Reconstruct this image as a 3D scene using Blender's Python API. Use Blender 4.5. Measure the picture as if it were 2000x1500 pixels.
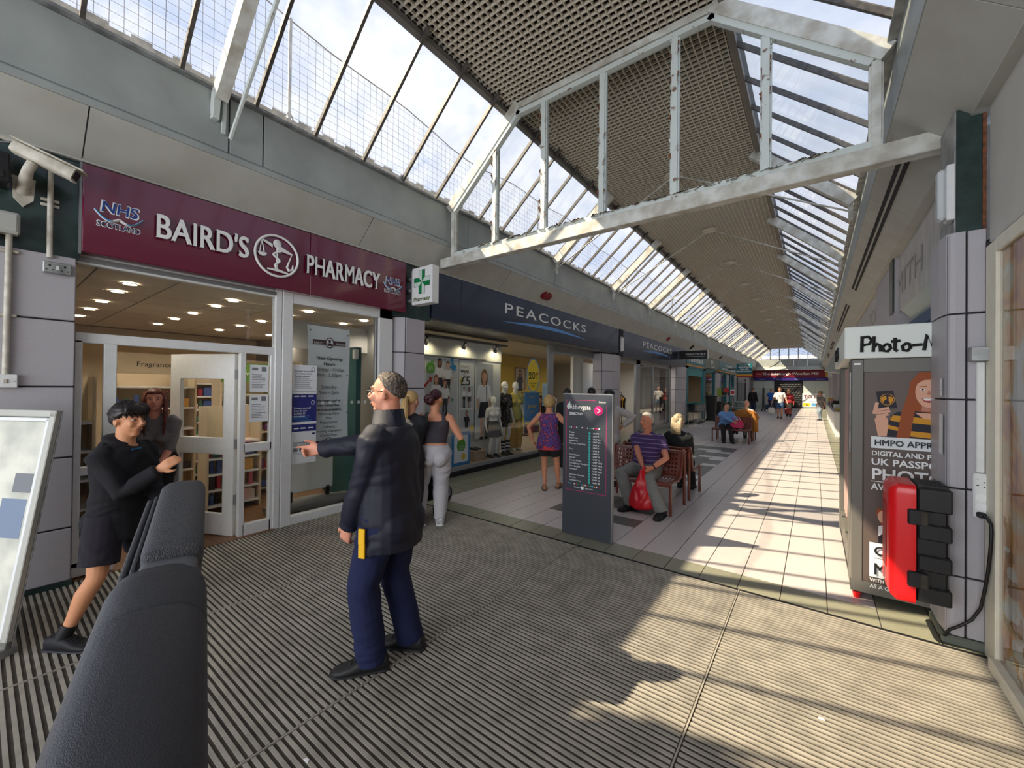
import bpy, math, random
import numpy as np
from mathutils import Vector, Matrix, noise
random.seed(7)
R = math.radians
S = bpy.context.scene
COL = S.collection
for o in list(bpy.data.objects): bpy.data.objects.remove(o)

# ------------------------------------------------------------------ camera, sky, sun, exposure
TH, PI_, RO = R(36.93), R(.40), R(.65)
fw = Vector((-math.sin(TH)*math.cos(PI_), math.cos(TH)*math.cos(PI_), math.sin(PI_)))
rt = Vector((math.cos(TH), math.sin(TH), 0)); u0 = rt.cross(fw)
rt2 = rt*math.cos(RO)+u0*math.sin(RO); up = rt2.cross(fw)
cam = bpy.data.cameras.new('camera'); co = bpy.data.objects.new('camera', cam); COL.objects.link(co)
cam.lens = 36*787/2000; cam.sensor_width = 36; cam.clip_start = .02; cam.clip_end = 400
M = Matrix((rt2, up, -fw)).transposed().to_4x4(); M.translation = (0, 0, 1.65)
co.matrix_world = M
S.camera = co

W = bpy.data.worlds.new('sky'); S.world = W; W.use_nodes = True
nt = W.node_tree; nt.nodes.clear()
N = nt.nodes.new
wo = N('ShaderNodeOutputWorld'); bg = N('ShaderNodeBackground')
tc = N('ShaderNodeTexCoord'); mp = N('ShaderNodeMapping'); nz = N('ShaderNodeTexNoise'); cr = N('ShaderNodeValToRGB')
mp.inputs['Scale'].default_value = (1, 1, 2.2)
nz.inputs['Scale'].default_value = 2.4; nz.inputs['Detail'].default_value = 7; nz.inputs['Roughness'].default_value = .58
cr.color_ramp.elements[0].position = .38; cr.color_ramp.elements[0].color = (.46, .55, .74, 1)
cr.color_ramp.elements[1].position = .62; cr.color_ramp.elements[1].color = (.78, .80, .87, 1)
bg.inputs['Strength'].default_value = .86
L = nt.links.new
L(tc.outputs['Generated'], mp.inputs[0]); L(mp.outputs[0], nz.inputs[0]); L(nz.outputs[0], cr.inputs[0]); L(cr.outputs[0], bg.inputs[0]); L(bg.outputs[0], wo.inputs[0])

sun = bpy.data.lights.new('sun', 'SUN'); sun.energy = 8.2; sun.angle = R(.6); sun.color = (1, .83, .58)
so = bpy.data.objects.new('sun', sun); COL.objects.link(so)
so.rotation_euler = Vector((.79, .57, -1)).to_track_quat('-Z', 'Y').to_euler(); so.location = (-12, -8, 16)

S.view_settings.view_transform = 'Standard'; S.view_settings.look = 'None'
S.view_settings.gamma = 1; S.view_settings.use_curve_mapping = False
S.view_settings.exposure = .62
cy = S.cycles
cy.max_bounces = 12; cy.diffuse_bounces = 6; cy.glossy_bounces = 4; cy.transparent_max_bounces = 16; cy.transmission_bounces = 6
cy.use_denoising = True; cy.sample_clamp_indirect = 6; cy.caustics_reflective = False; cy.caustics_refractive = False

def area(name, loc, size, power, color=(1, 1, 1), rot=(0, 0, 0), sy=None):
    l = bpy.data.lights.new(name, 'AREA'); l.energy = power; l.color = color; l.size = size
    if sy: l.shape = 'RECTANGLE'; l.size_y = sy
    o = bpy.data.objects.new(name, l); COL.objects.link(o); o.location = loc; o.rotation_euler = rot
    return o
# fill lamp added behind the viewer, standing in for entrance daylight, and the ceiling lights of the lit shops
area('entrance_fill', (-1.5, -5.2, 2.2), 7, 250, (.95, .97, 1), (R(90), 0, 0), 3.4)
def lamp(loc, power, color=(1, .86, .66), r=.05):
    l = bpy.data.lights.new('downlight_lamp', 'SPOT'); l.energy = power; l.color = color; l.shadow_soft_size = r; l.spot_size = R(150); l.spot_blend = .6
    o = bpy.data.objects.new('downlight_lamp', l); COL.objects.link(o); o.location = loc
for x in (-5.8, -7.3, -9.2):
    for y in (.9, 2.4, 4.0): lamp((x, y, 2.655), 26)
for y in (4.9, 5.9, 6.9): lamp((-5.55, y, 2.5), 8, (1, .84, .5))
for x, y in ((-7.2, 7.0), (-7.2, 10), (-9.5, 7.0), (-9.5, 10)): area('strip_light', (x, y, 2.82), 1.5, 15, (1, .92, .78), sy=.18)
for x, y in ((-6.2, 13.6), (-7.6, 16.4), (-6.0, 18)): area('strip_light', (x, y, 2.62), 1.2, 16, (1, .94, .84), sy=.18)
for x, y in ((-6.5, 22.4), (-7, 27), (-6.5, 31)): area('strip_light', (x, y, 2.62), 1.2, 16, (1, .94, .84), sy=.18)

# ------------------------------------------------------------------ materials
def lin(c):
    c = c/255
    return c/12.92 if c <= .04045 else ((c+.055)/1.055)**2.4
MATS = {}
def mat(name, rgb, rough=.6, metal=0, spec=.4, var=0, vs=20, bump=0, bs=200, emit=0, rgb2=None, stretch=None, coat=0, alpha=1):
    if name in MATS: return MATS[name]
    m = bpy.data.materials.new(name); m.use_nodes = True; t = m.node_tree
    b = t.nodes['Principled BSDF']; c = (*[lin(x) for x in rgb], 1)
    b.inputs['Base Color'].default_value = c; b.inputs['Roughness'].default_value = rough; b.inputs['Metallic'].default_value = metal
    b.inputs['Specular IOR Level'].default_value = spec
    if coat: b.inputs['Coat Weight'].default_value = coat; b.inputs['Coat Roughness'].default_value = .08
    if alpha < 1: b.inputs['Alpha'].default_value = alpha
    if emit: b.inputs['Emission Color'].default_value = c; b.inputs['Emission Strength'].default_value = emit
    def tex(scale, detail=5):
        k = t.nodes.new('ShaderNodeTexCoord'); g = t.nodes.new('ShaderNodeMapping'); n = t.nodes.new('ShaderNodeTexNoise')
        if stretch: g.inputs['Scale'].default_value = stretch
        n.inputs['Scale'].default_value = scale; n.inputs['Detail'].default_value = detail
        t.links.new(k.outputs['Object'], g.inputs[0]); t.links.new(g.outputs[0], n.inputs[0]); return n
    if var or rgb2:
        n = tex(vs); r = t.nodes.new('ShaderNodeValToRGB')
        c2 = (*[lin(x) for x in rgb2], 1) if rgb2 else (*[x*(1-var) for x in c[:3]], 1)
        r.color_ramp.elements[0].position = .35; r.color_ramp.elements[1].position = .65
        r.color_ramp.elements[0].color = c2; r.color_ramp.elements[1].color = c if rgb2 else (*[min(1, x*(1+var*.6)) for x in c[:3]], 1)
        t.links.new(n.outputs[0], r.inputs[0]); t.links.new(r.outputs[0], b.inputs['Base Color'])
    if bump:
        n = tex(bs, 3); k = t.nodes.new('ShaderNodeBump'); k.inputs['Strength'].default_value = bump; k.inputs['Distance'].default_value = .004
        t.links.new(n.outputs[0], k.inputs['Height']); t.links.new(k.outputs[0], b.inputs['Normal'])
    MATS[name] = m; return m
def glass(name, tint=(1, 1, 1), dirt=0, dirtcol=(.8, .8, .8), refl=1.0):
    m = bpy.data.materials.new(name); m.use_nodes = True; t = m.node_tree; t.nodes.clear(); n = t.nodes.new
    o = n('ShaderNodeOutputMaterial'); tr = n('ShaderNodeBsdfTransparent'); gl = n('ShaderNodeBsdfGlossy'); mx = n('ShaderNodeMixShader'); fr = n('ShaderNodeLayerWeight'); fr.inputs[0].default_value = .5; pw = n('ShaderNodeMath'); pw.operation = 'POWER'; pw.inputs[1].default_value = 4.5; ma = n('ShaderNodeMath'); ma.operation = 'MULTIPLY_ADD'; ma.inputs[1].default_value = .9; ma.inputs[2].default_value = .025*refl
    t.links.new(fr.outputs['Facing'], pw.inputs[0]); t.links.new(pw.outputs[0], ma.inputs[0]); ma.use_clamp = True
    tr.inputs[0].default_value = (*tint, 1); gl.inputs['Roughness'].default_value = .015
    base = tr.outputs[0]
    if dirt:
        df = n('ShaderNodeBsdfTranslucent'); df.inputs[0].default_value = (*dirtcol, 1); dm = n('ShaderNodeMixShader')
        k = n('ShaderNodeTexCoord'); z = n('ShaderNodeTexNoise'); z.inputs['Scale'].default_value = 5; z.inputs['Detail'].default_value = 8
        r = n('ShaderNodeMapRange'); r.inputs[1].default_value = .35; r.inputs[2].default_value = .75; r.inputs[3].default_value = dirt*.35; r.inputs[4].default_value = dirt
        t.links.new(k.outputs['Object'], z.inputs[0]); t.links.new(z.outputs[0], r.inputs[0]); t.links.new(r.outputs[0], dm.inputs[0])
        t.links.new(tr.outputs[0], dm.inputs[1]); t.links.new(df.outputs[0], dm.inputs[2]); base = dm.outputs[0]
    t.links.new(ma.outputs[0], mx.inputs[0]); t.links.new(base, mx.inputs[1]); t.links.new(gl.outputs[0], mx.inputs[2]); t.links.new(mx.outputs[0], o.inputs[0])
    MATS[name] = m; return m

# ------------------------------------------------------------------ mesh helpers
class MB:
    def __init__(s): s.v = []; s.f = []; s.m = []
    def add(s, v, f, m=0):
        k = len(s.v); s.v += [tuple(x) for x in v]; s.f += [tuple(i+k for i in q) for q in f]; s.m += [m]*len(f); return s
    def box(s, x0, x1, y0, y1, z0, z1, m=0, b=0):
        if x0 > x1: x0, x1 = x1, x0
        if y0 > y1: y0, y1 = y1, y0
        if z0 > z1: z0, z1 = z1, z0
        return s.obb(((x0+x1)/2, (y0+y1)/2, (z0+z1)/2), ((x1-x0)/2, 0, 0), (0, (y1-y0)/2, 0), (0, 0, (z1-z0)/2), m, b)
    def obb(s, c, a, b_, c_, m=0, b=0):
        c, A = Vector(c), [Vector(a), Vector(b_), Vector(c_)]
        sg = [(i, j, k) for i in (-1, 1) for j in (-1, 1) for k in (-1, 1)]
        if not b:
            v = [c+A[0]*i+A[1]*j+A[2]*k for i, j, k in sg]
            return s.add(v, [(0, 1, 3, 2), (4, 6, 7, 5), (0, 4, 5, 1), (2, 3, 7, 6), (0, 2, 6, 4), (1, 5, 7, 3)], m)
        ln = [max(x.length, 1e-6) for x in A]; b = min([b]+[l*.95 for l in ln])
        v, ix = [], {}
        for g in sg:
            for ax in range(3):
                p = c.copy()
                for q in range(3): p += A[q]*g[q]*(1 if q == ax else 1-b/ln[q])
                ix[g, ax] = len(v); v.append(p)
        f = []
        for ax in range(3):
            p, q = (ax+1) % 3, (ax+2) % 3
            for e in (-1, 1):
                def g(i, j):
                    t = [0, 0, 0]; t[ax] = e; t[p] = i; t[q] = j; return tuple(t)
                r = [ix[g(i, j), ax] for i, j in ((-1, -1), (1, -1), (1, 1), (-1, 1))]
                f.append(r if e > 0 else r[::-1])
        for ax in range(3):
            p, q = (ax+1) % 3, (ax+2) % 3
            for i in (-1, 1):
                for j in (-1, 1):
                    def g(e):
                        t = [0, 0, 0]; t[ax] = e; t[p] = i; t[q] = j; return tuple(t)
                    r = [ix[g(-1), p], ix[g(1), p], ix[g(1), q], ix[g(-1), q]]
                    f.append(r if i*j < 0 else r[::-1])
        for g in sg:
            r = [ix[g, 0], ix[g, 1], ix[g, 2]]
            f.append(r if g[0]*g[1]*g[2] > 0 else r[::-1])
        return s.add(v, f, m)
    def bar(s, p, q, w, h, m=0, upv=(0, 0, 1), b=0):
        p, q = Vector(p), Vector(q); d = (q-p); a = d.normalized(); sd = a.cross(Vector(upv))
        if sd.length < 1e-4: sd = a.cross(Vector((1, 0, 0)))
        sd.normalize(); u = sd.cross(a)
        return s.obb((p+q)/2, sd*w/2, d/2, u*h/2, m, b)
    def tube(s, pts, r, n=8, m=0, caps=True, flat=None, closed=False):
        pts = [Vector(p) for p in pts]; k = len(pts); rr = r if isinstance(r, (list, tuple)) else [r]*k
        v = []; u = None
        for i, p in enumerate(pts):
            a = pts[(i+1) % k] if (i < k-1 or closed) else p; b = pts[i-1] if (i or closed) else p
            d = (a-b).normalized()
            if u is None:
                u = d.cross(Vector((0, 0, 1)))
                if u.length < 1e-3: u = Vector((1, 0, 0))
            u = (u-d*u.dot(d)).normalized(); w = d.cross(u)
            for j in range(n):
                t = 2*math.pi*j/n; v.append(p+(u*math.cos(t)+w*math.sin(t)*(flat or 1))*rr[i])
        f = []
        for i in range(k if closed else k-1):
            i2 = (i+1) % k
            for j in range(n):
                j2 = (j+1) % n; f.append((i*n+j, i*n+j2, i2*n+j2, i2*n+j))
        if caps and not closed: f += [tuple(range(n))[::-1], tuple(range((k-1)*n, k*n))]
        return s.add(v, f, m)
    def loft(s, secs, n=16, m=0, pw=2.0):
        # secs: (centre, half-vector a, half-vector b): closed stack of super-ellipses
        v = []
        for c, a, b in secs:
            c, a, b = Vector(c), Vector(a), Vector(b)
            for j in range(n):
                t = 2*math.pi*j/n; ct, st = math.cos(t), math.sin(t)
                v.append(c+a*math.copysign(abs(ct)**(2/pw), ct)+b*math.copysign(abs(st)**(2/pw), st))
        f = []
        for i in range(len(secs)-1):
            for j in range(n):
                j2 = (j+1) % n; f.append((i*n+j, i*n+j2, (i+1)*n+j2, (i+1)*n+j))
        f += [tuple(range(n))[::-1], tuple(range((len(secs)-1)*n, len(secs)*n))]
        return s.add(v, f, m)
    def ell(s, c, r, n=12, k=8, m=0, rot=None):
        c = Vector(c); v = []; q = rot or Matrix.Identity(3)
        for i in range(k+1):
            a = math.pi*i/k
            if i in (0, k): v.append(c+q@Vector((0, 0, r[2]*math.cos(a)))); continue
            for j in range(n):
                t = 2*math.pi*j/n; v.append(c+q@Vector((r[0]*math.sin(a)*math.cos(t), r[1]*math.sin(a)*math.sin(t), r[2]*math.cos(a))))
        f = []; ring = lambda i, j: 1+(i-1)*n+j % n
        for j in range(n):
            f.append((0, ring(1, j), ring(1, j+1))); f.append((len(v)-1, ring(k-1, j+1), ring(k-1, j)))
            for i in range(1, k-1): f.append((ring(i, j), ring(i+1, j), ring(i+1, j+1), ring(i, j+1)))
        return s.add(v, f, m)
    def prism(s, pts, o, u, v, d, m=0):
        # polygon pts (a, b) at o + a*u + b*v, thickened by the vector d
        o, u, v, d = Vector(o), Vector(u), Vector(v), Vector(d); n = len(pts)
        p = [o+u*a+v*b for a, b in pts]
        ar = sum(pts[i][0]*pts[(i+1) % n][1]-pts[(i+1) % n][0]*pts[i][1] for i in range(n))
        if (ar < 0) == (u.cross(v).dot(d) > 0): p.reverse()
        f = [tuple(range(n))[::-1], tuple(range(n, 2*n))]+[(i, (i+1) % n, n+(i+1) % n, n+i) for i in range(n)]
        return s.add(p+[q+d for q in p], f, m)
    def poly(s, pts, m=0): return s.add(pts, [tuple(range(len(pts)))], m)
    def lathe(s, prof, c=(0, 0, 0), n=16, m=0, axis='z'):
        v = []
        for r, z in prof:
            for j in range(n):
                t = 2*math.pi*j/n; a, b = r*math.cos(t), r*math.sin(t)
                v.append({'z': (c[0]+a, c[1]+b, c[2]+z), 'x': (c[0]+z, c[1]+a, c[2]+b), 'y': (c[0]+a, c[1]+z, c[2]-b)}[axis])
        f = [(i*n+j, i*n+(j+1) % n, (i+1)*n+(j+1) % n, (i+1)*n+j) for i in range(len(prof)-1) for j in range(n)]
        f += [tuple(range(n))[::-1], tuple(range((len(prof)-1)*n, len(prof)*n))]
        return s.add(v, f, m)
    def mesh(s, name, mats, smooth=False, rel=(0, 0, 0)):
        me = bpy.data.meshes.new(name)
        v = s.v if rel == (0, 0, 0) else [(a-rel[0], b-rel[1], c-rel[2]) for a, b, c in s.v]
        me.from_pydata(v, [], s.f)
        mats = mats if isinstance(mats, (list, tuple)) else [mats]
        for x in mats: me.materials.append(x)
        if len(mats) > 1: me.polygons.foreach_set('material_index', s.m)
        if smooth:
            me.polygons.foreach_set('use_smooth', [True]*len(me.polygons))
            if smooth != 'all': me.set_sharp_from_angle(angle=R(40))
        return me
    def build(s, name, mats, parent=None, smooth=False, world=True, kind=None):
        # vertices in world space by default: moved to the parent's frame when the parent only sits at a location
        rel = (0, 0, 0)
        if parent and world: rel = tuple(base(parent))
        return obj(name, s.mesh(name, mats, smooth, rel), parent, kind)
def base(o):
    p = Vector(o.location)
    while o.parent: o = o.parent; p = p+Vector(o.location)
    return p
def obj(name, me, parent=None, kind=None, loc=None):
    o = bpy.data.objects.new(name, me); COL.objects.link(o)
    if parent: o.parent = parent
    if kind: o['kind'] = kind
    if loc: o.location = loc
    return o
def thing(name, label, cat, loc=(0, 0, 0), rotz=0, group=None):
    o = bpy.data.objects.new(name, None); COL.objects.link(o); o.location = loc; o.rotation_euler = (0, 0, rotz)
    o.empty_display_size = .1
    return tag(o, label, cat, group)
def tag(o, label, cat, group=None):
    o['label'] = label; o['category'] = cat
    if group: o['group'] = group
    return o
def struct(name, loc=(0, 0, 0)):
    o = bpy.data.objects.new(name, None); COL.objects.link(o); o['kind'] = 'structure'; o.location = loc; return o
def dup(r, loc, rotz=None, label=None, group=None):
    c = r.copy(); COL.objects.link(c); c.location = loc
    if rotz is not None: c.rotation_euler = (0, 0, rotz)
    if label: c['label'] = label
    if group: c['group'] = group
    for ch in list(r.children):
        d = ch.copy(); COL.objects.link(d); d.parent = c
        for g in list(ch.children): e = g.copy(); COL.objects.link(e); e.parent = d
    return c

# lettering: o = middle of the text's lower edge (or left end), u reading direction, v up; width and cap height in metres
def text(name, s, o, u, v, m, parent=None, h=.1, w=None, al='C', bold=0, ext=.002, shear=0, gap=1, lead=1):
    cu = bpy.data.curves.new('t', 'FONT'); cu.body = s; cu.size = 1; cu.align_x = 'CENTER' if al == 'C' else 'LEFT'
    cu.shear = shear; cu.space_character = gap; cu.space_line = lead; cu.resolution_u = 2 if h < .08 else 4
    to = bpy.data.objects.new('t', cu); me = bpy.data.meshes.new_from_object(to); bpy.data.objects.remove(to); bpy.data.curves.remove(cu)
    n = len(me.vertices)
    if not n: return None
    a = np.empty(n*3); me.vertices.foreach_get('co', a); a = a.reshape(-1, 3)
    sy = h/.73; ww = a[:, 0].max()-a[:, 0].min(); sx = w/ww if w else sy
    u, v = Vector(u).normalized(), Vector(v).normalized(); nn = u.cross(v)
    rel = base(parent) if parent else Vector((0, 0, 0)); O = np.array(Vector(o)-rel)
    A = O+np.outer(a[:, 0]*sx, u)+np.outer(a[:, 1]*sy, v)
    me.update(); F = [tuple(p.vertices) for p in me.polygons]; bpy.data.meshes.remove(me)
    if bold:   # heavier strokes: four copies nudged diagonally
        q = bold*min(sx, sy); A = np.concatenate([A+np.array(u*i*q+v*j*q+nn*(i+1+(j+1)*.5)*.00012) for i in (-1, 1) for j in (-1, 1)]); F = [tuple(x+k*n for x in f) for k in range(4) for f in F]; n *= 4
    if not ext:
        A = A+np.array(nn*.0006)
        V = [tuple(x) for x in A]
    else:
        V = [tuple(x) for x in A]+[tuple(x) for x in A+np.array(nn*ext)]
        ed = {}
        for f in F:
            for i in range(len(f)): ed[(f[i], f[(i+1) % len(f)])] = 1
        side = [(p, q, q+n, p+n) for p, q in ed if (q, p) not in ed]
        F = [tuple(i+n for i in f) for f in F]+side
    me = bpy.data.meshes.new(name); me.from_pydata(V, [], F); me.materials.append(m)
    return obj(name, me, parent)

# flat print on a board: polygons in (a, b) at o + a*u + b*v, each a hair above the last, one mesh
class Art:
    def __init__(s, o, u, v, step=.00012):
        s.o, s.u, s.v = Vector(o), Vector(u).normalized(), Vector(v).normalized(); s.n = s.u.cross(s.v); s.k = 1; s.step = step; s.mb = MB(); s.mats = []
    def p(s, pts, m):
        if m not in s.mats: s.mats.append(m)
        s.mb.poly([s.o+s.u*a+s.v*b+s.n*s.step*s.k for a, b in pts], s.mats.index(m)); s.k += 1; return s
    def rect(s, a0, a1, b0, b1, m): return s.p([(a0, b0), (a1, b0), (a1, b1), (a0, b1)], m)
    def oval(s, a, b, ra, rb, m, n=16, rot=0):
        c, d = math.cos(rot), math.sin(rot)
        return s.p([(a+ra*math.cos(t)*c-rb*math.sin(t)*d, b+ra*math.cos(t)*d+rb*math.sin(t)*c) for t in [2*math.pi*i/n for i in range(n)]], m)
    def line(s, a0, b0, a1, b1, w, m):
        dx, dy = a1-a0, b1-b0; l = math.hypot(dx, dy); x, y = -dy/l*w/2, dx/l*w/2
        return s.p([(a0+x, b0+y), (a0-x, b0-y), (a1-x, b1-y), (a1+x, b1+y)], m)
    def build(s, name, parent): return s.mb.build(name, s.mats, parent)
# ------------------------------------------------------------------ palette
m_tile = mat('floor_tile', (196, 188, 186), .32, var=.05, vs=30, spec=.5, bump=.03, bs=400)
m_tileD = mat('floor_tile_dark', (98, 100, 98), .35, var=.06, vs=30)
m_tileO = mat('floor_tile_olive', (134, 134, 116), .35, var=.06, vs=30)
m_tileW = mat('floor_tile_pale', (208, 206, 204), .32, var=.04, vs=30)
m_grout = mat('grout', (70, 66, 62), .9)
m_alu = mat('mat_aluminium', (166, 160, 149), .5, .1, rgb2=(142, 137, 127), vs=7)
m_matbase = mat('mat_wiper', (80, 74, 66), .95, rgb2=(60, 56, 51), vs=14)
m_panel = mat('pier_panel', (176, 173, 178), .5, var=.03, vs=60, bump=.02, bs=500)
m_joint = mat('joint_black', (24, 24, 28), .6)
m_marble = mat('green_marble', (46, 66, 62), .3, rgb2=(30, 46, 44), vs=9, coat=.2)
m_fascia = mat('eave_panel', (164, 171, 169), .45, rgb2=(150, 156, 154), vs=2.2, spec=.4)
m_soffit = mat('soffit_panel', (186, 187, 180), .5, rgb2=(176, 176, 168), vs=3)
m_white = mat('white_frame', (226, 228, 228), .4, var=.03, vs=20)
m_steel = mat('painted_steel', (216, 218, 212), .5, rgb2=(176, 172, 160), vs=7)
m_peel = mat('peeling_paint', (206, 214, 210), .6, rgb2=(128, 104, 90), vs=13, bump=.5, bs=60)
_e = m_peel.node_tree.nodes['Color Ramp'].color_ramp.elements; _e[0].position = .30; _e[1].position = .37
m_rust = mat('bare_rust', (140, 84, 52), .8, rgb2=(84, 60, 48), vs=30)
m_bar = mat('glazing_bar', (70, 66, 64), .5, .2, rgb2=(96, 92, 88), vs=20)
m_crate = mat('egg_crate', (212, 203, 187), .6)
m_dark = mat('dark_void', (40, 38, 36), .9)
m_roofpane = glass('roof_glass', (.90, .92, .95), .10, (.78, .8, .84), .5)
m_glass = glass('shop_glass', (.94, .95, .95), 0)
m_gsteel = mat('galvanised', (170, 172, 172), .45, .4, rgb2=(120, 122, 122), vs=8)
m_black = mat('black_plastic', (22, 22, 25), .5)
m_graymet = mat('grey_metal', (140, 142, 144), .4, .5)
m_txtw = mat('white_lettering', (236, 238, 238), .45)
m_txtk = mat('black_lettering', (28, 28, 30), .5)
m_wood = mat('shop_floor_wood', (128, 92, 62), .4, rgb2=(104, 72, 48), vs=3, stretch=(1, 14, 1))
YE = 45.0        # end wall
# ------------------------------------------------------------------ floor
fl = struct('floor')
MB().box(-5.6, 1.6, -7, YE, -.12, -.004).build('grout_bed', m_grout, fl)
# entrance matting: bays of aluminium strips between thin rails
bays = [(-4.93, -3.455), (-3.445, -1.98), (-1.97, -.495), (-.485, .92)]
for i, (a, b) in enumerate(bays):
    for (y0, y1) in ((-3.2, 3.79),):
        MB().box(a, b, y0, y1, -.004, .001).build('mat_bay', m_matbase, fl)
        r = MB(); y = y0+.012
        while y < y1-.018:
            r.box(a+.004, b-.004, y, y+.017, .001, .0075); y += .0345
        r.build('mat_strip', m_alu, fl, kind='stuff')
for x in (-3.45, -1.975, -.49): MB().box(x-.004, x+.004, -3.2, 3.79, -.002, .009).build('mat_rail', m_alu, fl)
MB().box(-4.93, .92, 3.785, 3.80, -.004, .006).build('mat_edge', m_joint, fl)
# tiles, .297 m square
tb = MB().box(-.1450, .1450, -.1472, .1472, -.004, .0).mesh('tile', m_tile)
tms = {}
for m in (m_tile, m_tileD, m_tileO, m_tileW):
    c = tb.copy(); c.materials[0] = m; tms[m.name] = c
P_ = .297; tiles = []
for j in range(int((YE-3.8)/P_)+1):
    for i in range(-17, 6):
        x = -.213+.1485+i*P_; y = 3.815+.1485+j*P_
        if x-.15 < -5.6 or y > YE: continue
        m = m_tile
        if j == 0 or x > .38 or x < -4.45: m = m_tileO
        elif -3.2 < x < -1.72:
            if j < 12: m = m_tileD if (j == 3 or j in (5, 6)) and -10 < i < -5 else m_tile
            elif j < 30: m = (m_tileD if j % 4 in (0, 1) else m_tileW if (i+j) % 3 else m_tileD) if j in range(13, 31) else m_tile
        tiles.append((x, y, m))
def facing(t): return (t[0]**2+t[1]**2)
def inview(t):
    d = Vector((t[0], t[1], -1.65)); z = d.dot(fw); return z > .3 and abs(d.dot(rt2)/z) < 1.3 and abs(d.dot(up)/z) < 1.0
near = sorted([t for t in tiles if inview(t)], key=facing)[:300]; ns = set(id(t) for t in near)
for x, y, m in near: obj('tile', tms[m.name], fl, loc=(x, y, random.uniform(-.0008, .0008)))
far = MB(); fm = [m_tile, m_tileD, m_tileO, m_tileW]
for t in tiles:
    if id(t) not in ns: far.box(t[0]-.1450, t[0]+.1450, t[1]-.1465, t[1]+.1465, -.004, 0, fm.index(t[2]))
far.build('tile_field', fm, fl, kind='stuff')

# ------------------------------------------------------------------ walls, piers, eaves
LX, RX = -4.82, .86          # faces of the piers on the left, wall on the right
wl = struct('wall_left')
w = MB()
w.box(-12, -4.95, -.5, -.45, 0, 4.2)
w.box(-5.3, -4.86, -3.4, YE, 3.45, 4.3)           # downstand above the signs
w.build('backing', mat('plaster_grey', (150, 150, 148), .8), wl)
MB().box(-4.95, -4.85, -3.4, .5, 2.66, 3.47).build('marble_band', m_marble, wl)
MB().box(-4.95, -4.85, 3.60, 4.28, 2.66, 3.47).build('marble_band', m_marble, wl)
MB().box(-5.3, -4.90, 11.86, 12.2, 0, 2.66).build('pier_return', m_panel, wl)
JZ = [.0, .47, 1.04, 1.61, 2.14, 2.66]
def pier(par, y0, y1, chamfer, x=LX, side=1, back=.45, z0=0.04, x1=None):
    """panelled pier: front panels between y0 and y1, a chamfered panel towards y0-chamfer"""
    MB().box(x-side*.012, x-side*back, y0+.004, y1-.004, 0, 2.65).box(x-side*.2, x-side*back, y0-chamfer, y0+.01, 0, 2.65).build('pier_core', m_joint, par)
    if chamfer: MB().obb((x-side*.10, y0-chamfer/2-.004, 1.32), Vector((side*.16, chamfer, 0))/2*.96, Vector((-side*chamfer, .16, 0)).normalized()*.01, (0, 0, 1.31)).build('pier_core', m_joint, par)
    for k in range(5):
        a, b = max(JZ[k], z0)+.006, JZ[k+1]-.006
        MB().box(x, x-side*.03, y0, y1, a, b, 0, .006).build('panel', m_panel, par)
        if chamfer:
            p = [(0, 0), (chamfer, 0), (chamfer, .03), (0, .03)]
            d = Vector((side*.16, chamfer, 0))
            MB().obb((x-side*.085, y0-chamfer/2-.008, (a+b)/2), d/2*.96, Vector((-side*chamfer, .16, 0)).normalized()*.012, (0, 0, (b-a)/2), 0, .004).build('panel', m_panel, par)
            MB().box(x-side*.18, x-side*back, y0-chamfer-.02, y0-chamfer+.01, a, b, 0, .004).build('panel', m_panel, par)
for args in ((-.6, .48, 0), (3.80, 4.16, .17), (11.40, 11.88, .4), (19.25, 20.02, .35), (28.1, 28.6, .3), (31.2, 31.7, .3), (34.4, 35, .3), (41.6, 42.4, .4)):
    p = struct('wall_pier'); pier(p, *args)
MB().box(LX-.02, LX+.012, -.6, .49, 0, .05).build('plinth', m_marble, wl)

wr = struct('wall_right')
w = MB()
w.box(RX+.02, 1.5, -6, 3.84, 2.60, 3.9)
w.build('upper_panel', mat('cream_wall', (200, 198, 192), .7, var=.03, vs=5), wr)
w = MB(); w.box(.90, 1.6, 4.3, YE, 2.72, 3.55); w.build('sign_backing', mat('stained_white', (206, 204, 202), .7, rgb2=(180, 176, 172), vs=6, stretch=(1, 6, .6)), wr)
w = MB(); w.box(1.3, 1.6, 4.3, 7.5, 0, 2.75); w.box(1.3, 1.6, 9.5, YE, 0, 2.75); w.build('backing', mat('plaster_grey', (150, 150, 148), .8), wr)
pr = struct('wall_pier')
JR = [.06, .45, 1.02, 1.60, 2.16, 2.70]
MB().box(.70, .872, 3.872, 4.2, 0, 2.68).build('pier_core', m_joint, pr)
MB().box(.875, 1.1, 3.84, 4.28, 0, 2.62).build('pier_core', m_joint, pr)
for k in range(5):
    a, b = JR[k]+.006, JR[k+1]-.006
    MB().box(.790, .868, 3.85, 3.88, a, b, 0, .004).build('panel', m_panel, pr)
    v = MB()
    # rounded corner panel: face turning from the front to the flank
    sec = [(.778, 3.85), (.735, 3.85), (.712, 3.858), (.696, 3.88), (.684, 4.0), (.684, 4.25), (.72, 4.25), (.778, 3.885)]
    v.prism(sec, (0, 0, a), (1, 0, 0), (0, 1, 0), (0, 0, b-a)); v.build('panel', m_panel, pr)
MB().box(.675, .89, 3.84, 4.2, 0, .06, 0, .01).build('plinth', mat('plinth_grey', (104, 110, 100), .5), pr)
MB().box(.74, .86, 3.90, 4.26, 2.69, 3.52).build('marble_panel', m_marble, pr)
MB().box(.735, .742, 3.895, 4.26, 2.69, 3.52).build('marble_flank', m_gsteel, pr)
MB().box(.862, .88, 3.90, 3.93, 2.6, 3.55).build('rusty_strip', m_rust, pr)
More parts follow.
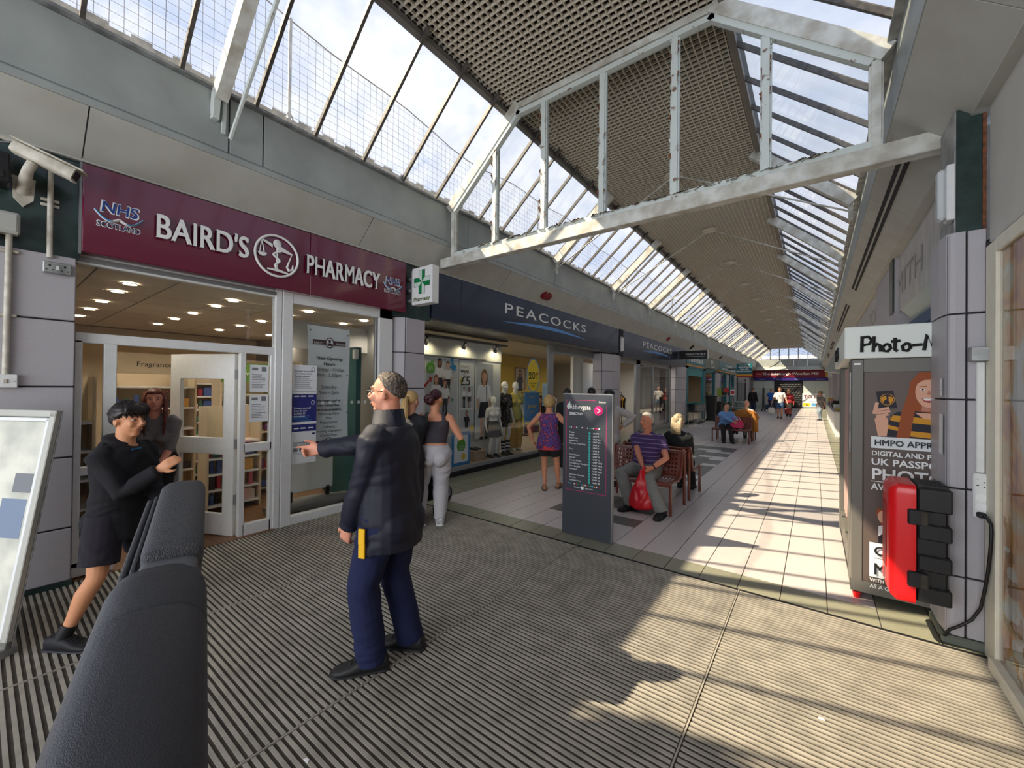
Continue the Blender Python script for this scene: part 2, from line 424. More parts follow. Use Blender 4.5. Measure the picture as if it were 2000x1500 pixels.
p2 = struct('wall_pier'); MB().box(.86, 1.3, 7.5, 9.5, 2.05, 3.5).build('panel', m_panel, p2); MB().box(.84, .86, 7.5, 7.8, 2.72, 3.5).build('marble_panel', m_marble, p2); MB().box(.9, 1.3, 7.5, 9.5, 0, 2.05).build('pier_core', m_panel, p2)

def eave(side, name):
    """fascia panels, drip lip and sloping soffit panels along one side of the mall"""
    e = struct(name); cx = -2.0; X = lambda d: cx+side*d
    fb = [-3.6]+[-1.6+3.03*k+o for k in range(16) for o in (0, .30)]; fb = [y for y in fb if y < YE]+[YE]
    for a, b in zip(fb, fb[1:]):
        MB().box(X(2.5), X(2.56), a+.006, b-.006, 3.86, 4.385, 0, .004).build('fascia_panel', m_fascia, e)
    MB().box(X(2.53), X(2.62), -3.6, YE, 3.80, 4.38).build('fascia_core', m_joint, e)
    MB().prism([(2.47, 3.775), (2.47, 3.83), (2.50, 3.855), (2.62, 3.855), (2.62, 3.775)], (cx, -3.6, 0), (side, 0, 0), (0, 0, 1), (0, YE+3.6, 0)).build('drip_lip', m_fascia, e)
    sb = [-3.6, .5, 3.0]+[5.9+3.1*k for k in range(13)]; sb = [y for y in sb if y < YE]+[YE]
    for a, b in zip(sb, sb[1:]):
        MB().prism([(2.475, 3.77), (2.81, 3.475), (2.84, 3.50), (2.50, 3.81)], (cx, a+.005, 0), (side, 0, 0), (0, 0, 1), (0, b-a-.01, 0)).build('soffit_panel', m_soffit, e)
    MB().prism([(2.81, 3.46), (2.90, 3.46), (2.90, 3.50), (2.81, 3.50)], (cx, -3.6, 0), (side, 0, 0), (0, 0, 1), (0, YE+3.6, 0)).build('soffit_trim', m_soffit, e)
    MB().box(X(2.44), X(2.60), -1.23, YE, 4.385, 4.41).build('glazing_sill', m_gsteel, e)
    return e
el = eave(-1, 'trim_1'); er = eave(1, 'trim_2')
MB().box(-7.5, -4.88, -3.6, YE, 4.25, 4.3).build('flat_roof', m_gsteel, el)
MB().box(.9, 3, -3.6, YE, 4.25, 4.3).build('flat_roof', m_gsteel, er)
# slot air vents in the right soffit
for i, (a, b) in enumerate([(4.5, 10.4), (12.2, 17.6), (21, 25), (28, 31)]):
    v = thing('air_vent', ['long twin slot air vent in the soffit beyond the white truss', 'second twin slot air vent along the soffit over the photo booth', 'short twin slot air vent further along that soffit', 'smallest twin slot air vent at the far end of that soffit'][i], 'air vent', (0, 0, 0))
    d = Vector((.335, 0, -.295)).normalized(); nn = Vector((-.295, 0, -.335)).normalized()
    for t in (.15, .21):
        c = Vector((.475, (a+b)/2, 3.77))+d*t+nn*.003
        MB().obb(c, d*.018, (0, (b-a)/2, 0), nn*.003).build('slot', m_joint, v)
    c = Vector((.475, (a+b)/2, 3.77))+d*.18+nn*.001
    MB().obb(c, d*.06, (0, (b-a)/2+.02, 0), nn*.0015).build('vent_frame', m_soffit, v)

# ------------------------------------------------------------------ skylights: bars, panes, rafters, flashing
G0, G1 = (2.47, 4.41), (1.28, 5.46)               # foot and head of the sloping glass, distance from the centre line
def skylight(side, name):
    s = struct(name); cx = -2.0
    A = lambda y, e=0: Vector((cx+side*G0[0], y, G0[1])); B = lambda y: Vector((cx+side*G1[0], y, G1[1]))
    nrm = Vector((side*(G1[1]-G0[1]), 0, G0[0]-G1[0])).normalized(); sl = (B(0)-A(0))
    rf = [1.33+3.03*i for i in range(15) if 1.33+3.03*i < YE-.5]
    first = [-1.23, -.62, -.14, .45, 1.05, 1.64, 2.23, 2.83, 3.42, 4.02]; ys = first+[4.36+.606*j for j in range(1, 67)]; ys = [q for q in ys if q < YE]
    bm = MB().bar((0, 0, 0), sl, .030, .05, 0, nrm).mesh('glazing_bar', m_bar)
    for q in ys: obj('glazing_bar', bm, s, loc=A(q)-nrm*.005)
    cache = {}
    for a, b in zip(ys, ys[1:]):
        wd = round(b-a, 3)
        if wd not in cache:
            cache[wd] = MB().add([nrm*.012, nrm*.012+sl, nrm*.012+sl+Vector((0, wd, 0)), nrm*.012+Vector((0, wd, 0))], [(0, 1, 2, 3)]).mesh('pane', m_roofpane)
        obj('pane', cache[wd], s, loc=A(a))
    rm = MB()
    rm.bar(-sl*.02, sl*1.02, .10, .15, 0, nrm)
    rm2 = rm.mesh('rafter', m_steel)
    for q in rf:
        if abs(q-4.36) > .1: obj('rafter', rm2, s, loc=A(q)-nrm*.10)
    # hanging bracket and tie rods below each rafter, disc at the ridge
    for q in rf:
        if q < 2: continue
        if abs(q-4.36) > .1:
            b = MB(); b.bar(A(q)-nrm*.12+Vector((0, 0, .03)), A(q)-nrm*.12-Vector((0, 0, .26)), .03, .05, 0, (1, 0, 0))
            b.build('rafter_foot', m_steel, s)
            t = MB().tube([A(q)-Vector((-side*.0, 0, .27)), Vector((cx+side*.05, q, 5.40))], .013, 6); t.build('tie_rod', m_steel, s)
    # metal flashing seen through the foot of the glass
    fv = MB(); q = -1.2; st = .07
    pts = []
    while q < YE: pts.append(q); q += st
    for i, (a, b) in enumerate(zip(pts, pts[1:])):
        o = .03 if i % 4 < 2 else 0
        fv.add([(cx+side*2.72, a, 4.3), (cx+side*2.72, b, 4.3), (cx+side*(2.68), b, 4.60+o), (cx+side*(2.68), a, 4.60+o)], [(0, 1, 2, 3)])
    fv.build('flashing', m_gsteel, s)
    return s
sk_l = skylight(-1, 'window_1'); sk_r = skylight(1, 'window_2')
# first rafter on the left ends in a rotten foot below the glass
f = MB(); f.bar((-4.43, 1.30, 4.34), (-4.47, 1.30, 4.10), .05, .10, 0, (1, 0, 0)); f.bar((-4.43, 1.37, 4.42), (-4.47, 1.37, 4.0), .03, .03)
f.tube([(-4.44, 1.42, 3.97), (-3.3, 1.46, 5.05)], .018, 6)
f.build('rafter_foot', m_peel, sk_l)

# ceiling: open egg-crate grid under a dark void
ce = struct('ceiling')
ZC = 5.45; CX0, CX1 = -3.38, -.76
g = MB(); pit = .076
x = CX0
while x < CX1: g.box(x-.005, x+.005, -1.2, YE-.4, ZC, ZC+.042); x += pit
y = -1.2
while y < YE-.4: g.box(CX0, CX1, y-.005, y+.005, ZC+.001, ZC+.041); y += pit
g.build('egg_crate_grid', m_crate, ce, kind='stuff')
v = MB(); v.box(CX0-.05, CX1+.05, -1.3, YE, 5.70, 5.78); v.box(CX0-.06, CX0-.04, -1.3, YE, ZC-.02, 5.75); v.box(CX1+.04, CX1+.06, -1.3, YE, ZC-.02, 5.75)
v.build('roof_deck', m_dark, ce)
e = MB()
for xx in (CX0-.03, CX1+.03): e.box(xx-.035, xx+.035, -1.2, YE, ZC-.07, ZC+.02)
e.build('ceiling_edge', mat('crate_edge', (118, 112, 104), .6), ce)
v = MB().box(-5.2, 1.4, -6.5, -1.24, 4.4, 4.6); v.box(-5.2, 1.4, -1.30, -1.24, 4.4, 5.8); v.build('entrance_roof', m_soffit, ce)
for k, q in enumerate([1.33+3.03*i for i in range(2, 14)]):
    d = MB().lathe([(.16, 0), (.16, .02), (.05, .03)], (-2.02, q, ZC-.045), 20); t = obj('tie_plate', d.mesh('tie_plate', m_crate), ce)
# ------------------------------------------------------------------ glazed truss across the mall
YT = 4.33
tr = thing('roof_truss', 'white glazed roof truss with peeling paint spanning the whole mall', 'truss', (-2, YT, 3.45))
mb = MB(); mb.box(-4.62, .82, YT-.06, YT+.06, 3.455, 3.60, 0, .006); mb.build('bottom_beam', m_steel, tr)
MB().box(-4.40, .42, YT-.045, YT+.045, 3.60, 3.655).build('beam_ledge', m_peel, tr)
chord = [(-4.40, 4.34), (-3.20, 5.37), (-.80, 5.37), (.40, 4.34)]
for (a, b) in zip(chord, chord[1:]):
    d = Vector((b[0]-a[0], 0, b[1]-a[1])).normalized(); n = Vector((-d.z, 0, d.x))
    if n.z < 0: n = -n
    flat = abs(d.z) < .1
    m = MB().bar(Vector((a[0], YT, a[1]))+n*.02-d*.05, Vector((b[0], YT, b[1]))+n*.02+d*.05, .13 if not flat else .10, .14 if not flat else .08, 0, n)
    m.build('top_chord', m_steel, tr)
    m = MB().bar(Vector((a[0], YT-.02, a[1]))-n*.075, Vector((b[0], YT-.02, b[1]))-n*.075, .07, .06, 0, n); m.build('chord_frame', m_peel, tr)
def top(x): return 5.30 if -3.2 <= x <= -.8 else (5.30-(-3.2-x)*.858 if x < -3.2 else 5.30-(x+.8)*.858)
px = [-4.37, -3.57, -2.77, -1.97, -1.17, -.37, .38]
for i, x in enumerate(px):
    m = MB(); m.box(x-.03, x+.03, YT-.05, YT+.04, 3.60, top(x)); m.box(x-.045, x+.045, YT-.03, YT+.0, 3.60, top(x)-.02); m.build('post', m_peel if 0 < i < 6 else m_steel, tr)
for a, b in zip(px, px[1:]):
    p = [(a+.03, 3.655), (b-.03, 3.655), (b-.03, top(b)-.03)]
    for c in (-.8, -3.2):
        if a < c < b: p.append((c, top(c)-.03))
    p.append((a+.03, top(a)-.03))
    MB().prism(p, (0, YT, 0), (1, 0, 0), (0, 0, 1), (0, .006, 0)).build('pane', m_glass, tr)
fl_ = MB()
for i in range(150):
    x = random.uniform(-3.9, .1); l = random.uniform(.03, .13); z = 3.655
    h = random.uniform(.01, .035); y = YT-.05-random.random()*.012
    fl_.add([(x, y+.03, z), (x+l, y+.03, z+.003), (x+l*.8, y-.012, z-h*random.uniform(-.4, 1)), (x+l*.3, y-.016, z-h)], [(0, 1, 2, 3)], random.choice((0, 0, 1)))
for x in px[1:6]:
    for i in range(14):
        z = random.uniform(3.7, top(x)-.1); y = YT-.052; sx = random.choice((-1, 1))
        fl_.add([(x+sx*.03, y, z), (x+sx*.03, y, z+.09), (x+sx*random.uniform(.035, .055), y-.02, z+.06), (x+sx*.03, y-.01, z+.02)], [(0, 1, 2, 3)], random.choice((0, 1, 1)))
fl_.build('paint_flakes', [m_steel, m_rust], tr, kind='stuff')

# bird netting on posts outside the left glass
m_net = mat('net_wire', (56, 62, 74), .9)
net = thing('bird_net', 'fine bird netting hung on posts outside the left roof glass', 'net', (-5.7, 10, 4.3))
nb = MB()
XN = -5.7
def nh(y): return 6.55+.12*math.sin(y*.8)-.05*math.cos(y*2.1)-(.02*y if y < 12 else .24)
y = -1.0
while y < 26: nb.add([(XN, y-.0025, 4.3), (XN, y+.0025, 4.3), (XN, y+.0025, nh(y)), (XN, y-.0025, nh(y))], [(0, 1, 2, 3)]); y += .11
k = 0
while k*.11+4.3 < 6.6:
    z = 4.3+k*.11
    for a in np.arange(-1, 26, .44):
        if z < nh(a): nb.add([(XN, a, z-.0025), (XN, a+.44, z-.0025), (XN, a+.44, z+.0025), (XN, a, z+.0025)], [(0, 1, 2, 3)])
    k += 1
nb.build('net_mesh', m_net, net, kind='stuff')
for q in (2.5, 8.6, 14.7, 20.8):
    MB().tube([(XN, q, 4.25), (XN, q, nh(q)+.02)], .022, 6).build('net_post', m_gsteel, net)
    MB().tube([(XN, q-.55, 4.3), (XN, q, 5.35), (XN, q+.55, 4.3)], .014, 6).build('net_brace', m_gsteel, net)
MB().tube([(XN, a, nh(a)) for a in np.arange(-1, 26, .5)], .009, 5).build('net_cable', m_net, net)
# plant housings on the flat roof beyond the left glass
hv = MB().box(-6.0, -5.2, .6, 1.9, 4.3, 4.75, 0, .02); tag(hv.build('roof_upstand', m_gsteel), 'grey metal upstand on the flat roof seen through the left glass', 'roof upstand')
hv = MB().box(-5.45, -5.2, 2.1, 3.3, 4.3, 4.62, 0, .02); tag(hv.build('roof_upstand', m_gsteel), 'low sheet metal trough under the net post outside the left glass', 'roof upstand')

# ------------------------------------------------------------------ pharmacy front
m_maroon = mat('maroon_sign', (104, 24, 52), .22, coat=.6)
XS = -4.78
sg = thing('fascia_sign', 'long maroon fascia sign with raised white pharmacy lettering and ring emblem', 'shop sign', (XS, 2.1, 2.71))
MB().box(-4.90, XS, .505, 2.36, 2.715, 3.44, 0, .006).build('sign_panel', m_maroon, sg)
MB().box(-4.90, XS, 2.364, 3.76, 2.715, 3.44, 0, .006).build('sign_panel', m_maroon, sg)
MB().box(-4.90, -4.80, .49, .504, 2.70, 3.45).build('sign_edge', m_graymet, sg)
U, V = (0, 1, 0), (0, 0, 1)
text('lettering', "BAIRD'S", (XS+.02, 1.325, 2.965), U, V, m_txtw, sg, .222, .735, bold=.012, ext=.022)
text('lettering', 'PHARMACY', (XS+.02, 2.79, 2.955), U, V, m_txtw, sg, .226, .985, bold=.012, ext=.022)
em = MB(); cy_, cz_ = 1.985, 3.065
em.tube([(XS+.02, cy_+.222*math.cos(t), cz_+.222*math.sin(t)) for t in np.linspace(0, 2*math.pi, 41)[:-1]], .013, 8, closed=True)
E2 = lambda a, b: (XS+.016, cy_+a, cz_+b)
em.ell(E2(.0, .135), (.012, .045, .05), 10, 6)                       # head
em.prism([(-.05, .12), (-.165, .155), (-.16, .14), (-.05, .085)], E2(0, 0), U, V, (.012, 0, 0))   # arm to the left
em.prism([(.01, .10), (.03, .115), (.16, .06), (.155, .045), (.0, .065)], E2(0, 0), U, V, (.012, 0, 0))
em.tube([E2(-.155, .145), E2(-.175, .01)], .006, 5); em.tube([E2(-.155, .145), E2(-.13, .01)], .006, 5)
em.prism([(-.195, .005), (-.105, .005), (-.12, -.025), (-.15, -.035), (-.18, -.025)], E2(0, 0), U, V, (.012, 0, 0))
em.tube([E2(.155, .05), E2(.105, -.10), E2(.125, -.13), E2(.165, -.115), E2(.17, -.06)], [.004, .012, .016, .014, .006], 6)
em.tube([E2(.05*math.sin(t*1.9)*(1-t/9)-.0, .10-.036*t) for t in np.linspace(0, 6.4, 30)], .012, 6)  # entwined snake
em.tube([E2(0, .10), E2(0, -.15)], .008, 6)
em.prism([(-.10, -.15), (.0, -.14), (.12, -.165), (.10, -.178), (-.10, -.165)], E2(0, 0), U, V, (.012, 0, 0))
em.build('ring_emblem', m_txtw, sg, True)
m_nhs = mat('deep_blue', (28, 62, 138), .4); m_sky = mat('ribbon_blue', (70, 160, 220), .4); m_navytx = mat('navy_lettering', (30, 34, 84), .4)
def nhs(y0, y1, z0):
    s = (y1-y0)/.30; c = (y0+y1)/2
    text('lettering', 'NHS', (XS+.001, c, z0+.125*s), U, V, m_txtw, sg, .10*s, .24*s, bold=.04, ext=.003, shear=.12)
    text('lettering', 'NHS', (XS+.004, c, z0+.13*s), U, V, m_nhs, sg, .092*s, .225*s, bold=.012, ext=.002, shear=.12)
    for m, d, w in ((m_txtw, .002, .034), (m_sky, .012, .024)):
        r = MB()
        for sgn in (-1, 1):
            p = [(XS+d, c+sgn*.15*s*t, z0+s*(.07+.05*t*t-.035*math.sin(t*3.1)+.012)) for t in np.linspace(0, 1, 9)]
            r.tube(p, [w*s*(1.2-.7*i/8) for i in range(9)], 6, flat=.3)
        r.build('ribbon', m, sg)
    text('lettering', 'SCOTLAND', (XS+.001, c, z0), U, V, m_txtw, sg, .048*s, .27*s, bold=.05, ext=.002)
    text('lettering', 'SCOTLAND', (XS+.003, c, z0+.003*s), U, V, m_navytx, sg, .042*s, .262*s, bold=.01, ext=.001)
nhs(.572, .872, 2.955); nhs(3.37, 3.67, 2.95)

# white framed shopfront: posts, transoms and glass
XG = -4.95
def bars(par, x, rects, name, m=m_white, d=.035):
    for y0, y1, z0, z1 in rects: MB().box(x-d, x+d, y0, y1, z0, z1, 0, .004).build(name, m, par)
def pane(par, x, y0, y1, z0, z1, m=None): return MB().box(x-.004, x+.004, y0, y1, z0, z1).build('pane', m or m_glass, par)
w3 = struct('window_3')
bars(w3, XG, [(.49, 2.05, 2.64, 2.72), (.49, 2.05, 1.98, 2.065), (.49, .535, .10, 2.0), (.665, .745, 0, 1.99), (.49, .70, .02, .14), (.53, .67, .86, .93)], 'frame_bar')
bars(w3, XG, [(1.70, 1.755, 0, 1.99), (2.0, 2.045, 0, 1.99), (1.74, 2.02, .0, .13), (1.74, 2.02, .91, 1.0)], 'frame_bar')
bars(w3, XG, [(2.04, 2.105, 0, 2.72)], 'frame_bar', m_white, .05)
bars(w3, XG+.01, [(2.112, 2.225, 0, 2.72)], 'frame_bar', m_white, .05)
for q in ((.535, .665, .93, 1.98), (.535, .665, .14, .86), (.49, 2.04, 2.065, 2.64), (1.755, 2.0, 1.0, 1.98), (1.755, 2.0, .13, .91)): pane(w3, XG, *q)
w4 = struct('window_4')
bars(w4, XG+.01, [(2.22, 3.62, 0, .10), (2.22, 3.62, 2.60, 2.72), (3.40, 3.62, 0, 2.72)], 'frame_bar', m_white, .045)
bars(w4, XG+.0, [(3.36, 3.385, .1, 2.6)], 'frame_bar', m_graymet, .02)
pane(w4, XG, 2.22, 3.40, .10, 2.60)
MB().box(-5.02, -4.90, .49, 2.05, 2.66, 2.70).build('shutter_slot', m_graymet, w3)
# open door leaf, hinged on the right jamb and swung into the shop
dl = struct('door_1', (-5.0, 1.69, 0)); dl.rotation_euler = (0, 0, R(0))
hx, hy = -5.0, 1.69; fx, fy = -5.78, 1.33; dv = Vector((fx-hx, fy-hy, 0)); DW = dv.length; dv.normalize(); dn = Vector((0, 0, 1)).cross(dv)
def leaf(a0, a1, z0, z1, t=.022): 
    c = Vector((0, 0, 0))+dv*(a0+a1)/2+Vector((0, 0, (z0+z1)/2)); return MB().obb(c, dv*(a1-a0)/2, dn*t, (0, 0, (z1-z0)/2), 0, .004)
for q in ((0, .14, .01, 1.97), (DW-.14, DW, .01, 1.97), (.13, DW-.13, 1.70, 1.97), (.13, DW-.13, .88, 1.06), (.13, DW-.13, .01, .24)): leaf(*q).build('leaf_rail', m_white, dl, world=False)
leaf(.13, DW-.13, 1.06, 1.70, .004).build('pane', m_glass, dl, world=False); leaf(.13, DW-.13, .24, .88, .004).build('pane', m_glass, dl, world=False)
c = dv*(DW-.07)-dn*.026
MB().obb(c+Vector((0, 0, .98)), dv*.025, dn*.004, (0, 0, .16)).build('push_plate', m_graymet, dl, world=False)
MB().obb(c+Vector((0, 0, 1.20)), dv*.018, dn*.004, (0, 0, .018)).build('lock', m_graymet, dl, world=False)
MB().tube([c+Vector((0, 0, 1.42)), c-dn*.004+Vector((0, 0, 1.42))], .035, 16).build('door_sticker', m_txtw, dl, world=False)
for z in (.4, 1.0, 1.75): MB().tube([(.01, .0, z-.05), (.01, .0, z+.05)], .016, 8).build('hinge', m_graymet, dl, world=False)
MB().box(-5.06, -4.86, .5, 2.05, -.004, .012).build('threshold', m_wood, w3)

# ---- inside the pharmacy
ins = struct('wall_pharmacy'); mcream = mat('shop_cream', (206, 190, 164), .7); mgreyw = mat('shop_grey', (150, 150, 150), .7)
MB().box(-11, -10.9, -.5, 4.2, 0, 2.7).build('back_wall', mcream, ins)
MB().box(-11, -5.0, 4.1, 4.2, 0, 3.2).build('side_wall', mgreyw, ins)
MB().box(-11, -5.0, -.55, -.5, 0, 3.2).build('side_wall', mcream, ins)
MB().box(-6.3, -6.25, 2.6, 4.1, 2.2, 2.62).build('bulkhead', mgreyw, ins); MB().box(-6.2, -5.3, 3.3, 3.38, 0, 2.2).build('screen_wall', mat('teal_screen', (44, 84, 88), .5), ins)
MB().box(-11, -5.02, -.5, 4.2, 2.70, 2.75).build('ceiling_slab', mat('ceiling_grid', (120, 110, 100), .8), ins)
MB().box(-11, -4.98, -.5, 4.2, -.05, .0).build('wood_floor', m_wood, ins)
ct = MB().box(-.295, .295, -.295, .295, 0, .012, 0, .004).mesh('ceiling_tile', mat('ceiling_tile', (214, 204, 190), .8, var=.03, vs=60))
for i in range(9):
    for j in range(8): obj('ceiling_tile', ct, ins, loc=(-5.45-i*.6, -.25+j*.6, 2.685))
m_lamp = mat('downlight_glow', (255, 240, 214), .5, emit=14)
dk = MB().lathe([(.055, 0), (.055, .01)], (0, 0, 0), 12).mesh('glow', m_lamp); dr = MB().lathe([(.075, .004), (.06, -.004), (.055, .002)], (0, 0, 0), 14).mesh('rim', m_white)
t0 = None
for i, x in enumerate((-5.75, -6.35, -7.3, -8.2, -9.2)):
    for j, y in enumerate((.35, .95, 1.9, 2.8, 3.7)):
        if t0 is None:
            t0 = thing('downlight', 'small round warm downlight in the pharmacy ceiling tiles', 'ceiling light', (x, y, 2.672), 0, 'downlights in the pharmacy ceiling'); obj('lamp_glow', dk, t0); obj('lamp_rim', dr, t0)
        else: dup(t0, (x+.05*(j % 2), y, 2.672))
# shelving full of packets
PK = [mat('pack%d' % i, c, .45) for i, c in enumerate([(176, 62, 74), (214, 206, 196), (70, 92, 150), (206, 150, 70), (120, 72, 118), (58, 110, 96), (224, 190, 190), (60, 52, 58), (190, 96, 110), (232, 228, 222)])]
CN = dict(zip(['pack%d' % i for i in range(10)], 'red,cream,blue,amber,purple,green,pink,dark,rose,white'.split(',')))
PM = [[MB().box(-d/2, d/2, -w/2, w/2, 0, h, 0, .004).mesh('packet', m) for m in PK] for d, w, h in ((.08, .06, .13), (.07, .09, .10), (.06, .05, .18), (.09, .12, .15))]
BM = [MB().lathe([(.02, 0), (.028, .005), (.028, .10), (.012, .125), (.012, .15)], (0, 0, 0), 8).mesh('bottle', m) for m in PK]
def shelf_unit(name, label, x, y0, y1, h, n, head=None, headm=None, grp=None, face=1, lab=None, dens=.105, rows=None, fill=True):
    t = thing(name, label, 'shelf unit', (x, (y0+y1)/2, 0))
    MB().box(x-face*.02, x-face*.04, y0, y1, 0, h).build('back_panel', mcream, t)
    for y in (y0, y1): MB().box(x-face*.04, x+face*.30, y-.012, y+.012, 0, h).build('side_panel', mcream, t)
    zs = [.10+(h-.55)*k/(n-1) for k in range(n)]
    for z in zs: MB().box(x-face*.03, x+face*.29, y0, y1, z-.025, z).build('shelf', m_white if not headm else mcream, t)
    if head:
        MB().box(x+face*.28, x+face*.31, y0, y1, h-.28, h).build('header', headm or mcream, t)
        text('lettering', head, (x+face*.312, (y0+y1)/2, h-.18), U, V, m_txtw if headm else m_txtk, t, .07, None, ext=0)
    if fill:
        for r, z in enumerate(zs[:-1] if rows is None else zs[:rows]):
            y = y0+.07
            while y < y1-.06:
                w = random.random()
                me = random.choice(BM) if w < .25 else random.choice(random.choice(PM))
                o = obj('bottle' if w < .25 else 'packet', me, loc=(x+face*random.uniform(.16, .24), y, z)); o.rotation_euler = (0, 0, random.uniform(-.15, .15))
                cn = CN[me.materials[0].name]; kd = 'bottle' if w < .25 else 'packet'; tag(o, lab % (cn, kd), kd, '%s %ss on the %s' % (cn, kd, grp)); y += dens*random.uniform(.85, 1.3)
    return t
shelf_unit('shelf_unit', 'cream shelf unit with a fragrances header straight through the open pharmacy door', -7.6, 1.05, 1.95, 2.05, 6, 'Fragrances', None, 'fragrance shelves', 1, 'small %s %s on the fragrances shelves')
shelf_unit('shelf_unit', 'long shelf unit of toiletries seen through the open door glass', -6.9, 2.05, 2.75, 1.95, 6, 'Digestive Health', mat('green_header', (92, 128, 40), .5), 'digestive health shelves', 1, 'small %s %s on the digestive health shelves')
shelf_unit('shelf_unit', 'shelf unit of golden gift packs behind the narrow left window pane', -6.1, -.35, .72, 1.7, 5, None, None, 'gift shelves', 1, 'small %s %s on the gift shelves behind the narrow pane')
shelf_unit('shelf_unit', 'tall packed shelf unit behind the banner side of the pharmacy', -8.7, 2.0, 4.0, 2.1, 8, None, None, 'tall packed shelves', 1, 'small %s %s on the tall packed shelves behind the door glass', .085)
shelf_unit('shelf_unit', 'low packed shelf unit just inside the open pharmacy door leaf', -6.35, 1.75, 2.35, 1.35, 5, None, None, 'low packed shelves', 1, 'small %s %s on the low packed shelves by the door leaf', .075)
tk = thing('counter', 'low cream display plinth at the foot of the fragrances shelves', 'plinth', (-7.2, 1.5, 0)); MB().box(-7.3, -7.25, 1.05, 1.95, 0, .09).build('plinth_board', mcream, tk)

# ---- notices on the pharmacy glass
m_paper = mat('notice_paper', (232, 236, 240), .5); m_bluep = mat('notice_blue', (44, 50, 122), .5); m_banner = mat('banner_white', (226, 232, 234), .5); m_darkred = mat('logo_dark', (70, 40, 46), .5)
m_greytx = mat('grey_print', (120, 124, 130), .6)
def lines(a, x0, x1, z0, z1, n, m, w=.006):
    for i in range(n):
        z = z1-(z1-z0)*(i+.5)/n; a.rect(x0, x0+(x1-x0)*random.uniform(.6, 1), z-w/2, z+w/2, m)
def notice(label, y0, y1, z0, z1, fn, x=-4.938, m=None, name='notice'):
    t = thing(name, label, 'notice', (x, (y0+y1)/2, z0)); MB().box(x-.004, x, y0, y1, z0, z1).build('sheet', m or m_paper, t)
    a = Art((x, y0, z0), U, V); fn(a, y1-y0, z1-z0, t); 
    if a.mats: a.build('print', t)
    return t
def n1(a, w, h, t): a.rect(.02, .08, h-.06, h-.03, m_greytx); a.rect(w-.07, w-.02, h-.07, h-.02, m_greytx); lines(a, .02, w-.02, .04, h-.1, 9, m_greytx)
notice('upper white paper notice taped in the narrow side pane', 1.80, 1.985, 1.56, 1.86, n1, name='paper_notice')
notice('lower white paper notice taped in the narrow side pane', 1.80, 1.985, 1.23, 1.53, n1, name='paper_notice')
def nflu(a, w, h, t):
    text('lettering', 'Protect yourself\nand others from\nflu this winter', (-4.9375, 2.275, 1.80), U, V, m_navytx, t, .022, .205, 'L', .01, 0)
    a.oval(w-.045, h-.05, .022, .028, m_navytx); a.oval(w-.045, h-.05, .017, .022, m_paper); lines(a, .02, w-.03, .06, .20, 6, m_greytx, .005); a.rect(.01, w-.01, .025, .03, m_greytx)
notice('white and grey flu notice topmost on the large pharmacy window', 2.25, 2.54, 1.535, 1.885, nflu)
def nblue(a, w, h, t):
    text('lettering', 'Protect yourself\nfrom flu and\nCOVID-19\nthis winter', (-4.9375, 2.268, 1.355), U, V, m_txtw, t, .024, .20, 'L', .012, 0)
    a.oval(w-.045, h-.10, .022, .028, m_txtw); a.oval(w-.045, h-.10, .017, .022, m_bluep); a.rect(0, w, .085, .115, m_paper)
    for q in (.02, .1, .19): a.rect(q, q+.06, h-.03, h-.015, m_txtw); a.rect(q, q+.06, .03, .045, m_txtw)
    lines(a, .015, w-.05, .125, .19, 4, m_sky, .004)
notice('dark blue flu and covid notice below the white one', 2.25, 2.54, 1.085, 1.53, nblue, m=m_bluep)
def nscot(a, w, h, t):
    text('lettering', 'NHS PHARMACY\nFIRST SCOTLAND', (-4.9375, 2.27, .94), U, V, m_txtk, t, .02, .20, 'L', .015, 0)
    for q in (.02, .09, .16): a.rect(q, q+.05, .145, .19, m_greytx)
    a.p([(.08, .02), (.14, .02), (.115, .12)], m_txtw); lines(a, .02, w-.03, .105, .135, 2, m_greytx, .004); a.rect(w-.05, w-.015, h-.04, h-.02, m_navytx)
notice('pale notice with small pictures lowest on the large pharmacy window', 2.25, 2.54, .70, 1.08, nscot)
bn = thing('banner', 'tall white opening hours banner hung behind the pharmacy window', 'banner', (-5.03, 2.74, .83))
bm = MB(); K = 10
for i in range(K+1):
    s_ = i/K; bm.v += [(-5.04+.01*math.sin(s_*9), 2.46+.012*math.sin(s_*5), 2.40-1.57*s_), (-5.03+.01*math.sin(s_*7+1), 3.02+.008*math.sin(s_*6), 2.385-1.555*s_)]
bm.f = [(2*i+1, 2*i, 2*i+2, 2*i+3) for i in range(K)]; bm.m = [0]*K; bm.build('sheet', m_banner, bn)
a = Art((-5.012, 2.46, .83), U, V)
for z in (1.36, .075): a.rect(.06, .50, z-.03, z+.03, m_darkred); a.oval(.28, z, .055, .07, m_darkred); a.oval(.28, z, .045, .058, m_banner); a.oval(.28, z+.02, .018, .022, m_darkred); a.rect(.25, .31, z-.04, z-.005, m_darkred)
for e in ((.03, 1.5), (.53, 1.48), (.53, .95), (.53, .45)): a.oval(*e, .008, .010, m_txtk)
a.build('print', bn)
for z in (2.165, .88):
    text('lettering', "BAIRD'S", (-5.0105, 2.595, z), U, V, m_txtw, bn, .032, .12, ext=0); text('lettering', 'PHARMACY', (-5.0105, 2.895, z), U, V, m_txtw, bn, .032, .13, ext=0)
z = 2.04
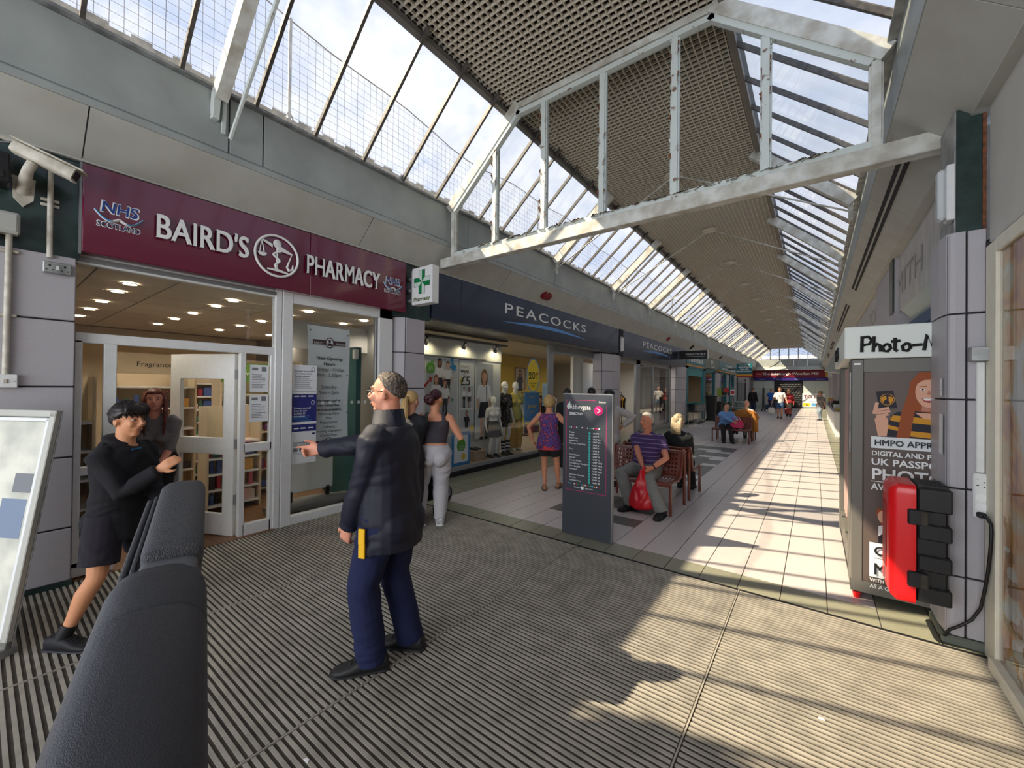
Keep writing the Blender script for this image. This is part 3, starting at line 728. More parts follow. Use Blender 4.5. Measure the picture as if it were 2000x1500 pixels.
for s_, h, b in (('New Opening', .044, .012), ('Hours', .044, .012), ('Monday - Friday', .044, 0), ('9am - 5.30pm', .044, 0), ('', .05, 0), ('Saturday', .044, 0), ('9am - 2pm', .044, 0), ('', .03, 0), ('Pharmacy under', .034, .02), ('new ownership,', .034, .02), ('services available:', .034, .02), ('Pharmacy First', .034, 0), ('Plus', .034, 0), ('Prescription', .034, 0), ('Delivery', .034, 0), ('Smoking Cessation', .034, 0), ('Gluten Free', .034, 0), ('Services', .034, 0), ('Stoma Supplies', .034, 0), ('Chronic Medication', .034, 0), ('Reviews', .034, 0)):
    z -= h*1.62
    if s_: text('lettering', s_, (-5.011, 2.74, z), U, V, m_txtk, bn, h, None, bold=b, ext=0)
# grey swing sign standing inside the window
sw = thing('swing_sign', 'grey swing sign on a curved plastic foot inside the pharmacy window', 'sign', (-5.45, 2.75, 0))
b = MB()
b.loft([((-5.45, 2.75-.55+1.1*t, .055), (.20*(.75+.25*math.sin(t*3.1)), 0, 0), (0, 0, .055-.02*math.cos(t*6))) for t in np.linspace(0, 1, 12)], 14, 0, 3); b.build('foot', mat('grey_plastic', (118, 120, 120), .5), sw, True)
MB().box(-5.47, -5.44, 2.35, 3.05, .22, 1.25, 0, .01).build('sign_board', m_banner, sw)
for y in (2.45, 2.95): MB().box(-5.48, -5.44, y, y+.05, .06, .25).build('spring_post', m_black, sw)
ds = MB().lathe([(.022, 0), (.022, .0015)], (0, 0, 0), 12, 0, 'x').mesh('glass_dot', mat('frosted_dot', (206, 212, 214), .8, alpha=.6))
for z in (1.42, .80):
    for k in range(8): obj('glass_dot', ds, w4, loc=(-4.944, 2.62+k*.10, z))
al = MB().box(-5.28, -5.22, 3.22, 3.29, 2.02, 2.16, 0, .012); tag(al.build('alarm_box', m_white), 'small white sensor box high behind the pharmacy window', 'sensor')
# ------------------------------------------------------------------ fittings on the left-hand pier
cc = thing('cctv_camera', 'grubby white camera in a long housing bracketed above the double socket', 'camera', (-4.85, .2, 3.2))
m_cam = mat('aged_white', (206, 202, 190), .5, rgb2=(176, 170, 156), vs=14)
dr_ = Vector((.32, .88, -.36)).normalized(); sd = dr_.cross(Vector((0, 0, 1))).normalized(); uu = sd.cross(dr_)
c0 = Vector((-4.56, .29, 3.275))
b = MB(); b.loft([(c0-dr_*.17, sd*.045, uu*.036), (c0-dr_*.16, sd*.052, uu*.042), (c0+dr_*.12, sd*.056, uu*.045), (c0+dr_*.17, sd*.062, uu*.048)], 16, 0, 4); b.build('housing', m_cam, cc, True)
MB().obb(c0+uu*.050+dr_*.01, dr_*.20, sd*.064, uu*.005, 0, .004).build('sun_shield', m_cam, cc)
MB().obb(c0+dr_*.172, sd*.040, uu*.030, dr_*.004).build('lens_window', m_black, cc)
MB().tube([c0+uu*(-.05)-dr_*.05, c0+uu*(-.11)-dr_*.05, Vector((-4.74, .2, 3.13)), Vector((-4.83, .2, 3.10))], [.03, .03, .04, .04], 10).build('bracket_arm', m_cam, cc, True)
MB().prism([(-.06, .10), (.06, .10), (.05, -.06), (0, -.12), (-.05, -.06)], (-4.85, .2, 3.10), U, V, (.03, 0, 0)).build('wall_plate', m_cam, cc)
MB().tube([(-4.84, .05, 3.27), (-4.78, .08, 3.40), (-4.66, .13, 3.38)], .008, 6).build('cable', m_gsteel, cc)
def conduit(label, pts, clips, r=.014):
    t = thing('conduit', label, 'conduit', pts[0]); MB().tube(pts, r, 10).build('pipe', m_cam, t, True)
    for y, z in clips: MB().box(-4.85 if z > 2.66 else LX, (-4.85 if z > 2.66 else LX)+.02, y-.05, y+.05, z-.012, z+.012, 0, .005).build('saddle_clip', m_cam, t)
conduit('white conduit running down from the eave to the double socket', [(-4.83, .02, 3.47), (-4.82, .30, 3.43), (-4.82, .335, 3.40), (-4.82, .335, 2.80), (-4.80, .335, 2.62)], [(.335, 3.08), (.335, 3.04)], .017)
conduit('white conduit from the grey junction box down to the light switch', [(-4.80, .135, 2.80), (-4.80, .133, 2.2), (-4.80, .13, 1.70)], [(.135, 2.62), (.13, 2.14)], .018)
sk = thing('double_socket', 'white metal double socket at the top of the left pier', 'socket', (LX, .375, 2.52))
MB().box(LX, LX+.045, .30, .45, 2.50, 2.59, 0, .006).build('back_box', m_gsteel, sk)
a = Art((LX+.0455, .30, 2.50), U, V)
for o in (.035, .115): a.rect(o-.006, o+.006, .052, .066, m_black); a.rect(o-.022, o-.012, .022, .03, m_black); a.rect(o+.012, o+.022, .022, .03, m_black)
a.rect(.068, .082, .03, .06, m_white); a.build('pin_holes', sk)
jb = thing('junction_box', 'pale grey junction box on the green marble over the light switch', 'box', (-4.84, .1, 2.75))
MB().box(-4.85, -4.74, -.02, .185, 2.74, 2.90, 0, .012).build('box_body', mat('grey_box', (176, 178, 172), .5), jb); MB().box(-4.745, -4.735, .0, .17, 2.755, 2.885, 0, .004).build('box_lid', MATS['grey_box'], jb); MB().box(-4.85, -4.75, -.02, .05, 2.69, 2.74).build('cable_gland', m_black, jb)
ls = thing('light_switch', 'white surface light switch low on the left pier', 'switch', (LX, .13, 1.61))
MB().box(LX, LX+.04, .07, .19, 1.60, 1.70, 0, .006).build('switch_box', m_white, ls); MB().box(LX+.04, LX+.047, .118, .142, 1.635, 1.665, 0, .003).build('rocker', m_cam, ls)
for y in (.085, .175): MB().lathe([(.004, 0), (.004, .003)], (LX+.04, y, 1.65), 8, 0, 'x').build('screw', m_graymet, ls)
bx = thing('black_box', 'black box fitting on the green marble beside the camera', 'box', (-4.8, 0, 3.2)); MB().box(-4.85, -4.66, -.15, .13, 3.08, 3.30, 0, .01).build('box_body', m_black, bx); MB().box(-4.66, -4.65, -.1, .1, 3.11, 3.16).build('dark_window', m_dark, bx)

# blade sign with a green cross between the pharmacy and the clothes shop
bs = thing('blade_sign', 'white projecting pharmacy box sign with a green cross', 'sign', (-4.5, 3.86, 2.82))
m_green = mat('cross_green', (10, 122, 70), .4); m_lgreen = mat('cross_pale', (200, 216, 206), .4); m_olive = mat('olive_lettering', (74, 92, 30), .5)
MB().box(-4.70, -4.27, 3.80, 3.93, 2.82, 3.35, 0, .006).build('sign_box', m_white, bs)
for z in (2.9, 3.05, 3.22): MB().box(-4.85, -4.70, 3.835, 3.895, z-.02, z+.02).build('bracket', m_gsteel, bs)
MB().box(-4.745, -4.70, 3.82, 3.91, 2.84, 3.33).build('side_frame', m_gsteel, bs)
a = Art((-4.70, 3.80, 2.82), (1, 0, 0), V)
cx, cz, s1, s2 = .215, .315, .06, .165
a.rect(cx-s1-.006, cx+s1+.006, cz-s2-.006, cz+s2+.006, m_txtk); a.rect(cx-s2-.006, cx+s2+.006, cz-s1-.006, cz+s1+.006, m_txtk)
a.rect(cx-s1, cx+s1, cz-s2, cz+s2, m_green); a.rect(cx-s2, cx+s2, cz-s1, cz+s1, m_green)
for k in range(4):
    c, s = [(1, 0), (0, 1), (-1, 0), (0, -1)][k]; q = lambda x, y: (cx+x*c-y*s, cz+x*s+y*c)
    a.p([q(0, 0), q(s1, s1), q(s2, s1), q(s2, 0)], m_lgreen)
a.build('green_cross', bs)
text('lettering', 'Pharmacy', (-4.485, 3.799, 2.865), (1, 0, 0), V, m_olive, bs, .055, .34, bold=.03, ext=0)
MB().tube([(-4.86, 3.78, 3.42), (-4.84, 3.78, 3.05), (-4.80, 3.80, 2.98), (-4.72, 3.83, 2.99)], .006, 6).build('cable', m_black, bs)

# ------------------------------------------------------------------ clothes shop fronts
m_navy = mat('navy_sign', (34, 40, 58), .35, coat=.2); m_blue = mat('swoosh_blue', (96, 150, 214), .4)
def clothes_sign(label, y0, y1, z0, z1, ty0, ty1, tz, th, sw, joints):
    t = thing('fascia_sign', label, 'shop sign', (LX, (y0+y1)/2, z0))
    ys = [y0]+joints+[y1]
    for a_, b_ in zip(ys, ys[1:]): MB().box(LX-.10, LX, a_+.002, b_-.002, z0, z1, 0, .004).build('sign_panel', m_navy, t)
    text('lettering', 'PEACOCKS', (LX+.002, (ty0+ty1)/2, tz), U, V, m_txtw, t, th, ty1-ty0, gap=1.25, ext=.012)
    n = 14; up_ = [(sw[0]+(sw[1]-sw[0])*i/n, sw[2]+.11*math.sin(math.pi*i/n)) for i in range(n+1)]; lo = [(y, sw[2]+.035*math.sin(math.pi*i/n)) for i, (y, z) in enumerate(up_)][1:-1]
    MB().prism(up_+lo[::-1], (LX, 0, 0), U, V, (.008, 0, 0)).build('swoosh', m_blue, t)
    return t
clothes_sign('long navy fascia sign with thin white lettering over the school wear window', 4.30, 11.86, 2.72, 3.47, 6.14, 9.58, 3.085, .205, (6.06, 9.64, 2.905), [4.95])
clothes_sign('shorter navy fascia sign beyond the first, over the clothes shop side window', 12.2, 19.9, 2.64, 3.46, 13.98, 17.5, 3.10, .21, (13.9, 17.42, 2.93), [])
MB().box(-4.9, LX+.01, 11.86, 12.18, 2.66, 3.5).build('sign_gap', m_joint, wl)
el_ = thing('emergency_light', 'narrow white tube light between the two navy signs', 'light', (LX, 12.0, 2.9)); MB().box(LX+.01, LX+.07, 11.95, 12.08, 2.80, 3.22, 0, .01).build('tube_cover', m_white, el_); MB().box(LX-.01, LX+.02, 11.93, 12.10, 2.77, 3.25).build('base_plate', m_graymet, el_)
b = thing('blade_sign', 'black clothes shop blade sign projecting over the walkway', 'sign', (-4.2, 18.7, 3.0)); MB().box(-4.80, -3.64, 18.62, 18.72, 2.945, 3.305, 0, .005).build('sign_box', m_black, b); MB().box(-3.645, -3.63, 18.61, 18.73, 2.94, 3.31).build('end_cap', m_white, b)
text('lettering', 'PEACOCKS', (-4.12, 18.618, 3.11), (1, 0, 0), V, m_txtw, b, .075, .78, ext=0); MB().box(-4.48, -3.76, 18.615, 18.62, 3.05, 3.058).build('rule', m_txtw, b)
# alarm sounders on the soffit
m_red = mat('alarm_red', (128, 20, 34), .4)
def onsoff(y, t=.5): return Vector((-4.475-.335*t, y, 3.77-.295*t))
sn = Vector((.295, 0, -.335)).normalized()
def sounder(label, y, n, m, r=.07):
    t = thing('alarm', label, 'alarm', onsoff(y))
    for k in range(n):
        c = onsoff(y+k*.15-.07*(n-1)); MB().tube([c, c+sn*.05, c+sn*.06], [r, r, r*.6], 14).build('alarm_head', m, t, True)
        MB().tube([c-sn*.002, c+sn*.012], r*1.1, 14).build('alarm_base', m, t)
sounder('pair of dark red round alarms on the soffit over the navy sign', 7.35, 2, m_red, .085)
sounder('single dark red alarm on the soffit over the shorter navy sign', 16.4, 1, m_red, .09)
sounder('black dome on the soffit just past the black blade sign', 20.2, 1, m_black, .11)
sounder('black dome on the soffit over the discount shop', 27.5, 1, m_black, .11)

XP = -5.28
m_al = mat('satin_frame', (150, 152, 154), .4, .4)
w5 = struct('window_5')
bars(w5, XP, [(4.20, 4.26, .10, 2.70), (8.48, 8.72, 0, 2.70), (4.2, 8.7, .08, .16)], 'frame_bar', m_al, .03)
MB().box(XP-.06, XP+.05, 4.2, 8.75, 0, .09).build('plinth', m_black, w5); pane(w5, XP, 4.26, 8.48, .16, 2.70)
bars(w5, XP-.02, [(8.7, 11.5, 2.50, 2.70), (11.42, 11.55, 0, 2.5)], 'door_frame', m_al, .05)
MB().box(XP-.3, LX-.08, 4.2, 12, 2.70, 2.76).build('shutter_box', m_graymet, w5)
for z in (2.56, 2.60, 2.64): MB().box(XP+.03, XP+.05, 8.75, 11.4, z-.012, z+.012).build('shutter_slat', m_graymet, w5)
# display inside
cs = struct('wall_clothes_shop')
m_wb = mat('display_white', (222, 224, 222), .6); m_yel = mat('yellow_wall', (204, 176, 70), .7)
MB().box(-13, -12.9, 4.2, 20, 0, 3).build('back_wall', m_yel, cs); MB().box(-13, -5.36, 4.2, 4.25, 0, 3).build('side_wall', m_wb, cs); MB().box(-13, -5.36, 19.9, 19.95, 0, 3).build('side_wall', m_wb, cs)
MB().box(-9.9, -9.8, 8.6, 16, 0, 2.9).build('yellow_wall', m_yel, cs); MB().box(-6.4, -6.3, 11.7, 12.4, 0, 2.9).build('party_wall', m_wb, cs)
MB().box(-13, -5.0, 4.2, 20, 2.92, 2.98).build('ceiling_slab', mat('shop_ceiling', (206, 202, 192), .8), cs)
MB().box(-13, -5.0, 4.2, 20, -.06, -.001).build('shop_floor', mat('shop_vinyl', (150, 136, 120), .35), cs)
MB().box(-6.5, -5.32, 4.26, 8.0, 0, .13).build('display_floor', mat('display_floor', (168, 150, 128), .5), cs)
dw = [4.3, 5.02, 6.16, 7.16]
for a_, b_ in zip(dw, dw[1:]):
    MB().box(-5.72, -5.69, a_+.004, b_-.004, 2.20, 2.62).build('display_panel', m_wb, cs); MB().box(-5.74, -5.71, a_, b_, .13, 2.20).build('display_panel', m_wb, cs)
MB().box(-5.70, -5.60, 4.4, 6.55, 2.20, 2.225).build('display_rail', m_al, cs)
for z in (2.55, 2.66): MB().box(-5.66, -5.54, 4.3, 7.2, z, z+.03).build('light_track', m_black, cs)
for y in (4.9, 5.9, 6.9):
    t = thing('spot_lamp', ['black spot lamp over the group photo poster', 'black spot lamp over the school wear price panel', 'black spot lamp at the far end of the display track'][[4.9, 5.9, 6.9].index(y)], 'lamp', (-5.6, y, 2.5)); MB().tube([(-5.6, y, 2.55), (-5.63, y, 2.47), (-5.67, y, 2.40)], [.02, .035, .04], 10).build('lamp_body', m_black, t); MB().tube([(-5.668, y, 2.404), (-5.672, y, 2.395)], .03, 10).build('lamp_glow', m_lamp, t)
sk_ = [mat('skin_print%d' % i, c, .6) for i, c in enumerate([(214, 166, 140), (150, 100, 78), (196, 140, 112)])]
hk_ = [mat('hair_print%d' % i, c, .6) for i, c in enumerate([(58, 38, 30), (30, 24, 26), (132, 92, 56), (168, 84, 40)])]
m_shirt = mat('shirt_print', (232, 234, 236), .6); m_skirt = mat('skirt_print', (36, 38, 52), .6); m_greyp = mat('grey_print_bg', (190, 196, 198), .6)
def kid(a, x, y, h, s=0, hr=0, top=None, bot=None, skirt=True, long=True, legs=True):
    top = top or m_shirt; bot = bot or m_skirt; k = h; S_, H_ = sk_[s], hk_[hr]
    if long: a.oval(x, y+.86*k, .075*k, .13*k, H_)
    if legs:
        for d in (-.045, .045): a.line(x+d*k, y+.40*k, x+d*k*1.1, y+.02*k, .06*k, S_ if skirt else bot); a.oval(x+d*k*1.2, y+.015*k, .04*k, .02*k, m_txtk)
    for d in (-1, 1): a.line(x+d*.10*k, y+.74*k, x+d*.14*k, y+.56*k, .055*k, top); a.line(x+d*.14*k, y+.57*k, x+d*.13*k, y+.42*k, .04*k, S_)
    a.p([(x-.12*k, y+.76*k), (x+.12*k, y+.76*k), (x+.085*k, y+.50*k), (x-.085*k, y+.50*k)], top)
    if skirt: a.p([(x-.085*k, y+.52*k), (x+.085*k, y+.52*k), (x+.13*k, y+.30*k), (x-.13*k, y+.30*k)], bot)
    else: a.p([(x-.09*k, y+.52*k), (x+.09*k, y+.52*k), (x+.09*k, y+.36*k), (x-.09*k, y+.36*k)], bot)
    a.rect(x-.022*k, x+.022*k, y+.74*k, y+.82*k, S_); a.oval(x, y+.885*k, .056*k, .075*k, S_)
    a.p([(x-.062*k, y+.88*k), (x-.05*k, y+.95*k), (x, y+.975*k), (x+.05*k, y+.95*k), (x+.062*k, y+.88*k), (x+.03*k, y+.93*k), (x-.03*k, y+.93*k)], H_)
    for d in (-.02, .02): a.oval(x+d*k, y+.89*k, .007*k, .006*k, m_txtk, 6)
    a.rect(x-.016*k, x+.016*k, y+.85*k, y+.856*k, m_red)
def poster(label, y0, y1, z0, z1, x, fn, m=None, name='poster'):
    t = thing(name, label, 'poster', (x, (y0+y1)/2, z0)); MB().box(x-.012, x, y0, y1, z0, z1).build('board', m or m_wb, t)
    a = Art((x, y0, z0), U, V); fn(a, y1-y0, z1-z0, t)
    if a.mats: a.build('print', t)
    return t
m_apple = mat('apple_green', (84, 158, 40), .5); m_star = mat('star_yellow', (226, 196, 40), .5); m_arrow = mat('arrow_blue', (40, 130, 190), .5); m_redp = mat('print_red', (170, 36, 44), .5)
def apple(a, x, y, r):
    a.oval(x-r*.35, y, r*.7, r, m_apple); a.oval(x+r*.35, y, r*.7, r, m_apple); a.line(x, y+r*.8, x+r*.15, y+r*1.35, r*.14, m_apple); a.oval(x+r*.4, y+r*1.2, r*.35, r*.16, m_apple, 8, .6)
def p_group(a, w, h, t):
    a.rect(.03, w-.03, .03, h-.03, m_greyp)
    for x, y, k, s, r, l in ((.42, .52, .78, 1, 1, True), (.66, .52, .74, 0, 1, False), (.32, .25, .85, 0, 2, True), (.58, .22, .82, 2, 0, False)): kid(a, x*w, y*h-.12, k, s, r, skirt=(l), long=l)
    apple(a, .16*w, .85*h, .095)
    text('lettering', 'UP TO\nAGE 13', (-5.609, 4.85+.16*w, .8+.85*h-.0), U, V, m_txtw, t, .028, .10, ext=0)
    a.p([(.74*w, h), (.82*w, h), (.84*w, h-.12), (.92*w, h-.14), (.88*w, h-.26), (.70*w, h-.17), (.78*w, h-.14)], m_arrow)
    a.p([(-.02, .62*h), (.13*w, .70*h), (.11*w, .735*h), (.22*w, .72*h), (.17*w, .65*h), (.15*w, .68*h), (0, .585*h)], m_redp)
    a.p([(.8*w+.04*math.cos(i*math.pi/5)*(1 if i % 2 else .45), .42*h+.04*math.sin(i*math.pi/5)*(1 if i % 2 else .45)) for i in range(10)], m_green)
poster('large pale window poster of a group of pupils with a green apple badge', 4.85, 5.72, .80, 2.19, -5.62, p_group)
def p_price(a, w, h, t):
    y0, z0 = 5.74, .72
    text('lettering', 'SCHOOL', (-5.609, y0+.33*w, z0+h-.16), U, V, m_txtk, t, .06, .25, ext=0); text('lettering', 'WEAR', (-5.609, y0+.33*w, z0+h-.25), U, V, m_txtk, t, .065, .24, bold=.03, ext=0)
    text('lettering', '£5', (-5.609, y0+.38*w, z0+h-.50), U, V, m_txtk, t, .19, .26, bold=.01, ext=0); text('lettering', 'FROM', (-5.609, y0+.3*w, z0+h-.30), U, V, m_txtk, t, .02, .08, ext=0)
    a.p([(.12*w, h-.34), (.20*w, h-.33), (.15*w, h-.42), (.21*w, h-.42), (.10*w, h-.56), (.13*w, h-.46), (.05*w, h-.46)], m_star)
    for b0 in (.50, .02): a.rect(.02, w-.02, b0, b0+.44, m_greyp)
    kid(a, .32*w, .50, .43, 0, 1, skirt=False, long=False); kid(a, .66*w, .50, .42, 1, 0, skirt=True)
    kid(a, .5*w, -.10, .55, 2, 1, top=m_skirt, skirt=False, long=True, legs=False); a.oval(.86*w, .08, .055, .055, m_star)
poster('narrow school wear price poster with two small photo panels', 5.74, 6.18, .72, 2.17, -5.62, p_price)
def p_girl(a, w, h, t): a.rect(.015, w-.015, .01, h-.01, m_greyp); kid(a, .48*w, -.02, 1.5, 0, 2); a.line(.6*w, 1.1, .62*w, .75, .03, m_skirt)
poster('tall photo poster of one girl in a white shirt and navy skirt', 6.22, 6.80, .56, 2.14, -5.62, p_girl)
def p_apple(a, w, h, t): a.rect(.06, w-.06, .06, h-.06, m_paper); apple(a, w*.5, h*.6, .11); a.oval(w*.62, h*.26, .06, .06, m_star); text('lettering', 'UP TO\nAGE 13', (-5.3585, 5.55, .49), U, V, m_txtw, t, .03, .11, ext=0)
poster('low blue bordered poster with an apple badge at the foot of the window', 5.30, 5.80, .15, .78, -5.36, p_apple, m_arrow)
def p_20(a, w, h, t):
    a.oval(w/2, h/2, w/2, h/2, mat('sticker_blue', (90, 150, 190), .5), 28); a.oval(w/2, h/2, w/2-.03, h/2-.03, m_star, 28)
    x = XP+.0085
    text('lettering', '20', (x, 7.78, 1.84), U, V, m_txtk, t, .17, .26, bold=.005, ext=0); text('lettering', '%', (x, 7.98, 1.90), U, V, m_txtk, t, .10, .10, ext=0); text('lettering', 'OFF', (x, 7.98, 1.84), U, V, m_txtk, t, .035, .09, ext=0)
    text('lettering', 'EVERYTHING', (x, 7.84, 1.72), U, V, m_txtk, t, .04, .30, ext=0); a.oval(.1, .42, .025, .03, m_green); a.oval(.46, .45, .02, .03, m_redp); lines(a, .16, .4, .62, .72, 3, m_greytx); lines(a, .18, .36, .12, .17, 2, m_txtk, .01)
t = thing('window_sticker', 'oval yellow twenty percent off sticker on the clothes shop window', 'sticker', (XP, 7.84, 1.55)); a = Art((XP+.006, 7.57, 1.52), U, V, .0002); p_20(a, .54, .80, t); a.build('print', t)
def p_your(a, w, h, t):
    a.rect(0, w, h*.28, h, m_arrow); a.rect(0, w, h*.22, h*.28, m_star); a.rect(0, w, 0, h*.22, mat('print_maroon', (96, 40, 34), .6)); a.oval(w*.5, h*.1, .05, .09, m_redp)
    text('lettering', 'your', (a.o.x+.004, a.o.y+w/2, a.o.z+h*.62), U, V, m_star, t, .11, .40, bold=.01, ext=0); text('lettering', 'SHOP', (a.o.x+.004, a.o.y+w/2, a.o.z+h*.86), U, V, m_star, t, .05, .2, ext=0); text('lettering', 'WAY', (a.o.x+.004, a.o.y+w/2, a.o.z+h*.50), U, V, m_star, t, .05, .18, ext=0)
poster('blue and yellow poster under the oval sticker in the clothes shop window', 7.72, 8.34, .55, 1.52, -5.42, p_your, m_arrow)
notice('pale blue opening sheet at the right edge of the school wear window', 8.24, 8.46, 1.20, 1.74, lambda a, w, h, t: lines(a, .03, w-.03, .05, h-.06, 10, m_greytx, .012), XP+.012, mat('pale_blue_sheet', (176, 206, 216), .5))
yb = thing('display_block', 'mustard display backdrop behind the dressed mannequins', 'backdrop', (-6.1, 7.5, .13)); MB().box(-6.15, -6.1, 7.2, 7.95, .13, 1.05).build('board', m_yel, yb)
pb = thing('plinth_block', 'small wooden display block holding black shoes', 'plinth', (-5.6, 6.2, .13)); MB().box(-5.72, -5.48, 6.05, 6.42, .13, .34, 0, .008).build('block', mat('block_wood', (170, 148, 126), .6), pb)

# clothes on rails inside the shop
GC = [mat('cloth%d' % i, c, .85, var=.1, vs=30) for i, c in enumerate([(214, 178, 60), (120, 34, 44), (44, 46, 58), (216, 212, 204), (92, 104, 88), (60, 92, 140), (34, 32, 36), (176, 120, 110)])]
def garment(k):
    m = MB(); s = [(-.20, 0), (-.24, .18), (-.22, .20), (-.06, .34), (.06, .34), (.22, .20), (.24, .18), (.20, 0), (.20, -.42), (-.20, -.42)]
    m.prism([(a_, b_) for a_, b_ in s], (0, 0, 0), (1, 0, 0), (0, 0, 1), (0, .035, 0)); return m.mesh('garment', GC[k])
GM = [garment(i) for i in range(8)]
hm = MB().tube([(-.2, .017, .28), (0, .017, .37), (.2, .017, .28)], .006, 5).tube([(0, .017, .37), (0, .017, .45)], .004, 5).mesh('hanger', m_black)
GN = dict(zip(['cloth%d' % i for i in range(8)], 'yellow,dark red,charcoal,cream,sage,blue,black,pink'.split(',')))
def rail(label, x, y0, y1, h, glabel):
    t = thing('clothes_rail', label, 'clothes rail', (x, (y0+y1)/2, 0))
    MB().tube([(x, y0, .03), (x, y0, h), (x, y1, h), (x, y1, .03)], .014, 8).build('rail_frame', m_black, t)
    for y in (y0, y1): MB().box(x-.28, x+.28, y-.02, y+.02, 0, .04).build('foot', m_black, t)
    y = y0+.1
    while y < y1-.08:
        o = obj('hanging_garment', random.choice(GM), None, loc=(x, y, h-.45)); o.rotation_euler = (0, 0, random.uniform(-.12, .12)); gm = o.data.materials[0].name; tag(o, GN[gm]+' '+glabel, 'garment', GN[gm]+' '+glabel.replace('garment', 'garments'))
        obj('hanger', hm, o); y += random.uniform(.10, .15)
rail('black clothes rail behind the oval sticker', -7.2, 7.3, 9.0, 1.45, 'garment on the rail behind the oval sticker')
rail('black clothes rail straight inside the clothes shop door', -8.0, 11.2, 13.2, 1.45, 'garment on the rail straight inside the clothes shop door')
rail('black clothes rail deep in the clothes shop', -10.2, 6.9, 8.8, 1.5, 'garment on the rail deep in the clothes shop')
rail('black clothes rail beyond the second shop door', -7.0, 15.2, 17.6, 1.45, 'garment on the rail beyond the second shop door')
for i, (y, s, hr, tp, x) in enumerate(((7.55, 1, 1, m_apple, -8.0), (8.9, 0, 2, m_redp, -8.0), (13.2, 2, 0, m_skirt, -9.78))):
    poster(['framed photo of a girl in a green top above the clothes rails', 'framed photo of a model in dark red above the clothes rails', 'framed photo of a model in black on the yellow wall'][i], y, y+.75, 1.55, 2.45, x, lambda a, w, h, t, s=s, hr=hr, tp=tp: (a.rect(.05, w-.05, .04, h-.04, mat('photo_tan', (196, 176, 150), .6)), kid(a, w/2, -.45, 1.3, s, hr, tp, tp, legs=False)), m_black)

# second clothes shop window and door
w6 = struct('window_6')
bars(w6, XP+.2, [(12.2, 12.3, 0, 2.64), (14.0, 14.4, 0, 2.64), (18.1, 18.3, 0, 2.64), (14.3, 18.2, .0, .14), (12.2, 18.3, 2.50, 2.64), (15.9, 15.93, .1, 2.6)], 'frame_bar', m_al, .04)
pane(w6, XP+.2, 14.4, 15.9, .14, 2.5, glass('mirror_glass', (.55, .57, .58), 0, refl=2.6)); pane(w6, XP+.2, 15.93, 18.1, .14, 2.5, MATS['mirror_glass'])
MB().box(XP-.1, LX-.05, 12.2, 19.2, 2.64, 2.70).build('shutter_box', m_graymet, w6)
rb = thing('window_banner', 'tall red banner at the far edge of the second clothes window', 'banner', (-5.2, 17.6, .3)); MB().box(-5.2, -5.18, 17.2, 17.95, .3, 2.45).build('sheet', m_redp, rb); a = Art((-5.179, 17.2, .3), U, V); a.rect(.1, .65, 1.2, 1.7, m_paper); a.rect(.1, .65, .85, 1.15, m_star); lines(a, .15, .6, 1.25, 1.65, 5, m_txtk, .03); lines(a, .15, .6, .9, 1.1, 3, m_txtk, .02); a.build('print', rb)
poster('blue and yellow poster stand inside the second clothes shop door', 12.6, 13.5, .15, 1.75, -5.9, p_your, m_arrow)
MB().box(-6.3, -6.25, 12.3, 14.0, .1, 2.5).build('display_panel', m_wb, cs)
# ------------------------------------------------------------------ far end of the mall
we = struct('wall_end')
MB().box(-5.2, 1.6, YE, YE+.3, 0, 3.5).build('backing', mgreyw, we)
for x in np.arange(-4.6, .5, 1.02): MB().box(x+.006, x+1.014, YE-.06, YE, 3.86, 4.45, 0, .005).build('fascia_panel', m_fascia, we)
MB().prism([(0, 3.80), (-.35, 3.5), (-.33, 3.47), (.05, 3.77)], (-4.8, YE-.07, 0), (0, 1, 0), (0, 0, 1), (5.6, 0, 0)).build('soffit_panel', m_soffit, we)
MB().box(-4.8, .8, YE-.1, YE, 3.47, 3.86).build('fascia_core', m_soffit, we)
we2 = struct('window_8')
for x in np.arange(-4.1, .3, .72): MB().box(x-.03, x+.03, YE-.03, YE+.03, 4.45, 5.9).build('mullion', m_bar, we2)
for z in (4.45, 5.86): MB().box(-4.5, .6, YE-.04, YE+.04, z-.05, z+.05).build('transom', m_bar, we2)
MB().box(-4.5, .6, YE-.004, YE+.004, 4.5, 5.82).build('pane', m_roofpane, we2)
rb2 = MB()
for k in range(40): rb2.box(-8+k*.4, -7.62+k*.4, YE+5, YE+9, 4.6, 5.15+.04*(k % 2))
tag(rb2.build('roof_sheeting', m_white), 'pale ribbed roof seen through the far end window', 'roof')
m_ewred = mat('mill_red', (122, 18, 34), .45); m_purple = mat('purple_strip', (58, 40, 128), .5); m_gold = mat('gold_panel', (190, 150, 50), .5)
ew = thing('fascia_sign', 'dark red fascia sign with white serif lettering across the end wall', 'shop sign', (-1.7, YE-.1, 2.8))
MB().box(-4.8, 1.36, YE-.22, YE-.02, 2.80, 3.44).build('sign_panel', m_ewred, ew)
X_, Z_ = (1, 0, 0), (0, 0, 1)
text('lettering', 'The Edinburgh Woollen Mill', (-1.85, YE-.222, 3.03), X_, Z_, m_txtw, ew, .23, 4.2, bold=.012, ext=.01)
MB().box(.72, 1.34, YE-.225, YE-.21, 2.82, 3.42).build('gold_panel', m_gold, ew); MB().box(-4.55, -4.0, YE-.225, YE-.21, 2.84, 3.30).build('red_panel', m_redp, ew); text('lettering', 'Woollens', (-4.27, YE-.227, 3.08), X_, Z_, m_txtw, ew, .10, .48, ext=0)
ps = thing('sign_strip', 'purple strip sign with pale words under the red end wall sign', 'sign', (-1.7, YE-.1, 2.54)); MB().box(-4.7, 1.36, YE-.20, YE-.03, 2.53, 2.795).build('sign_panel', m_purple, ps)
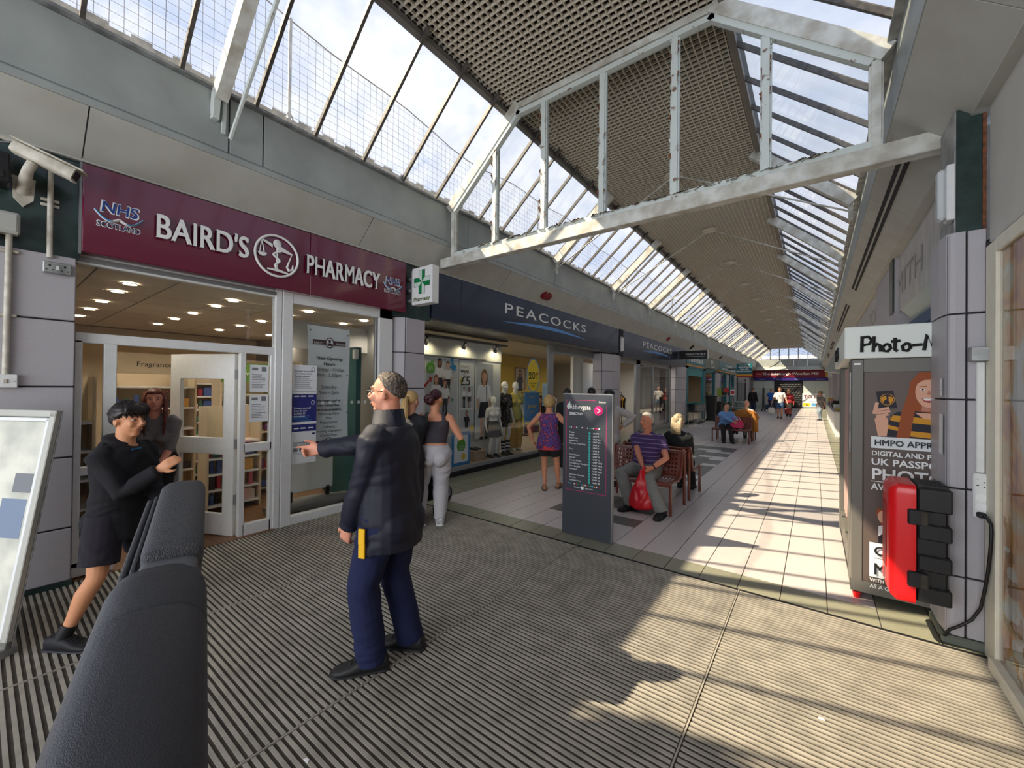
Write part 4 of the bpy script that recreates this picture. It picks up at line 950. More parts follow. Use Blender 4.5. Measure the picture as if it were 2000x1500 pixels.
for x, s in ((-4.0, 'Volunteer'), (-2.75, 'Shop'), (-1.3, 'Donate'), (.35, 'Fundraise')): text('lettering', s, (x, YE-.202, 2.60), X_, Z_, m_txtw, ps, .09, ext=0)
MB().box(-3.02, -.90, YE-.03, YE, 0, 2.5).build('doorway_dark', m_joint, we)
gr = thing('roller_grille', 'black patterned roller grille closing the end shop doorway', 'shutter', (-1.95, YE-.05, 0)); g_ = MB()
for k in range(9):
    for j in range(12):
        cx_, cz_ = -2.9+.22*k+.11*(j % 2), .12+j*.2; g_.tube([(cx_+.085*math.cos(t), YE-.06, cz_+.06*math.sin(t)) for t in np.linspace(0, math.pi, 7)], .012, 4)
g_.build('grille_links', m_graymet, gr, kind='stuff')
MB().box(-3.02, -2.98, YE-.1, YE-.02, 0, 2.5).build('guide_rail', m_black, gr); MB().box(-.92, -.88, YE-.1, YE-.02, 0, 2.5).build('guide_rail', m_black, gr)
m_pale = mat('pale_boarding', (196, 206, 200), .6)
for a_, b_ in ((-4.75, -3.9), (-3.88, -3.04), (-.86, .06), (.08, 1.0)): MB().box(a_, b_, YE-.06, YE, .02, 2.5, 0, .004).build('boarding', m_pale, we)
MB().box(1.02, 1.4, YE-.05, YE, 0, 2.5).build('doorway_dark', m_joint, we)
def p_let(a, w, h, t):
    text('lettering', 'TO LET', (-.10, YE-.123, .92), X_, Z_, m_ewred, t, .30, 1.35, bold=.02, ext=0); a.rect(.06, .60, .05, .34, m_star); a.rect(.66, 1.30, .05, .34, mat('print_blue', (96, 160, 206), .5)); a.p([(.25, .12), (.41, .12), (.33, .26)], m_txtk); a.line(.08, .5, .35, .62, .05, m_greytx); lines(a, .5, 1.2, .42, .5, 1, m_txtk, .03)
t = thing('to_let_board', 'white to let board with yellow and blue panels low on the end wall', 'sign', (-.1, YE-.1, .18)); MB().box(-.90, .72, YE-.12, YE-.08, .16, 1.36).build('board', m_paper, t); a = Art((-.90, YE-.12, .16), X_, Z_); p_let(a, 1.6, 1.2, t); a.build('print', t)

# ------------------------------------------------------------------ discount shop on the far left
m_teal = mat('teal_paint', (24, 104, 116), .4); m_tealp = mat('teal_pale', (70, 150, 154), .45); m_amber = mat('amber_strip', (224, 152, 32), .45)
def tsign(label, y0, y1, words, m=m_teal, strip=True):
    t = thing('fascia_sign', label, 'shop sign', (LX, (y0+y1)/2, 2.8)); MB().box(LX-.1, LX, y0, y1, 2.82, 3.46).build('sign_panel', m, t)
    if strip: MB().box(LX-.1, LX+.006, y0, y1, 2.76, 2.82).build('strip', m_amber, t)
    for s, z, h, w in words: text('lettering', s, (LX+.002, (y0+y1)/2, z), U, V, m_txtw, t, h, w, bold=.02, ext=0)
tsign('nearer teal and amber fascia sign past the black blade sign', 20.05, 24.0, [('Poundland', 2.98, .30, 3.0)])
tsign('grey fascia sign between the two teal signs', 24.05, 28.1, [('EC', 3.12, .2, .8), ('Travel', 2.9, .12, 1.2)], mat('grey_sign', (112, 118, 108), .5), False)
tsign('farther teal and amber fascia sign by the amazing value sign', 28.15, 35.2, [('Poundland', 3.18, .14, 2.6), ('amazing value', 2.92, .17, 5.0)])
b = thing('blade_sign', 'teal amazing value blade sign with amber and red foot', 'sign', (-3.8, 31, 2.5)); MB().box(-4.25, -3.33, 30.95, 31.05, 2.66, 3.40).build('sign_box', m_teal, b); MB().box(-4.25, -3.33, 30.94, 31.06, 2.55, 2.66).build('strip', m_amber, b); MB().box(-4.20, -3.33, 30.945, 31.055, 2.47, 2.55).build('strip', m_redp, b); MB().box(-4.8, -4.25, 30.98, 31.02, 3.0, 3.05).build('bracket', m_black, b)
text('lettering', 'Poundland', (-3.79, 30.948, 3.27), X_, Z_, m_txtw, b, .07, .6, ext=0)
for k, s in enumerate(('AMAZING', 'VALUE', 'EVERYDAY')): text('lettering', s, (-3.79, 30.948, 3.10-.145*k), X_, Z_, m_txtw, b, .10, (.7, .5, .8)[k], bold=.03, ext=0)
ds_ = struct('window_9'); 
bars(ds_, -4.9, [(20.1, 20.5, 0, 2.76), (23.75, 24.3, 0, 2.76), (26.7, 27.0, 0, 2.76), (20.1, 27, 2.64, 2.78), (28.7, 29.0, 0, 2.8), (30.6, 31.0, 0, 2.8), (32.4, 32.7, 0, 2.8), (34, 34.3, 0, 2.8), (28.6, 35, 2.7, 2.8)], 'frame_post', m_teal, .06)
for z in np.arange(2.30, 2.64, .06): MB().box(-4.93, -4.89, 20.5, 23.75, z, z+.05).build('shutter_slat', m_tealp, ds_)
for q in ((24.3, 26.7, .1, 2.64), (29, 30.6, .1, 2.7), (31.7, 32.4, .1, 2.7), (32.7, 34, .1, 2.7)): pane(ds_, -4.92, *q)
dsx = struct('wall_discount_shop'); MB().box(-10.1, -10, 20, 36, 0, 3).build('back_wall', mat('shop_brown', (120, 92, 76), .8), dsx); MB().box(-10, -5, 20, 36, -.05, -.002).build('shop_floor', MATS['shop_vinyl'], dsx); MB().box(-10, -4.95, 20, 36, 2.8, 2.86).build('ceiling_slab', MATS['shop_ceiling'], dsx); MB().box(-10, -5, 35.9, 36, 0, 2.8).build('side_wall', mcream, dsx)
MB().box(-5.3, -4.95, 36, 45, 0, 3.5).build('side_wall', mgreyw, dsx)
shelf_unit('shelf_unit', 'busy shelf unit inside the teal framed discount shop door', -7.2, 21.0, 26.5, 2.0, 6, None, None, 'discount shop shelves', 1, 'small %s %s on the discount shop shelves', .42)
dd = struct('door_2'); MB().box(-4.96, -4.90, 36.3, 36.5, 0, 2.6).build('frame_post', m_black, dd); MB().box(-4.96, -4.90, 40.9, 41.2, 0, 2.6).build('frame_post', m_black, dd); MB().box(-4.96, -4.9, 36.3, 41.2, 2.2, 2.3).build('frame_post', m_al, dd); MB().box(-4.95, -4.93, 36.5, 38.7, .02, 2.2).build('leaf', MATS['mirror_glass'], dd); MB().box(-4.95, -4.93, 38.7, 40.9, .02, 2.2).build('leaf', MATS['mirror_glass'], dd)
# stacked shopping trolleys
m_tr_teal = mat('trolley_teal', (36, 128, 128), .5)
def trolley():
    t = thing('shopping_trolley', 'teal rimmed shopping trolley at the near end of the nested row', 'trolley')
    b = MB(); w, l, z0, z1 = .24, .45, .55, .95
    for s in (-1, 1): b.prism([(-l/2+.06, z0), (l/2, z0+.06), (l/2+.05, z1), (-l/2-.02, z1)], (s*w, 0, 0), (0, 1, 0), (0, 0, 1), (.012, 0, 0))
    b.box(-w, w, -l/2+.05, l/2, z0, z0+.02); b.build('basket', mat('trolley_grey', (70, 74, 78), .5), t, world=False)
    r = MB(); r.tube([(-w, -l/2-.02, z1), (w, -l/2-.02, z1), (w, l/2+.05, z1), (-w, l/2+.05, z1)], .03, 8, closed=True); r.build('rim', m_tr_teal, t, world=False)
    h = MB()
    for k in range(6): h.box(w+.005, w+.018, -l/2+.06+k*.075, -l/2+.085+k*.075, z0+.06, z1-.03)
    h.build('basket_slots', m_gsteel, t, world=False)
    f = MB()
    for s in (-1, 1): f.tube([(s*w, -l/2, z1-.05), (s*w*.9, -l/2+.05, .15), (s*w*.9, l/2+.05, .12)], .014, 6)
    f.tube([(-w*.9, -l/2+.05, .15), (w*.9, -l/2+.05, .15)], .012, 6); f.build('chassis', m_gsteel, t, world=False)
    wm = MB().lathe([(.05, -.012), (.06, -.008), (.06, .008), (.05, .012)], (0, 0, 0), 12, 0, 'x').mesh('wheel', m_black)
    for x in (-.21, .21):
        for y in (-.17, .26): obj('wheel', wm, t, loc=(x, y, .06))
    return t
tp = trolley(); tp.location = (-4.56, 20.25, 0)
for k in range(1, 5): dup(tp, (-4.56, 20.25+.29*k, 0), label=['', 'second teal rimmed trolley in the nested row', 'middle teal rimmed trolley in the nested row', 'fourth teal rimmed trolley in the nested row', 'farthest teal rimmed trolley in the nested row'][k], group='nested trolleys by the pier'); 
tp['group'] = 'nested trolleys by the pier'
for i, (x, y, h, w_) in enumerate(((-4.22, 22.6, 1.25, .5), (-4.05, 23.3, .95, .45))):
    t = thing('wheelie_bin', ['taller black bin beside the nested trolleys', 'shorter black bin between the taller bin and the plant rack'][i], 'bin', (x, y, 0)); b = MB(); b.loft([((x, y, .05), (w_*.40, 0, 0), (0, w_*.4, 0)), ((x, y, h), (w_*.5, 0, 0), (0, w_*.5, 0))], 16, 0, 6); b.build('bin_body', m_black, t); MB().box(x-w_*.53, x+w_*.53, y-w_*.53, y+w_*.53, h, h+.06, 0, .02).build('bin_lid', m_black, t)
    for s in (-1, 1): MB().lathe([(.08, -.02), (.09, 0), (.08, .02)], (x+s*w_*.4, y-w_*.3, .09), 12, 0, 'x').build('wheel', m_black, t)
pk = thing('plant_rack', 'wire plant rack with red and white price signs by the discount shop', 'rack', (-3.85, 24.3, 0))
for x in (-4.2, -3.48):
    for y in (24.0, 24.6): MB().tube([(x, y, 0), (x, y, 1.78)], .018, 6).build('upright', m_gsteel, pk)
for z in (.2, .75, 1.3): MB().box(-4.2, -3.48, 24, 24.6, z, z+.02).build('shelf', m_gsteel, pk)
MB().box(-3.88, -3.64, 23.97, 23.99, 1.48, 1.72).build('price_sign', m_redp, pk); MB().box(-4.21, -4.0, 23.97, 23.99, 1.25, 1.70).build('green_panel', mat('panel_lime', (120, 140, 50), .6), pk); MB().tube([(-3.46, 24, 0), (-3.46, 24, 1.35)], .012, 6).build('sign_pole', m_gsteel, pk); MB().box(-3.57, -3.36, 23.97, 23.99, 1.35, 1.62).build('price_sign', m_paper, pk); MB().box(-3.55, -3.38, 23.965, 23.97, 1.40, 1.57).build('red_rim', m_redp, pk)
lm = [mat('leaf%d' % i, c, .6) for i, c in enumerate([(60, 84, 44), (84, 104, 52), (120, 60, 70), (50, 66, 40)])]; pm = mat('plant_pot', (104, 60, 44), .7)
for r, z in enumerate((.22, .77, 1.32)):
    for k in range(5):
        x = -4.1+k*.13; t = thing('potted_plant', '%s potted plant on the %s shelf of the plant rack' % (('first', 'second', 'third', 'fourth', 'fifth')[k], ('bottom', 'middle', 'top')[r]), 'plant', (x, 24.3, z), 0, 'plants on the wire rack')
        MB().lathe([(.04, 0), (.055, .10), (.058, .11)], (x, 24.3, z), 10).build('pot', pm, t); f = MB()
        for q in range(16):
            a_, e_ = random.uniform(0, 6.28), random.uniform(.3, 1.2); L_ = random.uniform(.08, .2); d = Vector((math.cos(a_)*math.cos(e_), math.sin(a_)*math.cos(e_), math.sin(e_))); s_ = d.cross(Vector((0, 0, 1)))*.03; o = Vector((x, 24.3, z+.1)); f.add([o, o+d*L_*.6+s_, o+d*L_, o+d*L_*.6-s_], [(0, 1, 2, 3)])
        f.build('foliage', lm[(k+r) % 4], t)
sm = mat('sack_plastic', (150, 164, 160), .5, rgb2=(104, 120, 116), vs=8)
for k in range(8):
    t = MB(); t.loft([((-3.36+.02*(k % 2), 25.2, .06+k*.125+dz), (.30*s_, 0, 0), (0, .22*s_, 0)) for dz, s_ in ((-.055, .8), (-.02, 1), (.03, 1), (.06, .8))], 16, 0, 4)
    tag(t.build('compost_sack', sm, None, True), '%s sack in the stack beside the plant rack' % ('lowest', 'second lowest', 'third lowest', 'fourth lowest', 'fifth lowest', 'third from top', 'second from top', 'topmost')[k]+' of pale compost bags', 'sack', 'stacked compost sacks')
def cage(label, x, y, deep=.7):
    t = thing('roll_cage', label, 'roll cage', (x, y, 0)); w_ = .36
    for sx in (-1, 1):
        for sy in (-1, 1):
            MB().tube([(x+sx*w_, y+sy*deep/2, .12), (x+sx*w_, y+sy*deep/2, 1.78)], .02, 6).build('upright', m_black, t); MB().lathe([(.05, -.02), (.06, 0), (.05, .02)], (x+sx*w_*.8, y+sy*.25, .06), 10, 0, 'x').build('wheel', m_black, t)
    m = MB()
    for k in range(10): z = .2+k*.17; m.tube([(x-w_, y+deep/2, z), (x+w_, y+deep/2, z)], .007, 4); m.tube([(x-w_, y-deep/2, z), (x-w_, y+deep/2, z)], .007, 4); m.tube([(x+w_, y-deep/2, z), (x+w_, y+deep/2, z)], .007, 4)
    for k in range(5): m.tube([(x-w_+.14*(k+.5), y+deep/2, .15), (x-w_+.14*(k+.5), y+deep/2, 1.76)], .007, 4)
    m.build('mesh_sides', m_gsteel, t, kind='stuff'); MB().box(x-w_, x+w_, y-deep/2, y+deep/2, .12, .15).build('base_deck', m_black, t); MB().box(x-w_, x+w_, y-.35, y+.35, 1.2, 1.22).build('shelf', m_gsteel, t)
cage('left of the two black roll cages by the end wall', -3.55, 36.6); cage('right of the two black roll cages, with a blue crate', -2.78, 36.6)
tag(MB().box(-3.05, -2.52, 36.4, 36.8, .16, .50, 0, .03).build('crate', mat('crate_blue', (50, 70, 100), .5)), 'dark blue crate in the bottom of the right roll cage', 'crate'); tag(MB().loft([((-2.78, 36.55, 1.235+dz), (.24*s_, 0, 0), (0, .2*s_, 0)) for dz, s_ in ((0, .9), (.06, 1), (.12, .7))], 14, 0, 3).build('folded_vest', mat('vest_yellow', (214, 206, 60), .7), None, True), 'bright yellow bundle on the shelf of the right roll cage', 'bundle')

# ------------------------------------------------------------------ right-hand side
w7 = struct('window_7')
m_cream = mat('frame_cream', (228, 224, 206), .45, var=.04, vs=12)
MB().box(.862, .89, 3.655, 3.835, 0, 2.57, 0, .004).build('frame_post', m_cream, w7)
MB().box(.862, .93, -2, 3.66, 2.49, 2.58, 0, .006).build('frame_head', m_cream, w7); MB().box(.835, .93, -2, 3.66, 0, .07, 0, .006).build('frame_sill', m_cream, w7); MB().box(.865, .875, 3.835, 3.85, 0, 2.6).build('seal', m_joint, w7)
gm_ = bpy.data.materials.new('window_graphic'); gm_.use_nodes = True; t_ = gm_.node_tree; B_ = t_.nodes['Principled BSDF']; k_ = t_.nodes.new('ShaderNodeTexCoord'); n_ = t_.nodes.new('ShaderNodeTexNoise'); r_ = t_.nodes.new('ShaderNodeValToRGB'); n_.inputs['Scale'].default_value = 2.6; n_.inputs['Detail'].default_value = 3; n_.inputs['Distortion'].default_value = 1.2
e_ = r_.color_ramp.elements; e_[0].position = .24; e_[0].color = (.16, .06, .03, 1); e_[1].position = .62; e_[1].color = (.78, .78, .74, 1)
for p_, c_ in ((.36, (.50, .15, .03, 1)), (.46, (.85, .38, .04, 1)), (.56, (.72, .55, .28, 1))): q_ = r_.color_ramp.elements.new(p_); q_.color = c_
t_.links.new(k_.outputs['Object'], n_.inputs[0]); t_.links.new(n_.outputs[0], r_.inputs[0]); t_.links.new(r_.outputs[0], B_.inputs['Base Color']); B_.inputs['Roughness'].default_value = .5
t = thing('window_graphic', 'amber brown and white photo graphic covering the right shop window', 'window graphic', (.96, 1.5, .07)); MB().box(.892, .91, -2, 3.655, .07, 2.49).build('printed_sheet', gm_, t)
pane(w7, .883, -2, 3.655, .07, 2.49)
fo = MB()
for k in range(26):
    y, z = 3.62-.012*k-random.random()*.12, random.uniform(.06, .8)*(1-k/40); fo.ell((.8905, y, z), (.002, random.uniform(.03, .09), random.uniform(.02, .06)), 8, 5, k % 3 == 0)
fo.build('white_fleece_print', [mat('fleece', (226, 222, 210), .8), mat('fleece_tan', (176, 128, 60), .8)], t, True, kind='stuff')
# emergency light, trunking, sockets
t = thing('emergency_light', 'white bulkhead light with clear cover on the green marble pier', 'light', (.70, 3.9, 2.8)); MB().box(.695, .735, 3.86, 3.96, 2.79, 3.16, 0, .006).build('light_body', m_white, t); MB().box(.655, .696, 3.865, 3.955, 2.80, 3.14, 0, .016).build('clear_cover', mat('prismatic', (220, 226, 228), .15, alpha=.75), t); MB().tube([(.675, 3.91, 2.84), (.675, 3.91, 3.10)], .012, 8).build('light_tube', m_white, t)
t = thing('trunking', 'white cable trunking under a grey steel box on the right pier', 'trunking', (.84, 3.85, 1.15)); MB().box(.822, .858, 3.82, 3.85, 1.14, 1.84, 0, .004).build('trunk', m_white, t); MB().box(.788, .895, 3.77, 3.85, 1.845, 1.935, 0, .004).build('steel_box', m_gsteel, t)
ss = thing('socket_strip', 'white four gang socket strip low on the right pier', 'socket', (.84, 3.84, .86)); MB().box(.808, .872, 3.815, 3.85, .855, 1.135, 0, .008).build('strip_body', m_white, ss)
for z in (.985, .925): MB().tube([(.84, 3.817, z), (.84, 3.811, z)], .026, 18).build('socket_cover', m_txtw, ss)
a = Art((.808, 3.815, .855), X_, Z_); 
for u_, v_, w_, h_ in ((.018, .245, .007, .004), (.018, .205, .012, .006), (.046, .225, .006, .008), (.046, .195, .006, .008)): a.rect(u_-w_/2, u_+w_/2, v_-h_/2, v_+h_/2, m_black)
a.build('pin_holes', ss)
t = thing('power_cord', 'black power cord plugged into the socket strip and trailing to the floor', 'cord', (.84, 3.8, .05)); MB().loft([((.84, 3.814, .877), (.022, 0, 0), (0, 0, .018)), ((.84, 3.785, .877), (.020, 0, 0), (0, 0, .016)), ((.845, 3.775, .877), (.012, 0, 0), (0, 0, .010))], 14, 0, 3).build('plug', m_black, t, True)
MB().tube([(.845, 3.775, .877), (.848, 3.72, .876), (.847, 3.665, .86), (.846, 3.645, .815), (.845, 3.66, .70), (.845, 3.70, .56), (.842, 3.75, .42), (.835, 3.79, .30), (.80, 3.80, .21), (.745, 3.80, .15), (.705, 3.81, .11), (.690, 3.83, .06), (.675, 3.90, .02)], .009, 8).build('cable', m_black, t, True)
for i, (z0, z1, m) in enumerate(((1.66, 1.74, m_paper), (1.62, 1.655, m_paper), (1.23, 1.50, m_banner))):
    s = MB().obb((.6835, 3.93, (z0+z1)/2), (.0006, 0, 0), (0, .03 if i < 2 else .045, 0), (0, 0, (z1-z0)/2)); tag(s.build('sticker', m), ['small white sticker high on the rounded pier corner', 'tiny white label under the sticker on the pier corner', 'worn pale red sticker on the pier corner over the black box'][i], 'sticker')
# red and black storage box
xb = thing('equipment_box', 'red fronted black plastic storage box with latches fixed to the right pier', 'box', (.6, 3.8, .28))
MB().box(.525, .675, 3.68, 3.99, .29, 1.02, 0, .012).build('box_body', mat('box_black', (26, 26, 28), .45), xb)
for z0, z1 in ((.88, 1.03), (.70, .80), (.50, .60), (.30, .40)): MB().box(.535, .69, 3.655, 4.0, z0, z1, 0, .008).build('body_rib', MATS['box_black'], xb)
for k in range(7): MB().box(.54, .68, 3.70+k*.04, 3.718+k*.04, 1.02, 1.04).build('top_rib', MATS['box_black'], xb)
m_rb = mat('lid_red', (222, 16, 24), .35, coat=.3)
l_ = MB(); l_.loft([((.527, 3.83, .655), (0, .178, 0), (0, 0, .385)), ((.44, 3.83, .655), (0, .178, 0), (0, 0, .385)), ((.41, 3.83, .655), (0, .160, 0), (0, 0, .36)), ((.398, 3.83, .655), (0, .135, 0), (0, 0, .33))], 48, 0, 16); l_.build('lid', m_rb, xb, True)
MB().box(.392, .400, 3.76, 3.91, .45, .88).build('lid_recess', mat('lid_red_dark', (150, 10, 18), .4), xb)
for z in (.44, .84): MB().box(.485, .575, 3.635, 3.66, z-.05, z+.05, 0, .008).build('latch', m_black, xb); MB().box(.545, .58, 3.622, 3.64, z-.045, z+.045, 0, .006).build('latch_lever', MATS['mat_wiper'], xb)
# photo booth
m_bg = mat('booth_grey', (106, 104, 98), .45, .1); m_bb = mat('booth_brown', (92, 80, 74), .45)
ph = thing('photo_booth', 'grey photo booth with a white header and passport photo advert', 'photo booth', (.55, 5.1, 0))
MB().box(.235, .31, 4.23, 4.55, .07, 1.90, 0, .006).build('corner_post', m_bg, ph); MB().box(.31, .88, 4.235, 4.30, .15, 1.80, 0, .004).build('front_panel', m_bb, ph); MB().box(.31, .88, 4.23, 4.30, 1.80, 1.90).build('front_rail', m_bg, ph); MB().box(.235, .88, 4.228, 4.30, .06, .15).build('front_rail', m_bg, ph)
MB().box(.235, .31, 5.85, 6.1, .07, 1.9).build('corner_post', m_bg, ph); MB().box(.80, .88, 4.3, 6.1, .07, 1.9).build('rear_panel', m_bg, ph); MB().box(.24, .88, 6.05, 6.1, .07, 1.9).build('end_panel', m_bg, ph); MB().box(.24, .86, 4.3, 6.05, .06, .12).build('booth_floor', m_dark, ph); MB().box(.24, .86, 4.55, 5.85, .12, .30).build('side_skirt', m_bg, ph)
MB().box(.19, .90, 4.215, 6.15, 1.905, 2.16, 0, .006).build('header', mat('header_white', (226, 232, 226), .4), ph); MB().box(.25, .29, 4.222, 4.226, 1.855, 1.87).build('maker_badge', m_txtw, ph); MB().box(.228, .236, 4.30, 4.33, 1.15, 1.80).build('edge_trim', m_gsteel, ph)
cu = MB(); pts = [(.262+.014*math.sin(i*1.3), 4.58+i*.03) for i in range(30)]
for (xa, ya), (xb_, yb) in zip(pts, pts[1:]): cu.add([(xa, ya, .42), (xb_, yb, .42), (xb_, yb, 1.86), (xa, ya, 1.86)], [(0, 1, 2, 3)])
cu.build('curtain', mat('curtain_mauve', (164, 140, 134), .8), ph, 'all'); MB().lathe([(.02, 0), (.03, .05)], (.275, 4.26, .0), 10).build('foot', m_rb, ph); MB().lathe([(.02, 0), (.03, .05)], (.275, 6.0, .0), 10).build('foot', m_rb, ph)
# handwritten header lettering from strokes
ST = {'P': [[(0, 0), (.02, .98)], [(-.08, .95), (.35, 1.0), (.55, .8), (.42, .52), (.02, .45)]], 'h': [[(0, 0), (.04, 1)], [(.02, .3), (.22, .52), (.36, .42), (.40, 0)]], 'o': [[(.22, .48), (.02, .3), (.08, .04), (.28, 0), (.44, .2), (.38, .42), (.2, .48)]], 't': [[(.16, .85), (.14, .1), (.28, .0)], [(-.05, .62), (.42, .66)]], '-': [[(0, .34), (.5, .36)]], 'M': [[(0, 0), (.14, .95), (.36, .3), (.62, .95), (.78, 0)]], 'e': [[(.04, .24), (.38, .28), (.30, .46), (.1, .44), (.02, .2), (.14, 0), (.40, .06)]]}
def hand(s, o, u, v, h, m, par, sp=.02, r=.08, k=.90):
    b = MB(); x = 0; o, u, v = Vector(o), Vector(u), Vector(v); n = u.cross(v)*.003
    for c in s:
        wd = max(p[0] for q in ST[c] for p in q)
        for q in ST[c]: b.tube([o+n+u*((x+p[0])*h*k)+v*(p[1]*h) for p in q], r*h, 6, flat=.999)
        x += wd+sp+.06
    return b.build('lettering', m, par)
hand('Photo-Me', (.295, 4.213, 1.955), X_, Z_, .12, m_txtk, ph, r=.10); hand('Photo-Me', (.188, 5.6, 1.955), (0, -1, 0), Z_, .12, m_txtk, ph, r=.10)
# advert on the booth front: a person in a striped top showing a passport
A0, B0 = .313, .15; a = Art((A0, 4.234, B0), X_, Z_, .00012)
m_hair = mat('print_auburn', (150, 74, 32), .6); m_sk = mat('print_skin', (222, 170, 144), .6); m_stripe = mat('print_mustard', (208, 146, 34), .6); m_nv = mat('print_navy', (26, 26, 40), .6); m_lip = mat('print_lip', (170, 66, 66), .6); m_skd = mat('print_skin_shadow', (186, 128, 104), .6)
P = lambda x, z: (x-A0, z-B0)
a.p([P(.56, 1.60), P(.575, 1.72), P(.62, 1.79), P(.70, 1.80), P(.76, 1.74), P(.78, 1.30), P(.50, 1.295), P(.53, 1.40)], m_hair)
a.p([P(.445, 1.30), P(.47, 1.46), P(.50, 1.49), P(.60, 1.50), P(.83, 1.48), P(.85, 1.295)], m_nv)
for z0, z1, x0 in ((1.40, 1.445, .46), (1.30, 1.34, .45)): a.p([P(x0, z0+.02), P(x0+.02, z1+.02), P(.84, z1-.01), P(.845, z0-.01)], m_stripe)
a.p([P(.44, 1.30), P(.46, 1.43), P(.52, 1.40), P(.50, 1.30)], m_nv); a.p([P(.45, 1.36), P(.455, 1.39), P(.52, 1.37), P(.51, 1.345)], m_stripe)
a.p([P(.53, 1.50), P(.56, 1.62), P(.60, 1.50), P(.575, 1.30), P(.50, 1.295)], m_hair)
a.p([P(.635, 1.50), P(.72, 1.50), P(.71, 1.56), P(.64, 1.56)], m_skd); a.p([P(.60, 1.49), P(.76, 1.485), P(.70, 1.44), P(.65, 1.445)], m_sk)
a.oval(.675-A0, 1.645-B0, .073, .115, m_sk, 24); a.p([P(.60, 1.70), P(.61, 1.765), P(.68, 1.785), P(.75, 1.76), P(.755, 1.70), P(.72, 1.74), P(.65, 1.735)], m_hair)
for d in (-.033, .033): a.oval(.675+d-A0, 1.665-B0, .014, .007, m_txtw, 10); a.oval(.675+d-A0, 1.665-B0, .006, .007, m_nv, 8); a.line(.655+d-A0, 1.684-B0, .695+d-A0, 1.690-B0, .005, m_hair)
a.p([P(.670, 1.655), P(.678, 1.655), P(.686, 1.625), P(.664, 1.625)], m_skd); a.p([P(.635, 1.60), P(.675, 1.593), P(.718, 1.602), P(.70, 1.575), P(.675, 1.565), P(.65, 1.573)], m_lip); a.p([P(.642, 1.597), P(.71, 1.598), P(.695, 1.583), P(.655, 1.582)], m_txtw)
a.p([P(.395, 1.30), P(.375, 1.43), P(.40, 1.47), P(.45, 1.44), P(.455, 1.38), P(.445, 1.30)], m_sk)
a.p([P(.383, 1.645), P(.48, 1.655), P(.505, 1.52), P(.40, 1.51)], m_nv); a.oval(.448-A0, 1.585-B0, .042, .045, m_stripe, 20); a.oval(.448-A0, 1.585-B0, .038, .041, m_nv, 20); a.p([P(.415, 1.60), P(.44, 1.615), P(.445, 1.59), P(.43, 1.575), P(.425, 1.555), P(.412, 1.58)], m_stripe); a.p([P(.455, 1.61), P(.482, 1.60), P(.48, 1.575), P(.465, 1.55), P(.455, 1.575)], m_stripe)
for z, l_ in ((1.52, .075), (1.497, .08), (1.472, .07), (1.45, .055)): a.line(.385-A0, z-B0-.02, .385+l_-A0, z-B0, .02, m_sk)
a.line(.372-A0, 1.47-B0, .39-A0, 1.56-B0, .022, m_sk)
a.rect(.355-A0, .87-A0, 1.205-B0, 1.295-B0, m_banner); a.rect(.355-A0, .62-A0, .942-B0, .947-B0, m_txtw)
a.p([P(.385, .70), P(.395, .74), P(.43, .73), P(.47, .75), P(.47, .60), P(.42, .60)], m_hair); a.oval(.43-A0, .675-B0, .035, .05, m_sk); a.p([P(.40, .60), P(.47, .63), P(.50, .47), P(.40, .50)], m_txtw); a.p([P(.40, .52), P(.43, .55), P(.48, .47), P(.40, .47)], m_nv)
a.rect(.348-A0, .86-A0, .198-B0, .466-B0, m_banner); a.rect(.37-A0, .86-A0, .345-B0, .349-B0, m_txtk)
a.build('advert_print', ph)
def tx(s, x, z, h, w, m, b=.012): text('lettering', s, (x, 4.221, z), X_, Z_, m, ph, h, w, 'L', b, 0)
tx('HMPO APPROVED', .372, 1.228, .046, .475, m_txtk, .02); tx('DIGITAL AND PRINTED', .357, 1.148, .038, .49, m_txtw, .02); tx('UK PASSPORT', .355, 1.076, .052, .46, m_txtw, .02); tx('PHOTOS', .355, .963, .088, .455, m_txtw, .02); tx('AVAILABLE', .356, .882, .05, .29, m_txtw, .02); tx('CASH', .372, .375, .07, .23, m_txtk, .02); tx('MACHINE', .372, .225, .09, .40, m_txtk, .02); tx('WITH YOU', .350, .163, .03, .16, m_txtw, .02); tx('AS A GIFT', .350, .115, .03, .16, m_txtw, .02)
# ghost lettering and teal window board on the wall above the booth
gh = thing('ghost_lettering', 'faint grey ghost letters left on the stained white wall above the booth', 'lettering', (.9, 8.6, 2.95)); text('lettering', 'COLIN M SMITH', (.898, 8.6, 2.93), (0, -1, 0), Z_, mat('ghost_grey', (160, 157, 154), .8), gh, .30, 5.3, ext=0)
tb_ = thing('window_board', 'teal board in the shop window above the photo booth', 'board', (1.0, 6, 2.1)); MB().box(1.0, 1.05, 4.4, 7.3, 1.2, 2.45).build('board', mat('teal_board', (40, 150, 162), .5), tb_); MB().box(.95, 1.0, 4.4, 7.3, 2.40, 2.52).build('blue_edge', mat('edge_blue', (20, 66, 110), .5), tb_); MB().prism([(.9, 2.72), (1.05, 2.52), (1.05, 2.72)], (0, 4.4, 0), (1, 0, 0), (0, 0, 1), (0, 2.9, 0)).build('reveal', m_pale, tb_)
